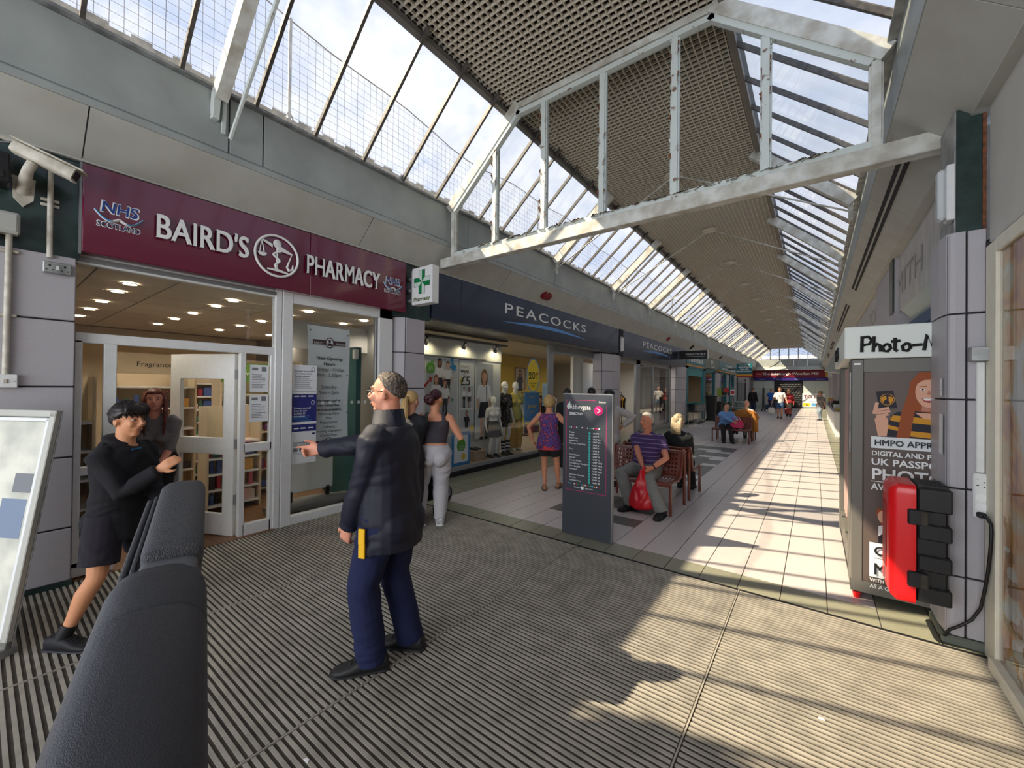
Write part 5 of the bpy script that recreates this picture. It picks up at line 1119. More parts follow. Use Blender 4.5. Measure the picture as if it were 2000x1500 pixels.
# counter far along on the right, with wares, and a boxy speaker housing
t = thing('kiosk_counter', 'white kiosk counter along the right side far down the mall', 'counter', (.75, 25, 0)); MB().prism([(.60, 0), (.95, 0), (.95, .88), (.56, .88), (.56, .55)], (0, 18.5, 0), (1, 0, 0), (0, 0, 1), (0, 12, 0)).build('counter_body', m_white, t); MB().box(.52, .95, 18.4, 30.6, .88, .92).build('counter_top', m_gsteel, t)
for k in range(9):
    o = MB().box(.6, .8, 18.8+k*1.2, 19.4+k*1.2, .921, .98+.12*(k % 3), 0, .01); tag(o.build('counter_goods', GC[(k*3) % 8]), ['dark', 'red', 'pale'][k % 3]+' goods on the kiosk counter, %s from the booth' % ('first', 'second', 'third', 'fourth', 'fifth', 'sixth', 'seventh', 'eighth', 'ninth')[k], 'goods')
t = thing('hanging_sign', 'pale grey wedge shaped hanging sign beyond the photo booth', 'sign', (.6, 19, 2.5)); MB().prism([(.28, 2.35), (.86, 2.25), (.86, 3.1), (.62, 3.15)], (0, 18.6, 0), (1, 0, 0), (0, 0, 1), (0, .5, 0)).build('sign_box', m_fascia, t)
for k, y in enumerate((16, 24, 32, 40)):
    p = struct('wall_pier'); MB().box(.86, 1.3, y, y+.7, 0, 2.75).build('panel', m_panel, p)
# ------------------------------------------------------------------ directory sign
m_dir = mat('directory_slate', (58, 62, 70), .4, coat=.2); m_pink = mat('hot_pink', (226, 24, 120), .4); m_turq = mat('turquoise', (60, 180, 168), .4)
dg_ = thing('directory_sign', 'slate grey freestanding directory sign with pink outline', 'sign', (-2.0, 4.06, 0)); yd = 4.04
MB().box(-2.30, -1.71, yd, yd+.05, 0, 1.575, 0, .004).build('sign_slab', m_dir, dg_); MB().box(-1.712, -1.704, yd+.002, yd+.048, 0, 1.577).build('steel_edge', m_graymet, dg_); MB().box(-2.30, -1.71, yd-.001, yd+.051, 1.572, 1.584).build('steel_edge', m_graymet, dg_)
a = Art((-2.30, yd, 0), X_, Z_)
for q in ((.045, .048, .50, 1.51), (.525, .528, .50, 1.45), (.045, .528, .50, .503), (.045, .40, 1.507, 1.51)): a.rect(*q, m_pink)
a.oval(.435, 1.40, .052, .052, m_pink, 24); a.line(.415, 1.425, .46, 1.40, .008, m_txtw); a.line(.415, 1.375, .46, 1.40, .008, m_txtw)
for k in range(18):
    if k not in (6, 9): a.oval(.085+k*.0225, 1.205, .0075, .0085, [m_turq, m_txtw, m_redp, m_pink, m_banner, m_green][k % 6], 8)
    if k not in (2, 6): a.oval(.085+k*.0225, .575, .0075, .0085, [m_turq, m_sky, m_amber, m_banner, m_redp, m_green][k % 6], 8)
for k in range(18): a.oval(.335, 1.15-k*.0315, .0135, .0145, m_turq, 12)
a.p([(.05, 1.44), (.09, 1.50), (.10, 1.44), (.07, 1.40)], m_lgreen); a.rect(.24, .27, .525, .56, m_txtw)
a.build('print', dg_)
def dt(s, x, z, h, w=None, b=.01): text('lettering', s, (-2.30+x, yd-.003, z), X_, Z_, m_txtw, dg_, h, w, 'L', b, 0)
dt('Abbeygate', .085, 1.405, .06, .26, 0); dt('DIRECTORY', .085, 1.345, .028, .17, .03)
for k, s in enumerate(('Greggs', 'Rubies', 'Brigh house', 'Brighthouse', 'Thomson Travel Shop', '', 'Tums', '', 'Colin M Smith', "McColl's", 'Dorothy Perkins', 'The Edinburgh Woollen Mill', 'Home Bargains', 'Poundland', '', 'Specsavers Opticians', 'Peacocks', 'Lloydspharmacy')):
    if s: dt(s, .085, 1.143-k*.0315, .0165)
for k, s in enumerate('1,2,3/4,4/5,6,7,8,9,10,11,12/13,14/15,16(a),16(b),17,18,19,20'.split(',')): dt('UNIT '+s, .375, 1.143-k*.0315, .0165, None, .025)
dt('Managed by', .15, .535, .014); dt('01382 200064', .285, .535, .012); text('lettering', 'Directory', (-1.82, yd-.001, 1.485), X_, Z_, m_txtw, dg_, .022, .08, ext=0)
# ------------------------------------------------------------------ benches
m_br = mat('bench_brown', (104, 50, 38), .35, coat=.3)
def bench(label, loc, rot, w=1.0):
    t = thing('bench', label, 'bench', loc, rot, 'brown perforated steel benches')
    pr_ = [(-.66, .37), (-.68, .405), (-.65, .43), (-.55, .42), (-.40, .40), (-.26, .395), (-.19, .42), (-.15, .48), (-.12, .58), (-.08, .70), (-.045, .76), (-.01, .775), (.02, .76)]
    P3 = []; 
    for (a_, b_), (c_, d_) in zip(pr_, pr_[1:]):
        n = max(1, int(math.hypot(c_-a_, d_-b_)/.026))
        P3 += [(a_+(c_-a_)*i/n, b_+(d_-b_)*i/n) for i in range(n)]
    P3.append(pr_[-1]); nx = int(w/.022); v = [(-w/2+w*i/nx, y, z) for (y, z) in P3 for i in range(nx+1)]; f = []
    for j in range(len(P3)-1):
        for i in range(nx):
            if 1 < i < nx-2 and 2 < j < len(P3)-3 and i % 2 and j % 2: continue
            f.append((j*(nx+1)+i, j*(nx+1)+i+1, (j+1)*(nx+1)+i+1, (j+1)*(nx+1)+i))
    split = 0
    zs = [z for y, z in P3]; cut = next(j for j in range(len(P3)) if P3[j][0] > -.19)
    for nm, sel in (('seat', lambda q: q[0]//(nx+1) < cut), ('backrest', lambda q: q[0]//(nx+1) >= cut)):
        m = MB(); m.v = v; m.f = [q for q in f if sel(q)]; m.m = [0]*len(m.f); m.build(nm, m_br, t, 'all', world=False)
    for x in (-w/2, w/2):
        MB().tube([(x, y, z) for y, z in pr_], .019, 8).build('end_frame', m_br, t, True, world=False)
        MB().tube([(x, -.66, .40), (x, -.655, .0)], .02, 8).build('leg', m_br, t, True, world=False); MB().tube([(x, .02, .77), (x, .035, .70), (x, .03, .0)], .02, 8).build('leg', m_br, t, True, world=False)
    MB().tube([(-w/2, .02, .40), (w/2, .02, .40)], .015, 6).build('cross_bar', m_br, t, world=False)
    return t
b1 = bench('brown perforated bench that the person in the purple polo sits on', (-1.98, 6.05, 0), 0)
def bcopy(loc, rot, label): return dup(b1, loc, rot, label)
bcopy((-1.98, 6.38, 0), math.pi, 'brown perforated bench back to back behind the purple polo person'); bcopy((-2.08, 14.65, 0), 0, 'farther brown bench that the person in the blue cardigan sits on'); bcopy((-2.08, 14.98, 0), math.pi, 'farther brown bench back to back, with a bald person on it')
# ------------------------------------------------------------------ A-board, scrap of litter and the black arm close to the viewer
ab = thing('pavement_board', 'tilted grey framed poster board standing by the left pier', 'notice board', (-3.84, .13, 0))
n_ = Vector((.5, -.86, 0)); wv = Vector((-.86, -.5, 0)); upv = Vector((-.12, .20, 1.42)); ul = upv.normalized(); P0 = Vector((-3.84, .13, .05)); nv = wv.cross(ul).normalized()
if nv.dot(n_) < 0: nv = -nv
def slab(a0, a1, b0, b1, t0, t1, nm, m):
    c = P0+wv*(a0+a1)/2+ul*(b0+b1)/2+nv*(t0+t1)/2; MB().obb(c, wv*(a1-a0)/2, ul*(b1-b0)/2, nv*(t1-t0)/2, 0, .004).build(nm, m, ab)
m_abf = mat('board_frame', (178, 178, 170), .45, .2)
slab(.0, .72, 0, 1.43, -.03, -.02, 'back_board', m_gsteel)
for q in ((0, .045, 0, 1.43), (.675, .72, 0, 1.43), (0, .72, 1.385, 1.43), (0, .72, 0, .045)): slab(*q, -.02, .012, 'frame_rail', m_abf)
for q in ((.05, .075, .05, 1.38), (.05, .67, 1.355, 1.38)): slab(*q, -.018, .004, 'inner_frame', m_white)
slab(.075, .67, .05, 1.355, -.018, -.014, 'poster_sheet', mat('faded_poster', (222, 222, 208), .5, rgb2=(176, 178, 168), vs=4)); slab(.11, .30, .62, .86, -.014, -.013, 'poster_picture', mat('faded_blue', (120, 136, 160), .6)); slab(.10, .24, .90, 1.02, -.014, -.013, 'poster_picture', m_greytx)
MB().obb(P0+wv*.36-Vector((0, 0, .025)), wv*.36, nv*.05, (0, 0, .025)).build('base_foot', m_gsteel, ab); MB().tube([P0+wv*.42+ul*.8-nv*.03, P0+wv*.42+Vector((-.15, .26, -.04))], .012, 6).build('prop', m_gsteel, ab); MB().tube([P0+wv*.6+ul*.9-nv*.03, P0+wv*.62+Vector((-.15, .26, -.04))], .012, 6).build('prop', m_gsteel, ab)
for i, (x, y) in enumerate(((-1.78, .88), (.02, 2.55), (-2.9, 1.9))):
    s = MB().prism([(0, 0), (.03, .004), (.022, .016), (.004, .013)], (x, y, .009), (1, 0, 0), (0, 1, 0), (0, 0, .003)); tag(s.build('paper_scrap', m_txtw), ['white paper scrap on the matting left of the standing person', 'white paper scrap on the sunlit matting near the right pier', 'white paper scrap on the matting near the pharmacy door'][i], 'litter')
m_arm = mat('arm_black', (44, 46, 54), .42, bump=.5, bs=700); m_pad = mat('arm_pad', (66, 68, 74), .5, bump=1, bs=420)
ar = thing('padded_arm', 'black plastic arm with a grained pad rising in front of the matting', 'arm', (-.44, .055, 0))
A1, A2 = Vector((-.50, .075, 1.225)), Vector((-1.475, .357, 1.318)); dx = (A2-A1); dn_ = dx.normalized(); sv = dn_.cross(Vector((0, 0, 1))).normalized(); uv = sv.cross(dn_)
def sec(t, a, b, off=0, o2=0): return (A1+dx*t+uv*off+sv*o2, sv*a, uv*b)
MB().loft([sec(-.1, .072, .06), sec(.0, .072, .062), sec(.30, .070, .062), sec(.305, .068, .06), sec(.31, .070, .062), sec(.42, .069, .060), sec(.455, .064, .055), sec(.47, .05, .045)], 32, 0, 2.6).build('lower_casing', m_arm, ar, True)
MB().loft([sec(.47, .045, .036, -.016), sec(.49, .056, .042, -.018), sec(.60, .060, .044, -.018), sec(.94, .060, .044, -.018), sec(.985, .054, .038, -.018), sec(1.0, .040, .026, -.018)], 32, 0, 3).build('upper_casing', m_arm, ar, True)
MB().loft([sec(.515, .040, .010, .020, .014), sec(.53, .047, .030, .026, .014), sec(.55, .049, .034, .027, .014), sec(.94, .049, .034, .027, .014), sec(.985, .044, .028, .024, .014), sec(1.0, .030, .014, .018, .014)], 36, 0, 3.4).build('grained_pad', m_pad, ar, True)
for q, w_, h_ in ((-.043, .006, .030), (-.057, .007, .022)): MB().loft([sec(.49, w_*.6, h_*.6, -.010, q), sec(.52, w_, h_, -.004, q), sec(.95, w_, h_, -.004, q), sec(.99, w_*.5, h_*.6, -.010, q)], 20, 0, 3).build('side_channel', m_pad, ar, True)
MB().loft([sec(.42, .036, .026, .012, .01), sec(.45, .046, .034, .018, .01), sec(.52, .044, .026, .010, .01)], 20, 0, 5).build('joint_block', mat('joint_grey', (84, 86, 92), .5), ar, True)
MB().lathe([(.20, 0), (.20, .02), (.04, .05), (.03, 1.17), (.05, 1.20)], (-.44, .055, 0), 20).build('support_post', m_black, ar, True)
# ------------------------------------------------------------------ people
TS = bpy.data.scenes.new('work')
def remesh(mb, vox, it=2, amp=0, fr=(7, 7, 14), seed=0):
    o = bpy.data.objects.new('w', mb.mesh('w', [])); TS.collection.objects.link(o)
    m = o.modifiers.new('r', 'REMESH'); m.mode = 'VOXEL'; m.voxel_size = vox
    if it: q = o.modifiers.new('s', 'SMOOTH'); q.factor = .5; q.iterations = it
    vl = TS.view_layers[0]; vl.update(); dg = vl.depsgraph
    me = bpy.data.meshes.new_from_object(o.evaluated_get(dg)); old = o.data; bpy.data.objects.remove(o); bpy.data.meshes.remove(old)
    if amp:
        n = len(me.vertices); c = np.empty(n*3); me.vertices.foreach_get('co', c); c = c.reshape(-1, 3); nn = np.empty(n*3); me.vertex_normals.foreach_get('vector', nn); nn = nn.reshape(-1, 3)
        d = np.array([noise.noise(Vector((p[0]*fr[0]+seed, p[1]*fr[1], p[2]*fr[2]+3*noise.noise(Vector((p[0]*4, p[1]*4+seed, p[2]*4)))))) for p in c])
        c += nn*(d*amp)[:, None]; me.vertices.foreach_set('co', c.ravel()); me.update()
    me.polygons.foreach_set('use_smooth', [True]*len(me.polygons)); me.materials.clear()
    return me
def ik(a, t, l1, l2, hint):
    a, t, hint = Vector(a), Vector(t), Vector(hint); d = t-a; L = min(d.length, (l1+l2)*.998); u = d.normalized()
    x = (l1*l1-l2*l2+L*L)/(2*L); h = math.sqrt(max(l1*l1-x*x, 0)); w = hint-u*hint.dot(u)
    w = w.normalized() if w.length > 1e-4 else Vector((0, 0, 1))
    return a+u*x+w*h, a+u*L
MALE = [(-.075, .044, .036), (-.035, .088, .064), (.02, .090, .062), (.08, .083, .058), (.15, .090, .062), (.21, .100, .063), (.245, .104, .056), (.27, .080, .046), (.295, .038, .036)]
FEM = [(-.075, .040, .034), (-.035, .098, .070), (.015, .096, .066), (.085, .070, .050), (.15, .080, .056), (.195, .086, .064), (.235, .092, .054), (.262, .074, .044), (.29, .032, .034)]
class Fig:
    def __init__(s, label, loc, face, H=1.72, w=1., fem=False, hip=None, lean=0, side=0, twist=0, feet=None, hands=(None, None), elb=None, knee=None, look=None, pitch=0, vox=.012, skin=(204, 150, 122), curl=(.5, .5), belly=0, name='person'):
        th = math.atan2(-face[0], face[1]); s.H, s.w, s.vox, s.fem = H, w, vox, fem
        s.t = thing(name, label, 'person', (loc[0], loc[1], 0), th)
        Rz = Matrix.Rotation(-th, 3, 'Z'); s.L = lambda p: Rz@(Vector(p)-Vector((loc[0], loc[1], 0)))
        hz = hip if hip else .525*H; s.pc = Vector((0, 0, hz))
        s.RT = Matrix.Rotation(twist, 3, 'Z')@Matrix.Rotation(-lean, 3, 'X')@Matrix.Rotation(side, 3, 'Y')
        s.up = s.RT@Vector((0, 0, 1)); s.rg = s.RT@Vector((1, 0, 0)); s.fw = s.RT@Vector((0, 1, 0))
        s.nb = s.pc+s.up*.29*H
        s.sh = [s.pc+s.up*.250*H-s.rg*.098*H*w**.5, s.pc+s.up*.250*H+s.rg*.098*H*w**.5]
        s.hp = [s.pc-Vector((.052*H*w**.5, 0, .0)), s.pc+Vector((.052*H*w**.5, 0, 0))]
        feet = feet or [((-.09, .0, 0), 0), ((.09, 0, 0), 0)]
        s.ft = []
        for i, (p, yw) in enumerate(feet):
            if len(p) == 3 and isinstance(yw, tuple): p = s.L(p); d = Rz@Vector((*yw, 0)); yw = math.atan2(-d[0], d[1])
            s.ft.append((Vector(p), yw))
        s.kn, s.an = [], []
        for i in (0, 1):
            p, yw = s.ft[i]; f = Vector((-math.sin(yw), math.cos(yw), 0)); a_ = Vector(p)+Vector((0, 0, .045*H))
            k, e = ik(s.hp[i], a_, .245*H, .245*H, knee[i] if knee else f+Vector((0, .3, .2))); s.kn.append(k); s.an.append(e)
        s.el, s.wr, s.hd = [], [], []
        for i in (0, 1):
            sg = -1 if i == 0 else 1
            if hands[i] is None: tg = s.sh[i]+Vector((sg*.05*H, .03*H, -.305*H))
            else: tg = s.L(hands[i])
            hint = Vector(elb[i]) if elb and elb[i] else Vector((sg*.5, -1, -.2))
            e, q = ik(s.sh[i], tg, .172*H, .150*H, hint); s.el.append(e); s.wr.append(q)
        lk = Rz@Vector((*look, 0)) if look else Vector((0, 1, 0)); hy = math.atan2(-lk[0], lk[1])
        s.hs = H/1.75*(1.04 if H > 1.6 else 1.08); s.RH = Matrix.Rotation(hy, 3, 'Z')@Matrix.Rotation(-pitch, 3, 'X')
        s.hc = s.nb+Vector((0, 0, .025*H))+(s.up*.4+Vector((0, 0, .6)))*.082*H+s.RH@Vector((0, .012*H, 0))
        s.curl = curl; s.skc = skin; s.belly = belly
        s.skin_mat = mat('skin_%d_%d_%d' % skin, skin, .5, var=.06, vs=40, spec=.35)
        s.body()
    def hpt(s, x, y, z): return s.hc+s.RH@(Vector((x, y, z))*s.hs)
    def torso(s, mb, t0=-2, t1=2, ext=0, n=20):
        tab = FEM if s.fem else MALE; rows = []
        for t, a, b in tab:
            if t0-1e-6 <= t <= t1+1e-6: rows.append((t, a, b))
        def lerp(t):
            for (ta, aa, ba), (tb, ab, bb) in zip(tab, tab[1:]):
                if ta <= t <= tb: k = (t-ta)/(tb-ta); return (t, aa+(ab-aa)*k, ba+(bb-ba)*k)
        if t0 > tab[0][0] and (not rows or rows[0][0] > t0+.004): rows.insert(0, lerp(t0))
        if t1 < tab[-1][0] and rows[-1][0] < t1-.004: rows.append(lerp(t1))
        se = []
        for t, a, b in rows:
            bl = s.belly*max(0, 1-abs(t-.07)/.13)
            c = (s.pc+s.up*t*s.H if t >= 0 else s.pc+Vector((0, 0, t*s.H)))+s.fw*(bl*.5)
            se.append((c, s.rg*(a*s.H*s.w+ext), s.fw*(b*s.H*s.w+bl*.5+ext)))
        mb.loft(se, n, 0, 2.3)
        if s.fem and t1 > .2 and t0 < .15:
            for sg in (-1, 1): mb.ell(s.pc+s.up*.172*s.H+s.rg*sg*.042*s.H+s.fw*.052*s.H*s.w, [(.040*s.H*s.w+ext)]*3, 12, 8)
        if t0 < -.03:
            for sg in (-1, 1): mb.ell(s.pc+Vector((0, 0, -.035*s.H))+s.rg*sg*.042*s.H-s.fw*(.034 if s.fem else .026)*s.H*s.w, [.054*s.H*s.w**.5+ext]*3, 12, 8)
    def limb(s, mb, pts, rad, ext=0, n=14): mb.tube(pts, [r*s.H+ext for r in rad], n)
    def arm_pts(s, i, f0=0, f1=1):
        P = [s.sh[i]+(s.nb-s.sh[i])*.25, s.sh[i], s.sh[i].lerp(s.el[i], .5), s.el[i], s.el[i].lerp(s.wr[i], .35), s.wr[i]]; r = [.034, .033, .027, .0225, .0225, .0155]
        return P, r
    def body(s):
        H = s.H; m = MB(); s.torso(m)
        w5 = s.w**.5
        for i in (0, 1):
            h, k, a_ = s.hp[i], s.kn[i], s.an[i]; cb = (k-h).cross(a_-k); bk = -(s.ft[i][1] and 1 or 1)*Vector((-math.sin(s.ft[i][1]), math.cos(s.ft[i][1]), 0))
            s.limb(m, [h, h.lerp(k, .5), k, k.lerp(a_, .3)+bk*.008*H, k.lerp(a_, .7), a_], [.052*w5, .044*w5, .032, .033, .023, .019])
            p, yw = s.ft[i]; f = Vector((-math.sin(yw), math.cos(yw), 0)); sd = Vector((f.y, -f.x, 0))
            m.loft([(p-f*.035*H+Vector((0, 0, .02*H)), sd*.016*H, Vector((0, 0, .018*H))), (p+Vector((0, 0, .024*H)), sd*.02*H, Vector((0, 0, .022*H))), (p+f*.07*H+Vector((0, 0, .016*H)), sd*.024*H, Vector((0, 0, .013*H))), (p+f*.105*H+Vector((0, 0, .012*H)), sd*.018*H, Vector((0, 0, .009*H)))], 12)
            P, r = s.arm_pts(i); s.limb(m, P, [x*w5 for x in r])
            s.hand(m, i)
        q = s.hs
        m.tube([s.nb-s.up*.05*H, s.nb+s.up*.01*H, s.hpt(0, -.012, -.055)], [.040*H, .034*H, .034*H], 14)
        E = lambda c, r: m.ell(s.hpt(*c), [x*q for x in r], 18, 12, 0, s.RH)
        E((0, -.010, .028), (.073, .092, .086)); E((0, .022, -.030), (.060, .066, .082)); E((0, .058, -.092), (.028, .024, .022)); E((0, .020, -.065), (.050, .056, .040))
        for sg in (-1, 1): E((sg*.078, -.006, -.012), (.010, .020, .032)); E((sg*.036, .066, -.022), (.022, .022, .026))
        m.tube([s.hpt(0, .088, .018), s.hpt(0, .104, -.008), s.hpt(0, .116, -.026)], [.009*q, .011*q, .013*q], 10); E((0, .100, -.032), (.019, .014, .010)); E((0, .078, .030), (.050, .016, .012)); E((0, .082, -.055), (.026, .012, .010)); E((0, .080, -.068), (.022, .012, .009))
        me = remesh(m, s.vox if s.vox < .02 else s.vox, 2 if s.vox < .02 else 1); me.materials.append(s.skin_mat)
        s.b = obj('body', me, s.t)
        # face details
        e = MB()
        for sg in (-1, 1): e.ell(s.hpt(sg*.031, .078, .006), [.012*q, .009*q, .0068*q], 12, 8, 0, s.RH); e.ell(s.hpt(sg*.031, .0875, .006), [.006*q, .0025*q, .006*q], 10, 6, 1, s.RH)
        e.build('eyes', [mat('eye_white', (176, 164, 156), .4), mat('iris', (48, 40, 36), .3)], s.t, True, world=False)
        l = MB(); l.ell(s.hpt(0, .091, -.061), [.024*q, .007*q, .0055*q], 12, 6, 0, s.RH); l.build('lips', mat('lips', (158, 92, 84), .5), s.t, True, world=False)
    def brows(s, m):
        b = MB(); q = s.hs
        for sg in (-1, 1): b.tube([s.hpt(sg*.014, .092, .028), s.hpt(sg*.032, .090, .034), s.hpt(sg*.050, .078, .028)], [.003*q, .0042*q, .0025*q], 6, flat=.6)
        b.build('eyebrows', m, s.t, True, world=False)
    def hand(s, m, i):
        H = s.H; w, e = s.wr[i], s.el[i]; d = (w-e).normalized(); sg = -1 if i == 0 else 1
        hf = getattr(s, 'hand_frames', {}).get(i)
        nrm = Vector((-sg, 0, 0)); nrm = nrm-d*nrm.dot(d)
        if nrm.length < .2: nrm = Vector((0, 0, -1)); nrm = nrm-d*nrm.dot(d)
        nrm.normalize(); sd = d.cross(nrm)*sg   # thumb side
        if sd.dot(Vector((0, 1, .3))) < 0: sd = -sd
        cu = s.curl[i]; pt = cu == 'point'; cu = .8 if pt else cu
        m.loft([(w-d*.005*H, sd*.015*H, nrm*.011*H), (w+d*.018*H, sd*.020*H, nrm*.0105*H), (w+d*.042*H, sd*.0235*H, nrm*.009*H), (w+d*.052*H, sd*.022*H, nrm*.007*H)], 12, 0, 2.6)
        for k, (o, L) in enumerate(((.0175, .041), (.006, .046), (-.006, .042), (-.017, .034))):
            c = .12 if (pt and k == 0) else cu; p = w+d*.050*H+sd*o*H; a_ = 0; P = [p-d*.012*H, p]
            for seg, bend in ((.42, .55), (.33, .75), (.25, .5)): a_ += c*bend*1.9; p = p+(d*math.cos(a_)+nrm*math.sin(a_))*L*seg*H; P.append(p)
            m.tube(P, [.0054*H, .0056*H, .0052*H, .0048*H, .0040*H], 8)
        p = w+d*.014*H+sd*.014*H; P = [p]
        for L, (x, y, z) in ((.022, (.6, .75, .25)), (.018, (.8, .3, .5)), (.014, (.85, .05, .5))): p = p+(d*x+sd*y+nrm*z*max(.3, cu))*L*H; P.append(p)
        m.tube(P, [.0075*H, .0066*H, .0058*H, .0046*H], 8)
    def top(s, name, m, hem=-.04, sleeve=1, ext=.014, sext=.010, amp=.006, neck=.285, seed=1, flare=0, collar=0, vox=None, sr=None):
        b = MB(); s.torso(b, max(hem, -.074), neck, ext)
        if hem < -.06 or flare:
            z0 = hem*s.H; a_, c_ = (FEM if s.fem else MALE)[1][1:]
            b.loft([(s.pc+Vector((0, 0, z0)), s.rg*(a_*s.H*s.w+ext+flare), s.fw*(c_*s.H*s.w+ext+flare*.8)), (s.pc+Vector((0, 0, -.02*s.H)), s.rg*(a_*s.H*s.w+ext+flare*.6), s.fw*(c_*s.H*s.w+ext+flare*.4)), (s.pc+s.up*.10*s.H, s.rg*((FEM if s.fem else MALE)[3][1]*s.H*s.w+ext+flare*.4), s.fw*(.058*s.H*s.w+ext+flare*.4))], 20, 0, 2.2)
        for i in (0, 1):
            if not sleeve: continue
            P, r = s.arm_pts(i); P = P[:]; r = [x+.002 for x in r]
            if sleeve < 1:   # share of the upper arm
                k = sleeve; P = [P[0], P[1], s.sh[i].lerp(s.el[i], k*.55), s.sh[i].lerp(s.el[i], k)]; r = [.036, .036, .034, .032]
            elif sleeve < 2: k = sleeve-1; P = P[:4]+[s.el[i].lerp(s.wr[i], max(k*.5, .01)), s.el[i].lerp(s.wr[i], max(k, .02))]; r = r[:4]+[.0235, .020]
            if sr: r = [max(x, sr) for x in r]
            b.tube(P, [x*s.H*s.w**.5+sext for x in r], 14)
        for sg in (-1, 1): b.tube([s.nb+s.up*.0*s.H, s.nb+s.rg*sg*.045*s.H-s.up*.018*s.H, s.nb+s.rg*sg*.095*s.H*s.w**.5-s.up*.034*s.H], [.034*s.H, .032*s.H, .026*s.H], 10) if sleeve else None
        if collar: b.tube([s.nb+s.up*(-.012)*s.H, s.nb+s.up*(-.012+collar)*s.H], [.052*s.H, .044*s.H], 16)
        me = remesh(b, vox or s.vox, 3, amp, seed=seed); me.materials.append(m); return obj(name, me, s.t)
    def legs(s, name, m, waist=.07, to=1., ext=.010, rad=(.056, .050, .042, .040, .036, .034), amp=.006, seed=2, vox=None, low=-.075):
        b = MB(); s.torso(b, low, waist, ext)
        for i in (0, 1):
            h, k, a_ = s.hp[i], s.kn[i], s.an[i]; P = [h, h.lerp(k, .5), k, k.lerp(a_, .35), k.lerp(a_, .7), a_+(a_-k).normalized()*.012*s.H]; r = list(rad)
            if to < 1: P = [h, h.lerp(k, .5), h.lerp(k, 2*to)]; r = r[:3]
            b.tube(P, [x*s.H*s.w**.5+ext*.5 for x in r], 16)
        me = remesh(b, vox or s.vox, 3, amp, (6, 6, 12), seed); me.materials.append(m); return obj(name, me, s.t)
    def shoes(s, m, sole, kind='shoe', big=1.):
        H = s.H
        for p, yw in s.ft:
            f = Vector((-math.sin(yw), math.cos(yw), 0)); sd = Vector((f.y, -f.x, 0)); z = Vector((0, 0, 1)); b = MB(); T = .012*H
            S_ = lambda y, a_, h0, h1: (p+f*y*H*big+z*((h0+h1)/2*H), sd*a_*H*big, z*((h1-h0)/2*H))
            b.loft([S_(-.052, .014, .006, .035), S_(-.044, .022, .005, .055), S_(-.01, .025, .005, .062), S_(.03, .026, .005, .050), S_(.06, .029, .005, .034), S_(.09, .028, .005, .028), S_(.108, .020, .006, .022), S_(.116, .010, .008, .016)], 16, 0, 2.8)
            b.loft([S_(-.056, .016, 0, .012), S_(-.045, .026, 0, .014), S_(0, .027, 0, .013), S_(.06, .032, 0, .012), S_(.095, .030, 0, .012), S_(.116, .018, .001, .012), S_(.121, .008, .003, .011)], 16, 1, 3.2)
            for k in range(4): b.tube([p+f*(.022+.012*k)*H*big+sd*.014*H+z*(.054-.006*k)*H, p+f*(.024+.012*k)*H*big+z*(.058-.0058*k)*H, p+f*(.022+.012*k)*H*big-sd*.014*H+z*(.054-.006*k)*H], .0018*H, 5, 2)
            b.build(kind, [m, sole, mat('laces', (40, 40, 42), .8)], s.t, True, world=False)
    def hair(s, m, line, R=(.079, .098, .094), c=(0, -.010, .028), amp=.004, thick=0, fr=60, extra=None, n=56, k=36):
        b = MB(); q = s.hs; V, F = [], []
        for i in range(k+1):
            a_ = math.pi*i/k
            for j in range(n):
                t = 2*math.pi*j/n; d = Vector((math.sin(a_)*math.cos(t), math.sin(a_)*math.sin(t), math.cos(a_)))
                e = d.z-line(d)+noise.noise(d*9)*.10+noise.noise(d*23)*.06; e = max(0, min(1, e/.14+.5)); e = e*e*(3-2*e)
                sc = .80+e*(.20+thick*e)+(noise.noise(Vector((d.x*fr*.3, d.y*fr*.3, d.z*fr*.06+t)))*amp/.09)*e
                V.append(s.hpt(c[0]+d.x*R[0]*sc, c[1]+d.y*R[1]*sc, c[2]+d.z*R[2]*sc))
        for i in range(k):
            for j in range(n): j2 = (j+1) % n; F.append((i*n+j, (i+1)*n+j, (i+1)*n+j2, i*n+j2))
        b.v, b.f, b.m = [tuple(x) for x in V], F, [0]*len(F)
        if extra: extra(b)
        return b.build('hair', m, s.t, 'all', world=False)
def short(d): return .42 if d.y > .62 else (.42+(.62-d.y)*(-.9) if d.y > .1 else (-.05-(.1-d.y)*.62))
def full(d): return .40 if d.y > .55 else (.40-(.55-d.y)*2.0 if d.y > .05 else -.85)
def bald(d): return (1.3 if d.y > .35 else .55-(.35-d.y)*.15 if d.y > .1 else max(-.55, .10-(.1-d.y)*1.2)) if d.z < .72 or d.y > -.2 else 1.3
def cl(n, c, v=.12, vs=40, b=.25, bs=300): return mat(n, c, .85, var=v, vs=vs, bump=b, bs=bs)
m_sole = mat('sole_black', (30, 30, 32), .7); m_solew = mat('sole_white', (226, 226, 224), .6)
grey_h = mat('hair_grey', (112, 102, 94), .7, rgb2=(54, 48, 44), vs=45, stretch=(3, 3, .5)); dark_h = mat('hair_dark', (36, 26, 26), .45, rgb2=(20, 15, 16), vs=50); blond_h = mat('hair_blond', (206, 176, 120), .5, rgb2=(150, 116, 70), vs=50, stretch=(3, 3, .4)); plum_h = mat('hair_plum', (66, 20, 30), .4, rgb2=(38, 12, 20), vs=50); white_h = mat('hair_white', (206, 200, 190), .6, rgb2=(170, 160, 148), vs=60); brown_h = mat('hair_brown', (96, 62, 44), .5, rgb2=(66, 40, 30), vs=50)

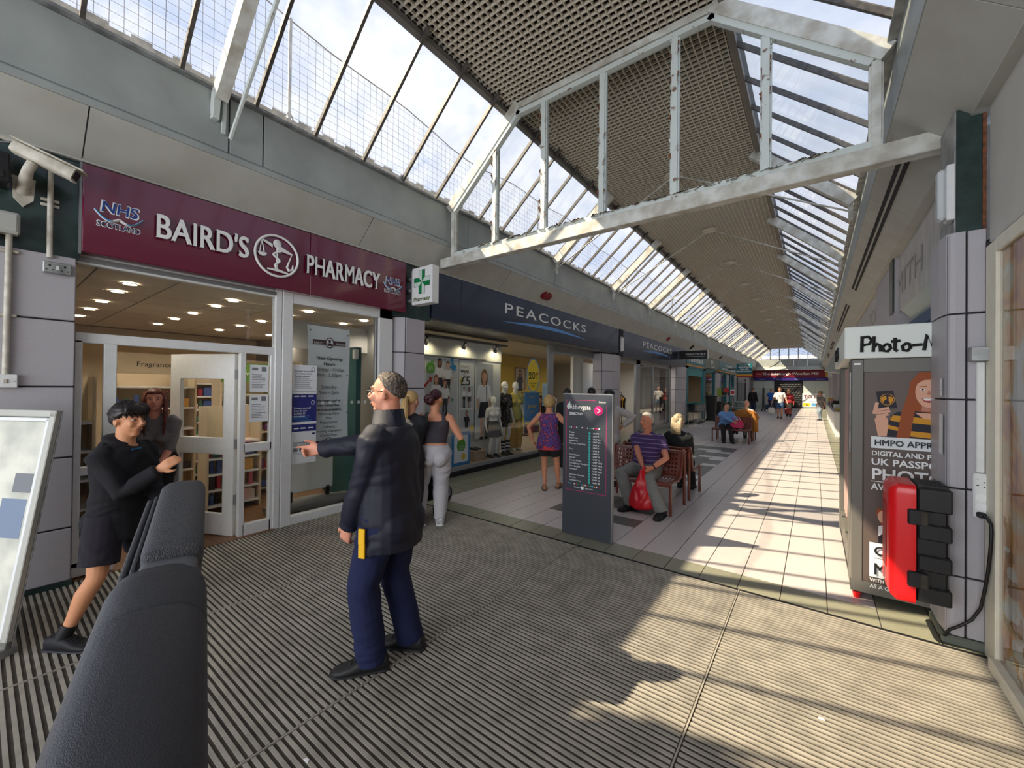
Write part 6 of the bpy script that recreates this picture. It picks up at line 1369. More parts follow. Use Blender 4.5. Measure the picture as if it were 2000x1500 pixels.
# --- person in the dark jacket pointing at the pharmacy window
m = Fig('person in navy jacket and trousers pointing at the pharmacy window', (-1.99, 1.48), (-.94, -.34), 1.74, 1.06, lean=.02, twist=.05, feet=[((-2.045, 1.395, 0), (-.62, -.78)), ((-2.03, 1.66, 0), (-.88, -.47))],
        hands=[(-2.17, 1.30, .77), (-2.53, 1.33, 1.235)], elb=[(-.6, -.7, .1), (.3, -.3, -1)], look=(-.86, -.51), pitch=-.02, vox=.0078, skin=(212, 146, 120), curl=(.55, 'point'), belly=.02)
jk = cl('jacket_navy', (17, 20, 38), .1, 20, .3, 500); jk.node_tree.nodes['Principled BSDF'].inputs['Roughness'].default_value = .6
m.top('jacket', jk, -.11, 2, .030, .022, .010, .288, 5, .022, 0, .0085)
m.legs('trousers', cl('trousers_navy', (19, 28, 66), .1, 14, .3, 400), .06, 1, .012, (.062, .056, .048, .046, .044, .043), .009, 9, .0085)
m.shoes(mat('boot_black', (34, 34, 36), .55, bump=.3, bs=300), m_sole, 'boot', 1.06)
m.hair(grey_h, lambda d: .66 if d.y > .5 else (.66-(.5-d.y)*1.1 if d.y > .1 else max(-.62, .14-(.1-d.y)*.95)), (.078, .098, .093), amp=.011, fr=150, n=96, k=56)
m.brows(grey_h)
cb = MB()
for t0, rr, zz_ in ((0, 1, 0), (1, .93, .055)): pass
ring = lambda h, r: [m.nb+m.up*h+m.rg*(math.cos(t)*r)+m.fw*(math.sin(t)*r*.92+.012) for t in np.linspace(math.pi*.62, math.pi*2.38, 22)]
lo_, hi_ = ring(-.06, .104), ring(.088, .082)
cb.v = [tuple(x) for x in lo_+hi_]+[tuple(x+ (x-m.nb-m.up*.04).normalized()*.008) for x in hi_]+[tuple(x+(x-m.nb).normalized()*.016) for x in lo_]
for i in range(21):
    for r in range(3): cb.f.append((r*22+i, r*22+i+1, (r+1)*22+i+1, (r+1)*22+i))
cb.m = [0]*len(cb.f); cb.build('collar', jk, m.t, 'all', world=False)
gl = MB()
for sg in (-1, 1):
    gl.tube([m.hpt(sg*.034+.026*math.cos(t), .101-.004*abs(math.cos(t)), .004+.020*math.sin(t)) for t in np.linspace(0, 6.28, 17)[:-1]], .0022*m.hs, 6, closed=True)
    gl.tube([m.hpt(sg*.060, .096, .012), m.hpt(sg*.079, .06, .014), m.hpt(sg*.083, -.005, .010), m.hpt(sg*.080, -.022, -.010)], .0026*m.hs, 6)
gl.tube([m.hpt(-.010, .106, .008), m.hpt(.010, .106, .008)], .0022*m.hs, 6); gl.build('glasses', m_black, m.t, True, world=False)
yp = MB(); p0 = m.pc+m.fw*(-.0)-m.rg*(.098*1.74*1.06+.048)+Vector((0, 0, -.05)); 
for k in range(2): yp.obb(p0+Vector((.004+.002*k, .045, -.03-.075*k)), (.006, 0, 0), (0, .020, 0), (0, 0, .042), 0, .003)
yp.build('yellow_patch', mat('patch_yellow', (232, 180, 20), .6), m.t, world=False)
sm_ = MB()
for i in (0, 1):
    d = (m.wr[i]-m.el[i]).normalized(); sm_.tube([m.wr[i]-d*.03, m.wr[i]-d*.002], [.043, .042], 16)
sm_.build('cuffs', jk, m.t, True, world=False)

# --- child striding past in a black hoodie
k = Fig('child in black hoodie and dark shorts striding past the pharmacy door', (-3.72, .58), (.80, .60), 1.55, .98, lean=.10, twist=-.1, hip=.79, feet=[((-3.93, .80, .0), (.85, .52)), ((-3.70, .34, .0), (.80, .6))],
        hands=[(-3.50, .80, .80), (-3.42, .72, 1.08)], elb=[(-.3, -.6, -.8), (.25, -.7, -.8)], look=(.86, .50), pitch=.05, vox=.008, skin=(206, 146, 108), curl=(.5, .3))
hb = cl('hoodie_black', (20, 20, 26), .15, 60, .5, 700)
k.top('hoodie', hb, -.10, 2, .026, .016, .010, .285, 3, .012, .0, .009); k.legs('shorts', cl('shorts_dark', (30, 26, 36), .2, 50, .4, 500), .05, .40, .014, (.060, .060, .062), .008, 4, .009)
hd_ = MB(); hd_.loft([(k.nb-k.fw*.03+k.up*.01, k.rg*.095, k.fw*.085), (k.nb-k.fw*.045+k.up*.035, k.rg*.10, k.fw*.075), (k.nb-k.fw*.06+k.up*.055, k.rg*.085, k.fw*.05), (k.nb-k.fw*.065+k.up*.065, k.rg*.04, k.fw*.03)], 20); hd_.ell(k.nb-k.fw*.10-k.up*.05, (.09, .05, .085), 14, 10)
me = remesh(hd_, .009, 3, .004); me.materials.append(hb); obj('hood', me, k.t)
ts = MB(); ts.prism([(-.035, .0), (.035, 0), (.0, -.10)], k.nb+k.fw*.083-k.up*.015, k.rg, k.up, k.fw*.006); ts.build('blue_tee', mat('tee_blue', (40, 110, 160), .8), k.t, world=False)
k.shoes(mat('trainer_black', (22, 22, 28), .6, bump=.4, bs=400), mat('sole_dark', (40, 40, 46), .6), 'trainer', 1.12)
so_ = MB()
for i in (0, 1): so_ = MB(); so_.tube([k.an[i]+(k.kn[i]-k.an[i]).normalized()*.085, k.an[i]+(k.kn[i]-k.an[i]).normalized()*.0], [.040, .042], 14); so_.build('sock', m_black, k.t, True, world=False)
def fringe(b):
    for q in range(19): x = -.074+.0082*q; b.tube([k.hpt(x*.7, .050, .112), k.hpt(x*.95, .090-abs(x)*.3, .080), k.hpt(x*1.06, .098-abs(x)*.5, .030+.012*math.sin(q*2.1))], [.013, .015, .003], 6)
k.hair(dark_h, lambda d: .16 if d.y > .5 else (.16-(.5-d.y)*1.1 if d.y > -.1 else -.62), (.089, .108, .104), amp=.012, extra=fringe, fr=110, n=80, k=48); k.brows(dark_h)

# --- woman half hidden in the pharmacy doorway, leaning out
v = Fig('person with long auburn hair leaning out from behind the pharmacy door', (-5.70, 1.19), (.9, -.30), 1.66, 1, True, lean=.42, hip=.86, feet=[((-5.80, 1.26, 0), (.9, -.3)), ((-5.78, 1.10, 0), (.9, -.3))], hands=[(-5.33, 1.12, .78), (-5.35, 1.06, .80)], look=(.96, -.25), vox=.011, skin=(206, 140, 122), curl=(.5, .5))
v.top('top', cl('top_grey', (112, 108, 112)), -.03, 1.2, .010, .008, .005); v.legs('trousers', cl('trousers_black', (34, 32, 34)), .05, 1, .008, amp=.005); v.shoes(m_black, m_sole)
def long_(b):
    for sg in (-1, 1):
        for q in range(7): b.tube([v.hpt(sg*(.05+.006*q), .01-.014*q, .09), v.hpt(sg*(.086), .02-.018*q, -.02), v.hpt(sg*.09, .05-.018*q, -.16), v.hpt(sg*.075, .09-.012*q, -.30-.015*q)], [.016, .018, .018, .006], 6)
v.hair(mat('hair_auburn', (112, 52, 40), .5, rgb2=(70, 30, 24), vs=50), full, (.082, .102, .098), extra=long_); v.brows(brown_h)

# --- two women by the pram
g = Fig('person in charcoal vest top and grey joggers with hand on hip by the shop window', (-3.66, 3.33), (-.72, .69), 1.62, 1.17, True, feet=[((-3.755, 3.19, 0), (-.80, .2)), ((-3.585, 3.36, 0), (-.55, .5))], hands=[(-3.76, 3.20, 1.00), (-3.60, 3.66, 1.06)], elb=[(-1, -.5, .1), (.6, -.3, -1)], look=(-.15, .98), vox=.0095, skin=(206, 144, 112), curl=(.6, .4))
vt = MB(); g.torso(vt, .075, .236, .013); 
for sg in (-1, 1): vt.tube([g.pc+g.up*.20*g.H+g.rg*sg*.066*g.H-g.fw*.056*g.H, g.pc+g.up*.262*g.H+g.rg*sg*.060*g.H-g.fw*.030*g.H, g.pc+g.up*.285*g.H+g.rg*sg*.058*g.H+g.fw*.01*g.H, g.pc+g.up*.20*g.H+g.rg*sg*.05*g.H+g.fw*.07*g.H], .030, 10)
me = remesh(vt, .009, 3, .003); me.materials.append(cl('vest_charcoal', (66, 62, 70), .08, 60, .3, 700)); obj('vest_top', me, g.t)
g.legs('joggers', cl('jogger_grey', (188, 186, 190), .06, 120, .35, 600), .062, 1, .016, (.062, .060, .050, .048, .040, .032), .011, 8, .009)
g.shoes(mat('trainer_white', (224, 222, 220), .6, rgb2=(150, 150, 152), vs=26), m_solew, 'trainer', 1.1)
def bun(b):
    for q in range(9): a_ = q*.7; b.ell(g.hpt(-.0+.030*math.cos(a_), -.130+.014*math.sin(a_*1.7), -.005+.034*math.sin(a_)), [.040*g.hs]*3, 12, 8)
g.hair(plum_h, lambda d: .38 if d.y > .55 else (.38-(.55-d.y)*1.1 if d.y > 0 else max(-.55, -.2-(-d.y)*.5)), extra=bun); g.brows(dark_h)
hoop = MB()
for sg in (-1, 1): hoop.tube([g.hpt(sg*.084, .002+.020*math.cos(t), -.062+.022*math.sin(t)) for t in np.linspace(0, 6.28, 15)[:-1]], .003, 6, closed=True)
hoop.build('hoop_earrings', mat('gold', (200, 160, 70), .3, .9), g.t, True, world=False)
y = Fig('person with long blond ponytail pushing the pram behind the navy jacket', (-3.73, 3.02), (-.42, .9), 1.60, 1.02, True, feet=[((-3.81, 2.98, 0), (-.4, .9)), ((-3.65, 3.04, 0), (-.4, .9))], hands=[(-4.03, 3.20, .98), (-3.90, 3.26, .98)], elb=[(-.5, -1, -.4), (.5, -1, -.4)], look=(-.3, .95), vox=.011, curl=(.8, .8))
y.top('jacket', cl('top_black', (28, 30, 34)), -.06, 2, .016, .012, .006); y.legs('leggings', MATS['trousers_black'], .05, 1, .006, (.052, .046, .036, .034, .026, .022), .004); y.shoes(m_black, m_sole)
def pony(b):
    for q in range(10): a_ = q*.63; o = (.020*math.cos(a_), .016*math.sin(a_)); b.tube([y.hpt(o[0]*.6, -.105+o[1], .045), y.hpt(o[0]+.004, -.150+o[1], .0), y.hpt(o[0]*1.4, -.150+o[1], -.12), y.hpt(o[0]*1.6, -.145+o[1], -.26), y.hpt(o[0]*1.2, -.135+o[1], -.40-.01*q)], [.016, .020, .022, .018, .005], 7)
y.hair(blond_h, lambda d: .38 if d.y > .55 else (.38-(.55-d.y)*1.2 if d.y > 0 else max(-.6, -.25-(-d.y)*.5)), extra=pony)
ht = MB(); ht.tube([y.hpt(.022*math.cos(t), -.122, .032+.022*math.sin(t)) for t in np.linspace(0, 6.28, 13)[:-1]], .007, 6, closed=True); ht.build('hair_tie', m_black, y.t, True, world=False)
# pram
pr_ = thing('pram', 'black pram between the blond and the plum haired persons', 'pram', (-4.05, 3.65, 0)); pd = Vector((-.30, .95, 0)).normalized(); ps_ = Vector((pd.y, -pd.x, 0)); PO = Vector((-4.05, 3.62, 0))
Q = lambda f, s_, z: PO+pd*f+ps_*s_+Vector((0, 0, z))
def wheel(c, r, ax):
    b = MB(); u1 = Vector((0, 0, 1)); u2 = ax.cross(u1); b.tube([c+u1*r*math.cos(t)+u2*r*math.sin(t) for t in np.linspace(0, 6.283, 25)[:-1]], .022, 8, 0, closed=True); wo_ = b.build('wheel', m_black, pr_, True)
    s_ = MB(); 
    for q in range(6): a_ = q*math.pi/3; s_.tube([c, c+u1*r*math.cos(a_)+u2*r*math.sin(a_)], .009, 6)
    s_.tube([c-ax*.03, c+ax*.03], .03, 10); s_.build('spokes', m_graymet, wo_, True)
for s_ in (-1, 1): wheel(Q(-.22, s_*.27, .15), .13, ps_)
wheel(Q(.48, 0, .11), .09, ps_)
fr_ = MB()
for s_ in (-1, 1): fr_.tube([Q(.48, s_*.03, .14), Q(.1, s_*.2, .40), Q(-.42, s_*.22, .98)], .014, 8); fr_.tube([Q(-.22, s_*.25, .15), Q(.0, s_*.21, .45)], .014, 8)
fr_.tube([Q(-.42, -.22, .98), Q(-.45, 0, 1.0), Q(-.42, .22, .98)], .018, 8); fr_.build('frame', m_graymet, pr_, True)
st_ = MB(); st_.loft([(Q(-.10, 0, .40), ps_*.18, pd*.22), (Q(-.02, 0, .45), ps_*.19, pd*.26), (Q(.02, 0, .60), ps_*.19, pd*.28), (Q(-.02, 0, .66), ps_*.18, pd*.26)], 20, 0, 4); st_.build('seat_tub', cl('pram_black', (26, 26, 30)), pr_, True)
hd2 = MB(); hd2.loft([(Q(-.22+.10*math.sin(t), 0, .62+.34*math.sin(t)*.9), ps_*(.19*(.75+.25*math.sin(t))), pd*(.16*math.cos(t)*.7+.02)+Vector((0, 0, .05))) for t in np.linspace(.1, 1.5, 7)], 18, 0, 2.4); hd2.build('hood', MATS['pram_black'], pr_, True)
MB().loft([(Q(-.1, 0, .22), ps_*.18, pd*.2), (Q(-.1, 0, .33), ps_*.2, pd*.22)], 16, 0, 5).build('basket', MATS['pram_black'], pr_, True)
tag(MB().loft([(Q(.06, .05, .67+dz), ps_*.15*s_, pd*.14*s_) for dz, s_ in ((0, .9), (.05, 1), (.10, .7))], 14, 0, 2.4).build('blanket', mat('blanket_blue', (70, 110, 170), .85), None, True), 'blue bundle lying in the black pram', 'bundle')
tag(MB().loft([(Q(-.46, -.16, .74), ps_*.10, pd*.12), (Q(-.47, -.16, .90), ps_*.12, pd*.14), (Q(-.48, -.17, 1.06), ps_*.09, pd*.12)], 16, 0, 3).build('cloth_bag', mat('bag_cream', (222, 214, 198), .8), None, True), 'cream cloth bag hung on the pram handle', 'bag')

# --- walker in the patterned top
w = Fig('person with a blond bob in a patterned blue sleeveless top walking away', (-3.45, 5.60), (-.35, .93), 1.53, 1.06, True, feet=[((-3.47, 5.52, 0), (-.5, .8)), ((-3.36, 5.78, 0), (-.2, .95))], hands=[(-3.68, 5.48, .78), (-3.22, 5.78, .80)], elb=[(-1, -.3, 0), (1, -.3, 0)], look=(-.45, .9), vox=.010, skin=(204, 140, 108))
pt = bpy.data.materials.new('pattern_top'); pt.use_nodes = True; t_ = pt.node_tree; B_ = t_.nodes['Principled BSDF']; kk = t_.nodes.new('ShaderNodeTexCoord'); vv = t_.nodes.new('ShaderNodeTexVoronoi'); vv.inputs['Scale'].default_value = 22; vv.feature = 'F1'; vv.distance = 'MANHATTAN'; rr = t_.nodes.new('ShaderNodeValToRGB'); rr.color_ramp.interpolation = 'CONSTANT'
rr.color_ramp.elements[1].color = (.45, .06, .12, 1)
for p_, c_ in ((0, (.55, .10, .16, 1)), (.20, (.035, .025, .13, 1)), (.46, (.07, .09, .40, 1)), (.62, (.22, .03, .16, 1)), (.74, (.03, .02, .10, 1))):
    if p_ == 0: rr.color_ramp.elements[0].color = c_
    else: q_ = rr.color_ramp.elements.new(p_); q_.color = c_
t_.links.new(kk.outputs['Object'], vv.inputs[0]); t_.links.new(vv.outputs['Distance'], rr.inputs[0]); t_.links.new(rr.outputs[0], B_.inputs['Base Color']); B_.inputs['Roughness'].default_value = .8
w.top('patterned_top', pt, -.10, 0, .016, amp=.006, neck=.275, flare=.03); w.legs('shorts', MATS['trousers_black'], .03, .36, .012, (.060, .058, .056)); w.shoes(mat('sandal_tan', (150, 108, 78), .6), m_sole, 'sandal')
hm_ = MB(); hm_.loft([(w.pc+Vector((0, 0, -.155)), w.rg*.192, w.fw*.152), (w.pc+Vector((0, 0, -.085)), w.rg*.190, w.fw*.149)], 24, 0, 2.2); hm_.build('red_hem', mat('hem_red', (190, 60, 70), .8), w.t, True, world=False)
w.hair(blond_h, lambda d: .36 if d.y > .5 else -.9, (.098, .114, .118), (0, -.014, .006), amp=.012, fr=100)

# --- seated pair on the near benches
o = Fig('grey haired person in a purple striped polo seated on the near bench', (-1.92, 5.80), (-.08, -1), 1.72, 1.16, lean=-.03, hip=.50, feet=[((-1.56, 5.30, 0), (-.05, -1)), ((-1.98, 5.36, 0), (-.5, -.85))], hands=[(-1.75, 5.48, .58), (-1.86, 5.44, .58)], elb=[(-1, -.4, -.2), (1, -.4, -.2)], look=(-.42, -.91), vox=.0095, skin=(206, 138, 112), curl=(.5, .5), belly=.07)
po = bpy.data.materials.new('polo_purple'); po.use_nodes = True; t_ = po.node_tree; B_ = t_.nodes['Principled BSDF']; kk = t_.nodes.new('ShaderNodeTexCoord'); sx = t_.nodes.new('ShaderNodeSeparateXYZ'); ma = t_.nodes.new('ShaderNodeMath'); ma.operation = 'FRACT'; ml = t_.nodes.new('ShaderNodeMath'); ml.operation = 'MULTIPLY'; ml.inputs[1].default_value = 17; rr = t_.nodes.new('ShaderNodeValToRGB'); rr.color_ramp.interpolation = 'CONSTANT'; rr.color_ramp.elements[0].color = (.055, .028, .12, 1); rr.color_ramp.elements[1].position = .88; rr.color_ramp.elements[1].color = (.30, .22, .42, 1)
t_.links.new(kk.outputs['Object'], sx.inputs[0]); t_.links.new(sx.outputs['Z'], ml.inputs[0]); t_.links.new(ml.outputs[0], ma.inputs[0]); t_.links.new(ma.outputs[0], rr.inputs[0]); t_.links.new(rr.outputs[0], B_.inputs['Base Color']); B_.inputs['Roughness'].default_value = .85
o.top('polo_shirt', po, -.03, .62, .014, .014, .006, .283, 7); o.legs('trousers', cl('trousers_grey', (128, 130, 128), .08, 30), .05, 1, .012, (.062, .056, .048, .046, .044, .043), .008); o.shoes(m_black, m_sole, 'shoe', 1.05)
o.hair(white_h, lambda d: (.56 if d.y > .45 else .56-(.45-d.y)*1.3 if d.y > -.1 else -.62), (.083, .102, .097), amp=.012, fr=120, n=80, k=48); o.brows(white_h)
wt = MB(); d = (o.wr[0]-o.el[0]).normalized(); wt.tube([o.wr[0]-d*.035, o.wr[0]-d*.018], .034, 14); wt.build('wrist_watch', m_black, o.t, True, world=False)
rb_ = thing('carrier_bag', 'red plastic carrier bag hanging between the seated knees', 'bag', (-1.83, 5.30, .06)); c_ = Vector((-1.82, 5.33, 0)); b = MB()
b.loft([(c_+Vector((0, 0, z)), Vector((a_, .02, 0)), Vector((0, a2, 0))) for z, a_, a2 in ((.05, .10, .08), (.09, .165, .11), (.20, .165, .11), (.32, .125, .09), (.44, .07, .055), (.53, .03, .03), (.57, .02, .02))], 24, 0, 2.4)
me = remesh(b, .010, 1, .016, (16, 16, 5), 4); me.materials.append(mat('bag_red', (206, 22, 38), .35, spec=.5)); bo = obj('bag_body', me, rb_, loc=tuple(-Vector(rb_.location)))
MB().tube([c_+Vector((.01, 0, .55)), c_+Vector((.0, .03, .60)), c_+Vector((-.01, .06, .585))], .014, 8).build('bag_handle', MATS['bag_red'], rb_, True)
n_p = Fig('person with long pale hair seated behind on the back bench', (-1.72, 6.66), (.1, 1), 1.60, 1.05, True, hip=.50, feet=[((-1.80, 7.14, 0), (0, 1)), ((-1.62, 7.14, 0), (0, 1))], hands=[(-1.82, 7.0, .62), (-1.62, 7.0, .62)], look=(.2, 1), vox=.013)
n_p.top('black_top', MATS['top_black'], -.03, 2, .014, .010, .005); n_p.legs('trousers', MATS['trousers_black']); n_p.shoes(m_black, m_sole)
n_p.hair(mat('hair_ash', (190, 176, 148), .5, rgb2=(140, 122, 96), vs=50), full, (.084, .102, .098), extra=lambda b: [b.tube([n_p.hpt(.07-.017*q, -.07, .06), n_p.hpt(.075-.018*q, -.10, -.06), n_p.hpt(.075-.018*q, -.105, -.20)], [.018, .020, .008], 6) for q in range(9)])
hb_ = thing('holdall', 'black holdall standing on the back bench by the pale haired person', 'bag', (-2.32, 6.62, .43)); MB().loft([((-2.32, 6.60, .44), (.18, 0, 0), (0, .12, 0)), ((-2.32, 6.60, .60), (.20, 0, 0), (0, .14, 0)), ((-2.32, 6.60, .80), (.17, 0, 0), (0, .10, 0))], 16, 0, 5).build('bag_body', m_black, hb_, True); MB().tube([(-2.42, 6.60, .79), (-2.38, 6.60, .90), (-2.26, 6.60, .90), (-2.22, 6.60, .79)], .012, 8).build('bag_handle', m_black, hb_, True)

# --- by the shop doors
p1_ = Fig('person in a grey sleeved top and dark cap behind the directory sign', (-2.78, 6.45), (-.75, .66), 1.63, 1.1, hands=[(-3.0, 6.6, 1.0), (-2.62, 6.65, 1.0)], elb=[(-1, -.3, 0), (1, -.3, 0)], vox=.013)
p1_.top('grey_top', cl('top_palegrey', (176, 172, 170)), -.06, 2, .02, .014, .008); p1_.legs('trousers', cl('trousers_pale', (190, 192, 200))); p1_.shoes(m_black, m_sole); p1_.hair(dark_h, full)
cp = MB(); cp.ell(p1_.hpt(0, -.01, .055), [.088, .106, .075], 18, 10, 0, p1_.RH); cp.build('cap', m_black, p1_.t, True, world=False)
p2_ = Fig('person in dark clothes in front of the clothes shop window behind the directory', (-4.12, 7.4), (-.8, .6), 1.64, 1.05, vox=.014); p2_.top('black_top', MATS['top_black'], -.06, 2, .02); p2_.legs('trousers', MATS['trousers_black']); p2_.shoes(m_black, m_sole); p2_.hair(dark_h, full, (.088, .104, .10))
p3_ = Fig('person in dark clothes by the clothes shop door behind the directory', (-4.0, 8.3), (-.95, .3), 1.66, 1.05, vox=.014); p3_.top('black_top', MATS['top_black'], -.06, 2, .02); p3_.legs('trousers', MATS['trousers_black']); p3_.shoes(m_black, m_sole); p3_.hair(dark_h, full, (.09, .106, .10))

# --- far benches
q1 = Fig('person in a blue cardigan seated on the farther bench', (-2.30, 14.35), (.55, -.84), 1.58, 1.12, True, lean=.16, hip=.48, feet=[((-2.02, 13.92, 0), (.3, -.9)), ((-2.24, 13.86, 0), (.2, -.95))], hands=[(-1.90, 14.02, .72), (-2.0, 13.98, .66)], look=(.8, -.55), pitch=-.25, vox=.014)
q1.top('cardigan', cl('cardigan_blue', (110, 152, 206)), -.06, 2, .022, .018, .010); q1.legs('trousers', MATS['trousers_black']); q1.shoes(m_black, m_sole); q1.hair(dark_h, lambda d: .35 if d.y > .5 else (.35-(.5-d.y)*1.6 if d.y > 0 else -.6), (.086, .103, .10))
hb3 = thing('handbag', 'bright pink handbag on the lap of the person in the blue cardigan', 'bag', (-1.95, 14.12, .48)); MB().loft([((-1.92, 14.12, .47), (.17, 0, 0), (0, .09, 0)), ((-1.92, 14.12, .58), (.19, 0, 0), (0, .10, 0)), ((-1.92, 14.12, .70), (.13, 0, 0), (0, .06, 0))], 16, 0, 3).build('bag_body', mat('bag_pink', (200, 40, 96), .5), hb3, True); MB().tube([(-2.03, 14.1, .68), (-1.98, 14.1, .80), (-1.86, 14.1, .80), (-1.81, 14.1, .68)], .012, 8).build('bag_handle', mat('bag_palepink', (226, 150, 180), .5), hb3, True)
q2 = Fig('bald person in white seated on the far side of the farther bench', (-1.80, 15.3), (.1, 1), 1.70, 1.1, hip=.5, feet=[((-1.9, 15.8, 0), (0, 1)), ((-1.7, 15.8, 0), (0, 1))], hands=[(-1.95, 15.7, .6), (-1.68, 15.7, .6)], vox=.014, skin=(214, 160, 136)); q2.top('white_shirt', cl('shirt_white', (222, 218, 214)), -.03, 2, .014); q2.legs('trousers', MATS['trousers_grey']); q2.shoes(m_black, m_sole)
ct_ = MB(); ct_.loft([((-1.80, 14.98, .60), (.36, 0, 0), (0, .05, 0)), ((-1.78, 14.98, .74), (.37, 0, 0), (0, .06, 0)), ((-1.76, 14.97, .86), (.33, 0, 0), (0, .07, 0)), ((-1.78, 14.97, .96), (.24, 0, 0), (0, .06, 0)), ((-1.80, 14.98, 1.0), (.14, 0, 0), (0, .04, 0))], 24, 0, 3); ct_.loft([((-1.50, 14.86, .30), (.09, 0, 0), (0, .05, 0)), ((-1.50, 14.86, .6), (.08, 0, 0), (0, .06, 0)), ((-1.56, 14.9, .90), (.06, 0, 0), (0, .06, 0))], 14)
me = remesh(ct_, .014, 2, .02, (12, 12, 6)); me.materials.append(cl('coat_tan', (160, 104, 44))); cto = obj('coat', me); tag(cto, 'tan coat draped over the back of the farther bench', 'coat')
q3 = Fig('small child in turquoise on the far side of the farther bench', (-2.18, 15.3), (.2, 1), 1.15, 1, hip=.48, feet=[((-2.22, 15.6, .12), (0, 1)), ((-2.12, 15.6, .12), (0, 1))], vox=.014); q3.top('tee', mat('tee_turquoise', (110, 196, 180), .8), -.05, .7, .012); q3.legs('trousers', MATS['trousers_black']); q3.shoes(m_black, m_sole); q3.hair(brown_h, short)

# --- walkers towards the end wall
def walker(label, loc, face, H, topc, botc, hairm, line=short, fem=False, stride=.16, hands=(None, None), to=1., sl=2, **kw):
    n = Vector((*face, 0)).normalized(); s_ = Vector((n.y, -n.x, 0)); L_ = Vector((*loc, 0))
    f = Fig(label, loc, face, H, kw.pop('w', 1.05), fem, feet=[(tuple(L_-s_*.08+n*stride), face), (tuple(L_+s_*.08-n*stride*.8), face)], hands=hands, vox=.018, **kw)
    f.top('top', topc, -.05, sl, .018, .014, .006); f.legs('trousers' if to == 1 else 'shorts', botc, .04, to, .010, (.058, .054, .048, .044, .040, .038)); f.shoes(m_black, m_sole)
    if hairm: f.hair(hairm, line)
    return f
a1 = walker('person in dark jacket with a backpack standing by the roll cages', (-3.38, 31.9), (.35, .9), 1.80, cl('jacket_dark', (38, 34, 40)), cl('jeans_dark', (40, 52, 76)), grey_h, bald, stride=.08)
bp = MB(); bp.loft([(a1.pc+a1.up*t*1.8-a1.fw*.19, a1.rg*a_, a1.fw*.10) for t, a_ in ((.03, .13), (.06, .16), (.20, .16), (.26, .11))], 16, 0, 4); bpo = bp.build('backpack', m_black, a1.t, True, world=False)
a2 = walker('person in a bright blue tee shirt by the black grille', (-2.55, 34.8), (.5, -.8), 1.74, mat('tee_royal', (30, 92, 180), .8), MATS['jeans_dark'], grey_h, short, stride=.08, sl=.7)
a3 = walker('person in a white tee shirt and denim shorts carrying two shopping bags', (-1.62, 28.0), (.05, -1), 1.84, cl('tee_white', (232, 226, 224)), cl('denim', (70, 100, 140)), brown_h, short, stride=.14, to=.45, sl=.75, hands=[(-1.22, 27.9, .82), (-2.02, 27.95, .82)], w=1.12)
ssx = MB(); ssx.tube([a3.sh[0]+a3.up*.05, a3.pc+a3.up*.36+a3.fw*.145, a3.pc+a3.up*.10+a3.rg*.16+a3.fw*.10], .014, 6, flat=.5); ssx.build('shoulder_strap', m_black, a3.t, True, world=False); MB().loft([(a3.pc+a3.rg*.2+a3.fw*.12+Vector((0, 0, z)), a3.rg*.10, a3.fw*.05) for z in (-.06, .0, .12)], 14, 0, 4).build('waist_bag', m_black, a3.t, True, world=False)
for i, (x, c) in enumerate(((-1.22, (120, 40, 44)), (-2.02, (214, 212, 206)))):
    t = thing('shopping_bag', ['dark red shopping bag held by the person in the white tee shirt', 'pale shopping bag held by the person in the white tee shirt'][i], 'bag', (x, 27.9, .2)); MB().loft([((x, 27.9, .28), (.15, 0, 0), (0, .07, 0)), ((x, 27.9, .46), (.17, 0, 0), (0, .09, 0)), ((x, 27.9, .62), (.13, 0, 0), (0, .05, 0))], 14, 0, 4).build('bag_body', mat('shopbag%d' % i, c, .5), t, True); MB().tube([(x-.07, 27.9, .60), (x, 27.9, .76), (x+.07, 27.9, .60)], .008, 6).build('bag_handle', mat('shopbag%d' % i, c), t, True)
a4 = walker('person in a red top half hidden behind the white tee shirt', (-1.30, 30.6), (0, -1), 1.72, mat('top_red', (150, 40, 50), .8), MATS['trousers_black'], brown_h, full, True)
a5 = walker('person in a straw hat and grey top with a dark shoulder bag near the kiosk', (.26, 27.9), (-.75, -.65), 1.58, cl('top_speckle', (128, 120, 116)), cl('jeans_pale', (126, 140, 152)), brown_h, full, True, stride=.07, sl=.8)
hat = MB(); hat.lathe([(.16, -.005), (.165, .0), (.10, .012), (.095, .10), (.06, .115), (.005, .118)], (0, 0, 0), 20); hat.v = [tuple(a5.hpt(0, -.005, .055)+Vector(q)) for q in hat.v]; hat.build('hat', mat('straw', (176, 150, 110), .8), a5.t, True, world=False)
tag(MB().loft([((.42, 27.85, z), (.05, 0, 0), (0, .14, 0)) for z in (.62, .68, .90)], 14, 0, 4).build('shoulder_bag', mat('bag_brown', (72, 36, 36), .5), None, True), 'dark brown shoulder bag at the side of the person in the straw hat', 'bag')

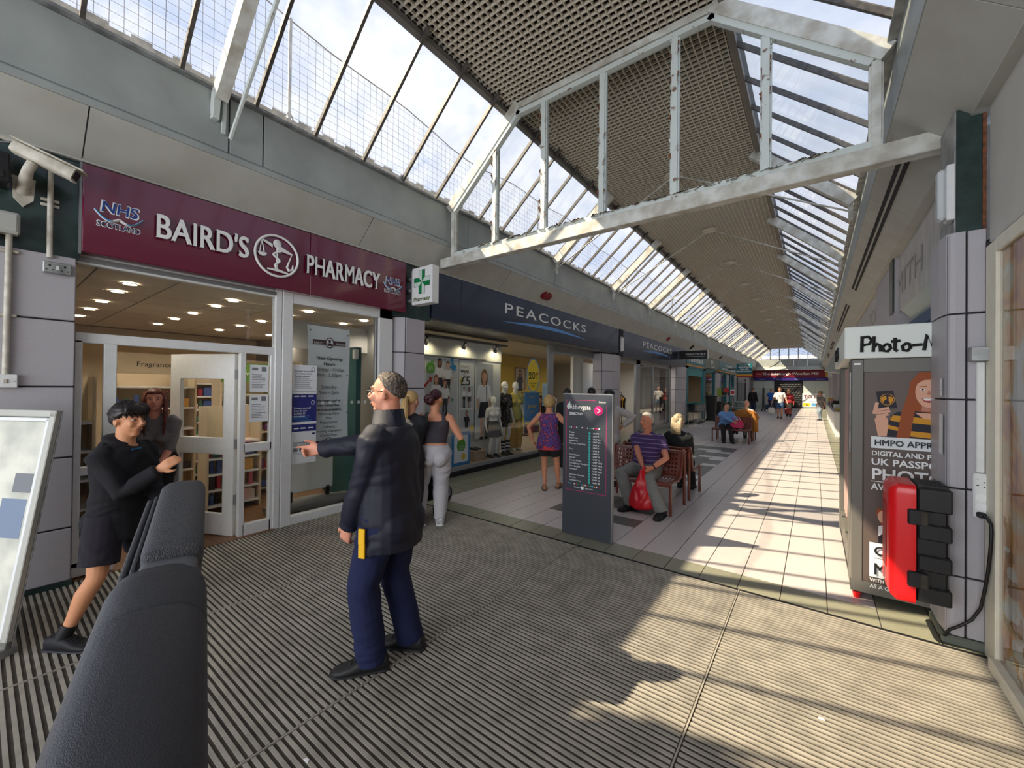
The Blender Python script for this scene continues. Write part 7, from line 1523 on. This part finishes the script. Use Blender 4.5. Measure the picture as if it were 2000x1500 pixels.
# ------------------------------------------------------------------ shop window mannequins
m_mq = mat('mannequin_white', (230, 228, 222), .35)
def mannequin(label, loc, face, H, base=.13, fem=True):
    f = Fig(label, loc, face, H, .92, fem, vox=.013, name='mannequin'); f.t['category'] = 'mannequin'; f.b.data.materials[0] = m_mq
    for c in list(f.t.children):
        if c.name.split('.')[0] in ('eyes', 'lips'): bpy.data.objects.remove(c)
    f.t.location.z = base; MB().lathe([(.16, -.0), (.16, .012), (.0, .014)], (0, 0, 0), 20).build('base_disc', m_graymet, f.t, world=False)
    return f
f = mannequin('white child mannequin in a white shirt and grey skirt in the school wear window', (-5.55, 6.72), (.95, -.3), 1.32); f.top('shirt', cl('shirt_school', (226, 226, 224)), -.02, .75, .014, amp=.004)
sk2 = MB(); sk2.loft([(f.pc+Vector((0, 0, -.24)), f.rg*.20, f.fw*.17), (f.pc+Vector((0, 0, -.05)), f.rg*.15, f.fw*.12), (f.pc+Vector((0, 0, .09)), f.rg*.11, f.fw*.09)], 28); sk2.build('skirt', cl('skirt_grey', (74, 76, 82)), f.t, True, world=False); f.shoes(m_black, m_sole)
f = mannequin('mannequin in a black floral dress in the school wear window', (-5.75, 7.35), (.95, -.2), 1.66); fl2 = mat('floral_black', (30, 28, 32), .8, rgb2=(150, 146, 140), vs=34); fl2.node_tree.nodes['Color Ramp'].color_ramp.elements[0].position = .36; fl2.node_tree.nodes['Color Ramp'].color_ramp.elements[1].position = .40; f.top('dress', fl2, -.16, .9, .018, amp=.006, flare=.04)
f = mannequin('mannequin in a yellow top and mustard trousers beside the floral dress', (-5.8, 7.85), (.9, -.4), 1.66); f.top('yellow_top', mat('top_yellow', (206, 186, 96), .8), -.08, .6, .014, amp=.005, flare=.02); f.legs('trousers', mat('trousers_mustard', (186, 146, 56), .8), .05, 1, .010, (.058, .054, .050, .050, .050, .052))
f = mannequin('mannequin in a blue cardigan and black trousers inside the second shop door', (-5.75, 13.5), (.95, -.3), 1.72, .02); f.top('cardigan', MATS['cardigan_blue'], -.06, 2, .018); f.legs('trousers', MATS['trousers_black'])
f = mannequin('mannequin in a black jacket beside the blue cardigan mannequin', (-5.9, 13.95), (.95, -.3), 1.72, .02); f.top('jacket', MATS['top_black'], -.06, 2, .018); f.legs('trousers', MATS['trousers_black'])
shm = Fig.shoes
for i, (yy, lb) in enumerate(((6.15, 'black school shoe on the wooden display block, left of its pair'), (6.27, 'black school shoe on the wooden display block, right of its pair'))):
    b = MB(); b.loft([((-5.68, yy, .355), (0, .03, 0), (0, 0, .015)), ((-5.66, yy, .37), (0, .035, 0), (0, 0, .03)), ((-5.58, yy, .365), (0, .04, 0), (0, 0, .022)), ((-5.50, yy, .355), (0, .03, 0), (0, 0, .014))], 14, 0, 3); tag(b.build('school_shoe', m_black, None, True), lb, 'shoe', 'school shoes on the display block')
for i, yy in enumerate((7.05, 7.22)):
    t = thing('wellington_boot', ['black and white striped boot beside the child mannequin', 'black and white striped boot nearest the mustard backdrop'][i], 'boot', (-5.5, yy, .13)); b = MB(); b.loft([((-5.52, yy, .13), (.05, 0, 0), (0, .045, 0)), ((-5.52, yy, .20), (.05, 0, 0), (0, .045, 0)), ((-5.53, yy, .45), (.055, 0, 0), (0, .05, 0))], 16); b.loft([((-5.52, yy, .165), (0, .04, 0), (0, 0, .035)), ((-5.44, yy, .16), (0, .042, 0), (0, 0, .03)), ((-5.39, yy, .15), (0, .03, 0), (0, 0, .018))], 14); b.build('boot_body', m_black, t, True)
    for z in (.25, .32, .39): MB().loft([((-5.525, yy, z-.012), (.0545, 0, 0), (0, .0495, 0)), ((-5.525, yy, z+.012), (.0555, 0, 0), (0, .0505, 0))], 16).build('white_stripe', m_txtw, t, True)
bpy.data.scenes.remove(TS)
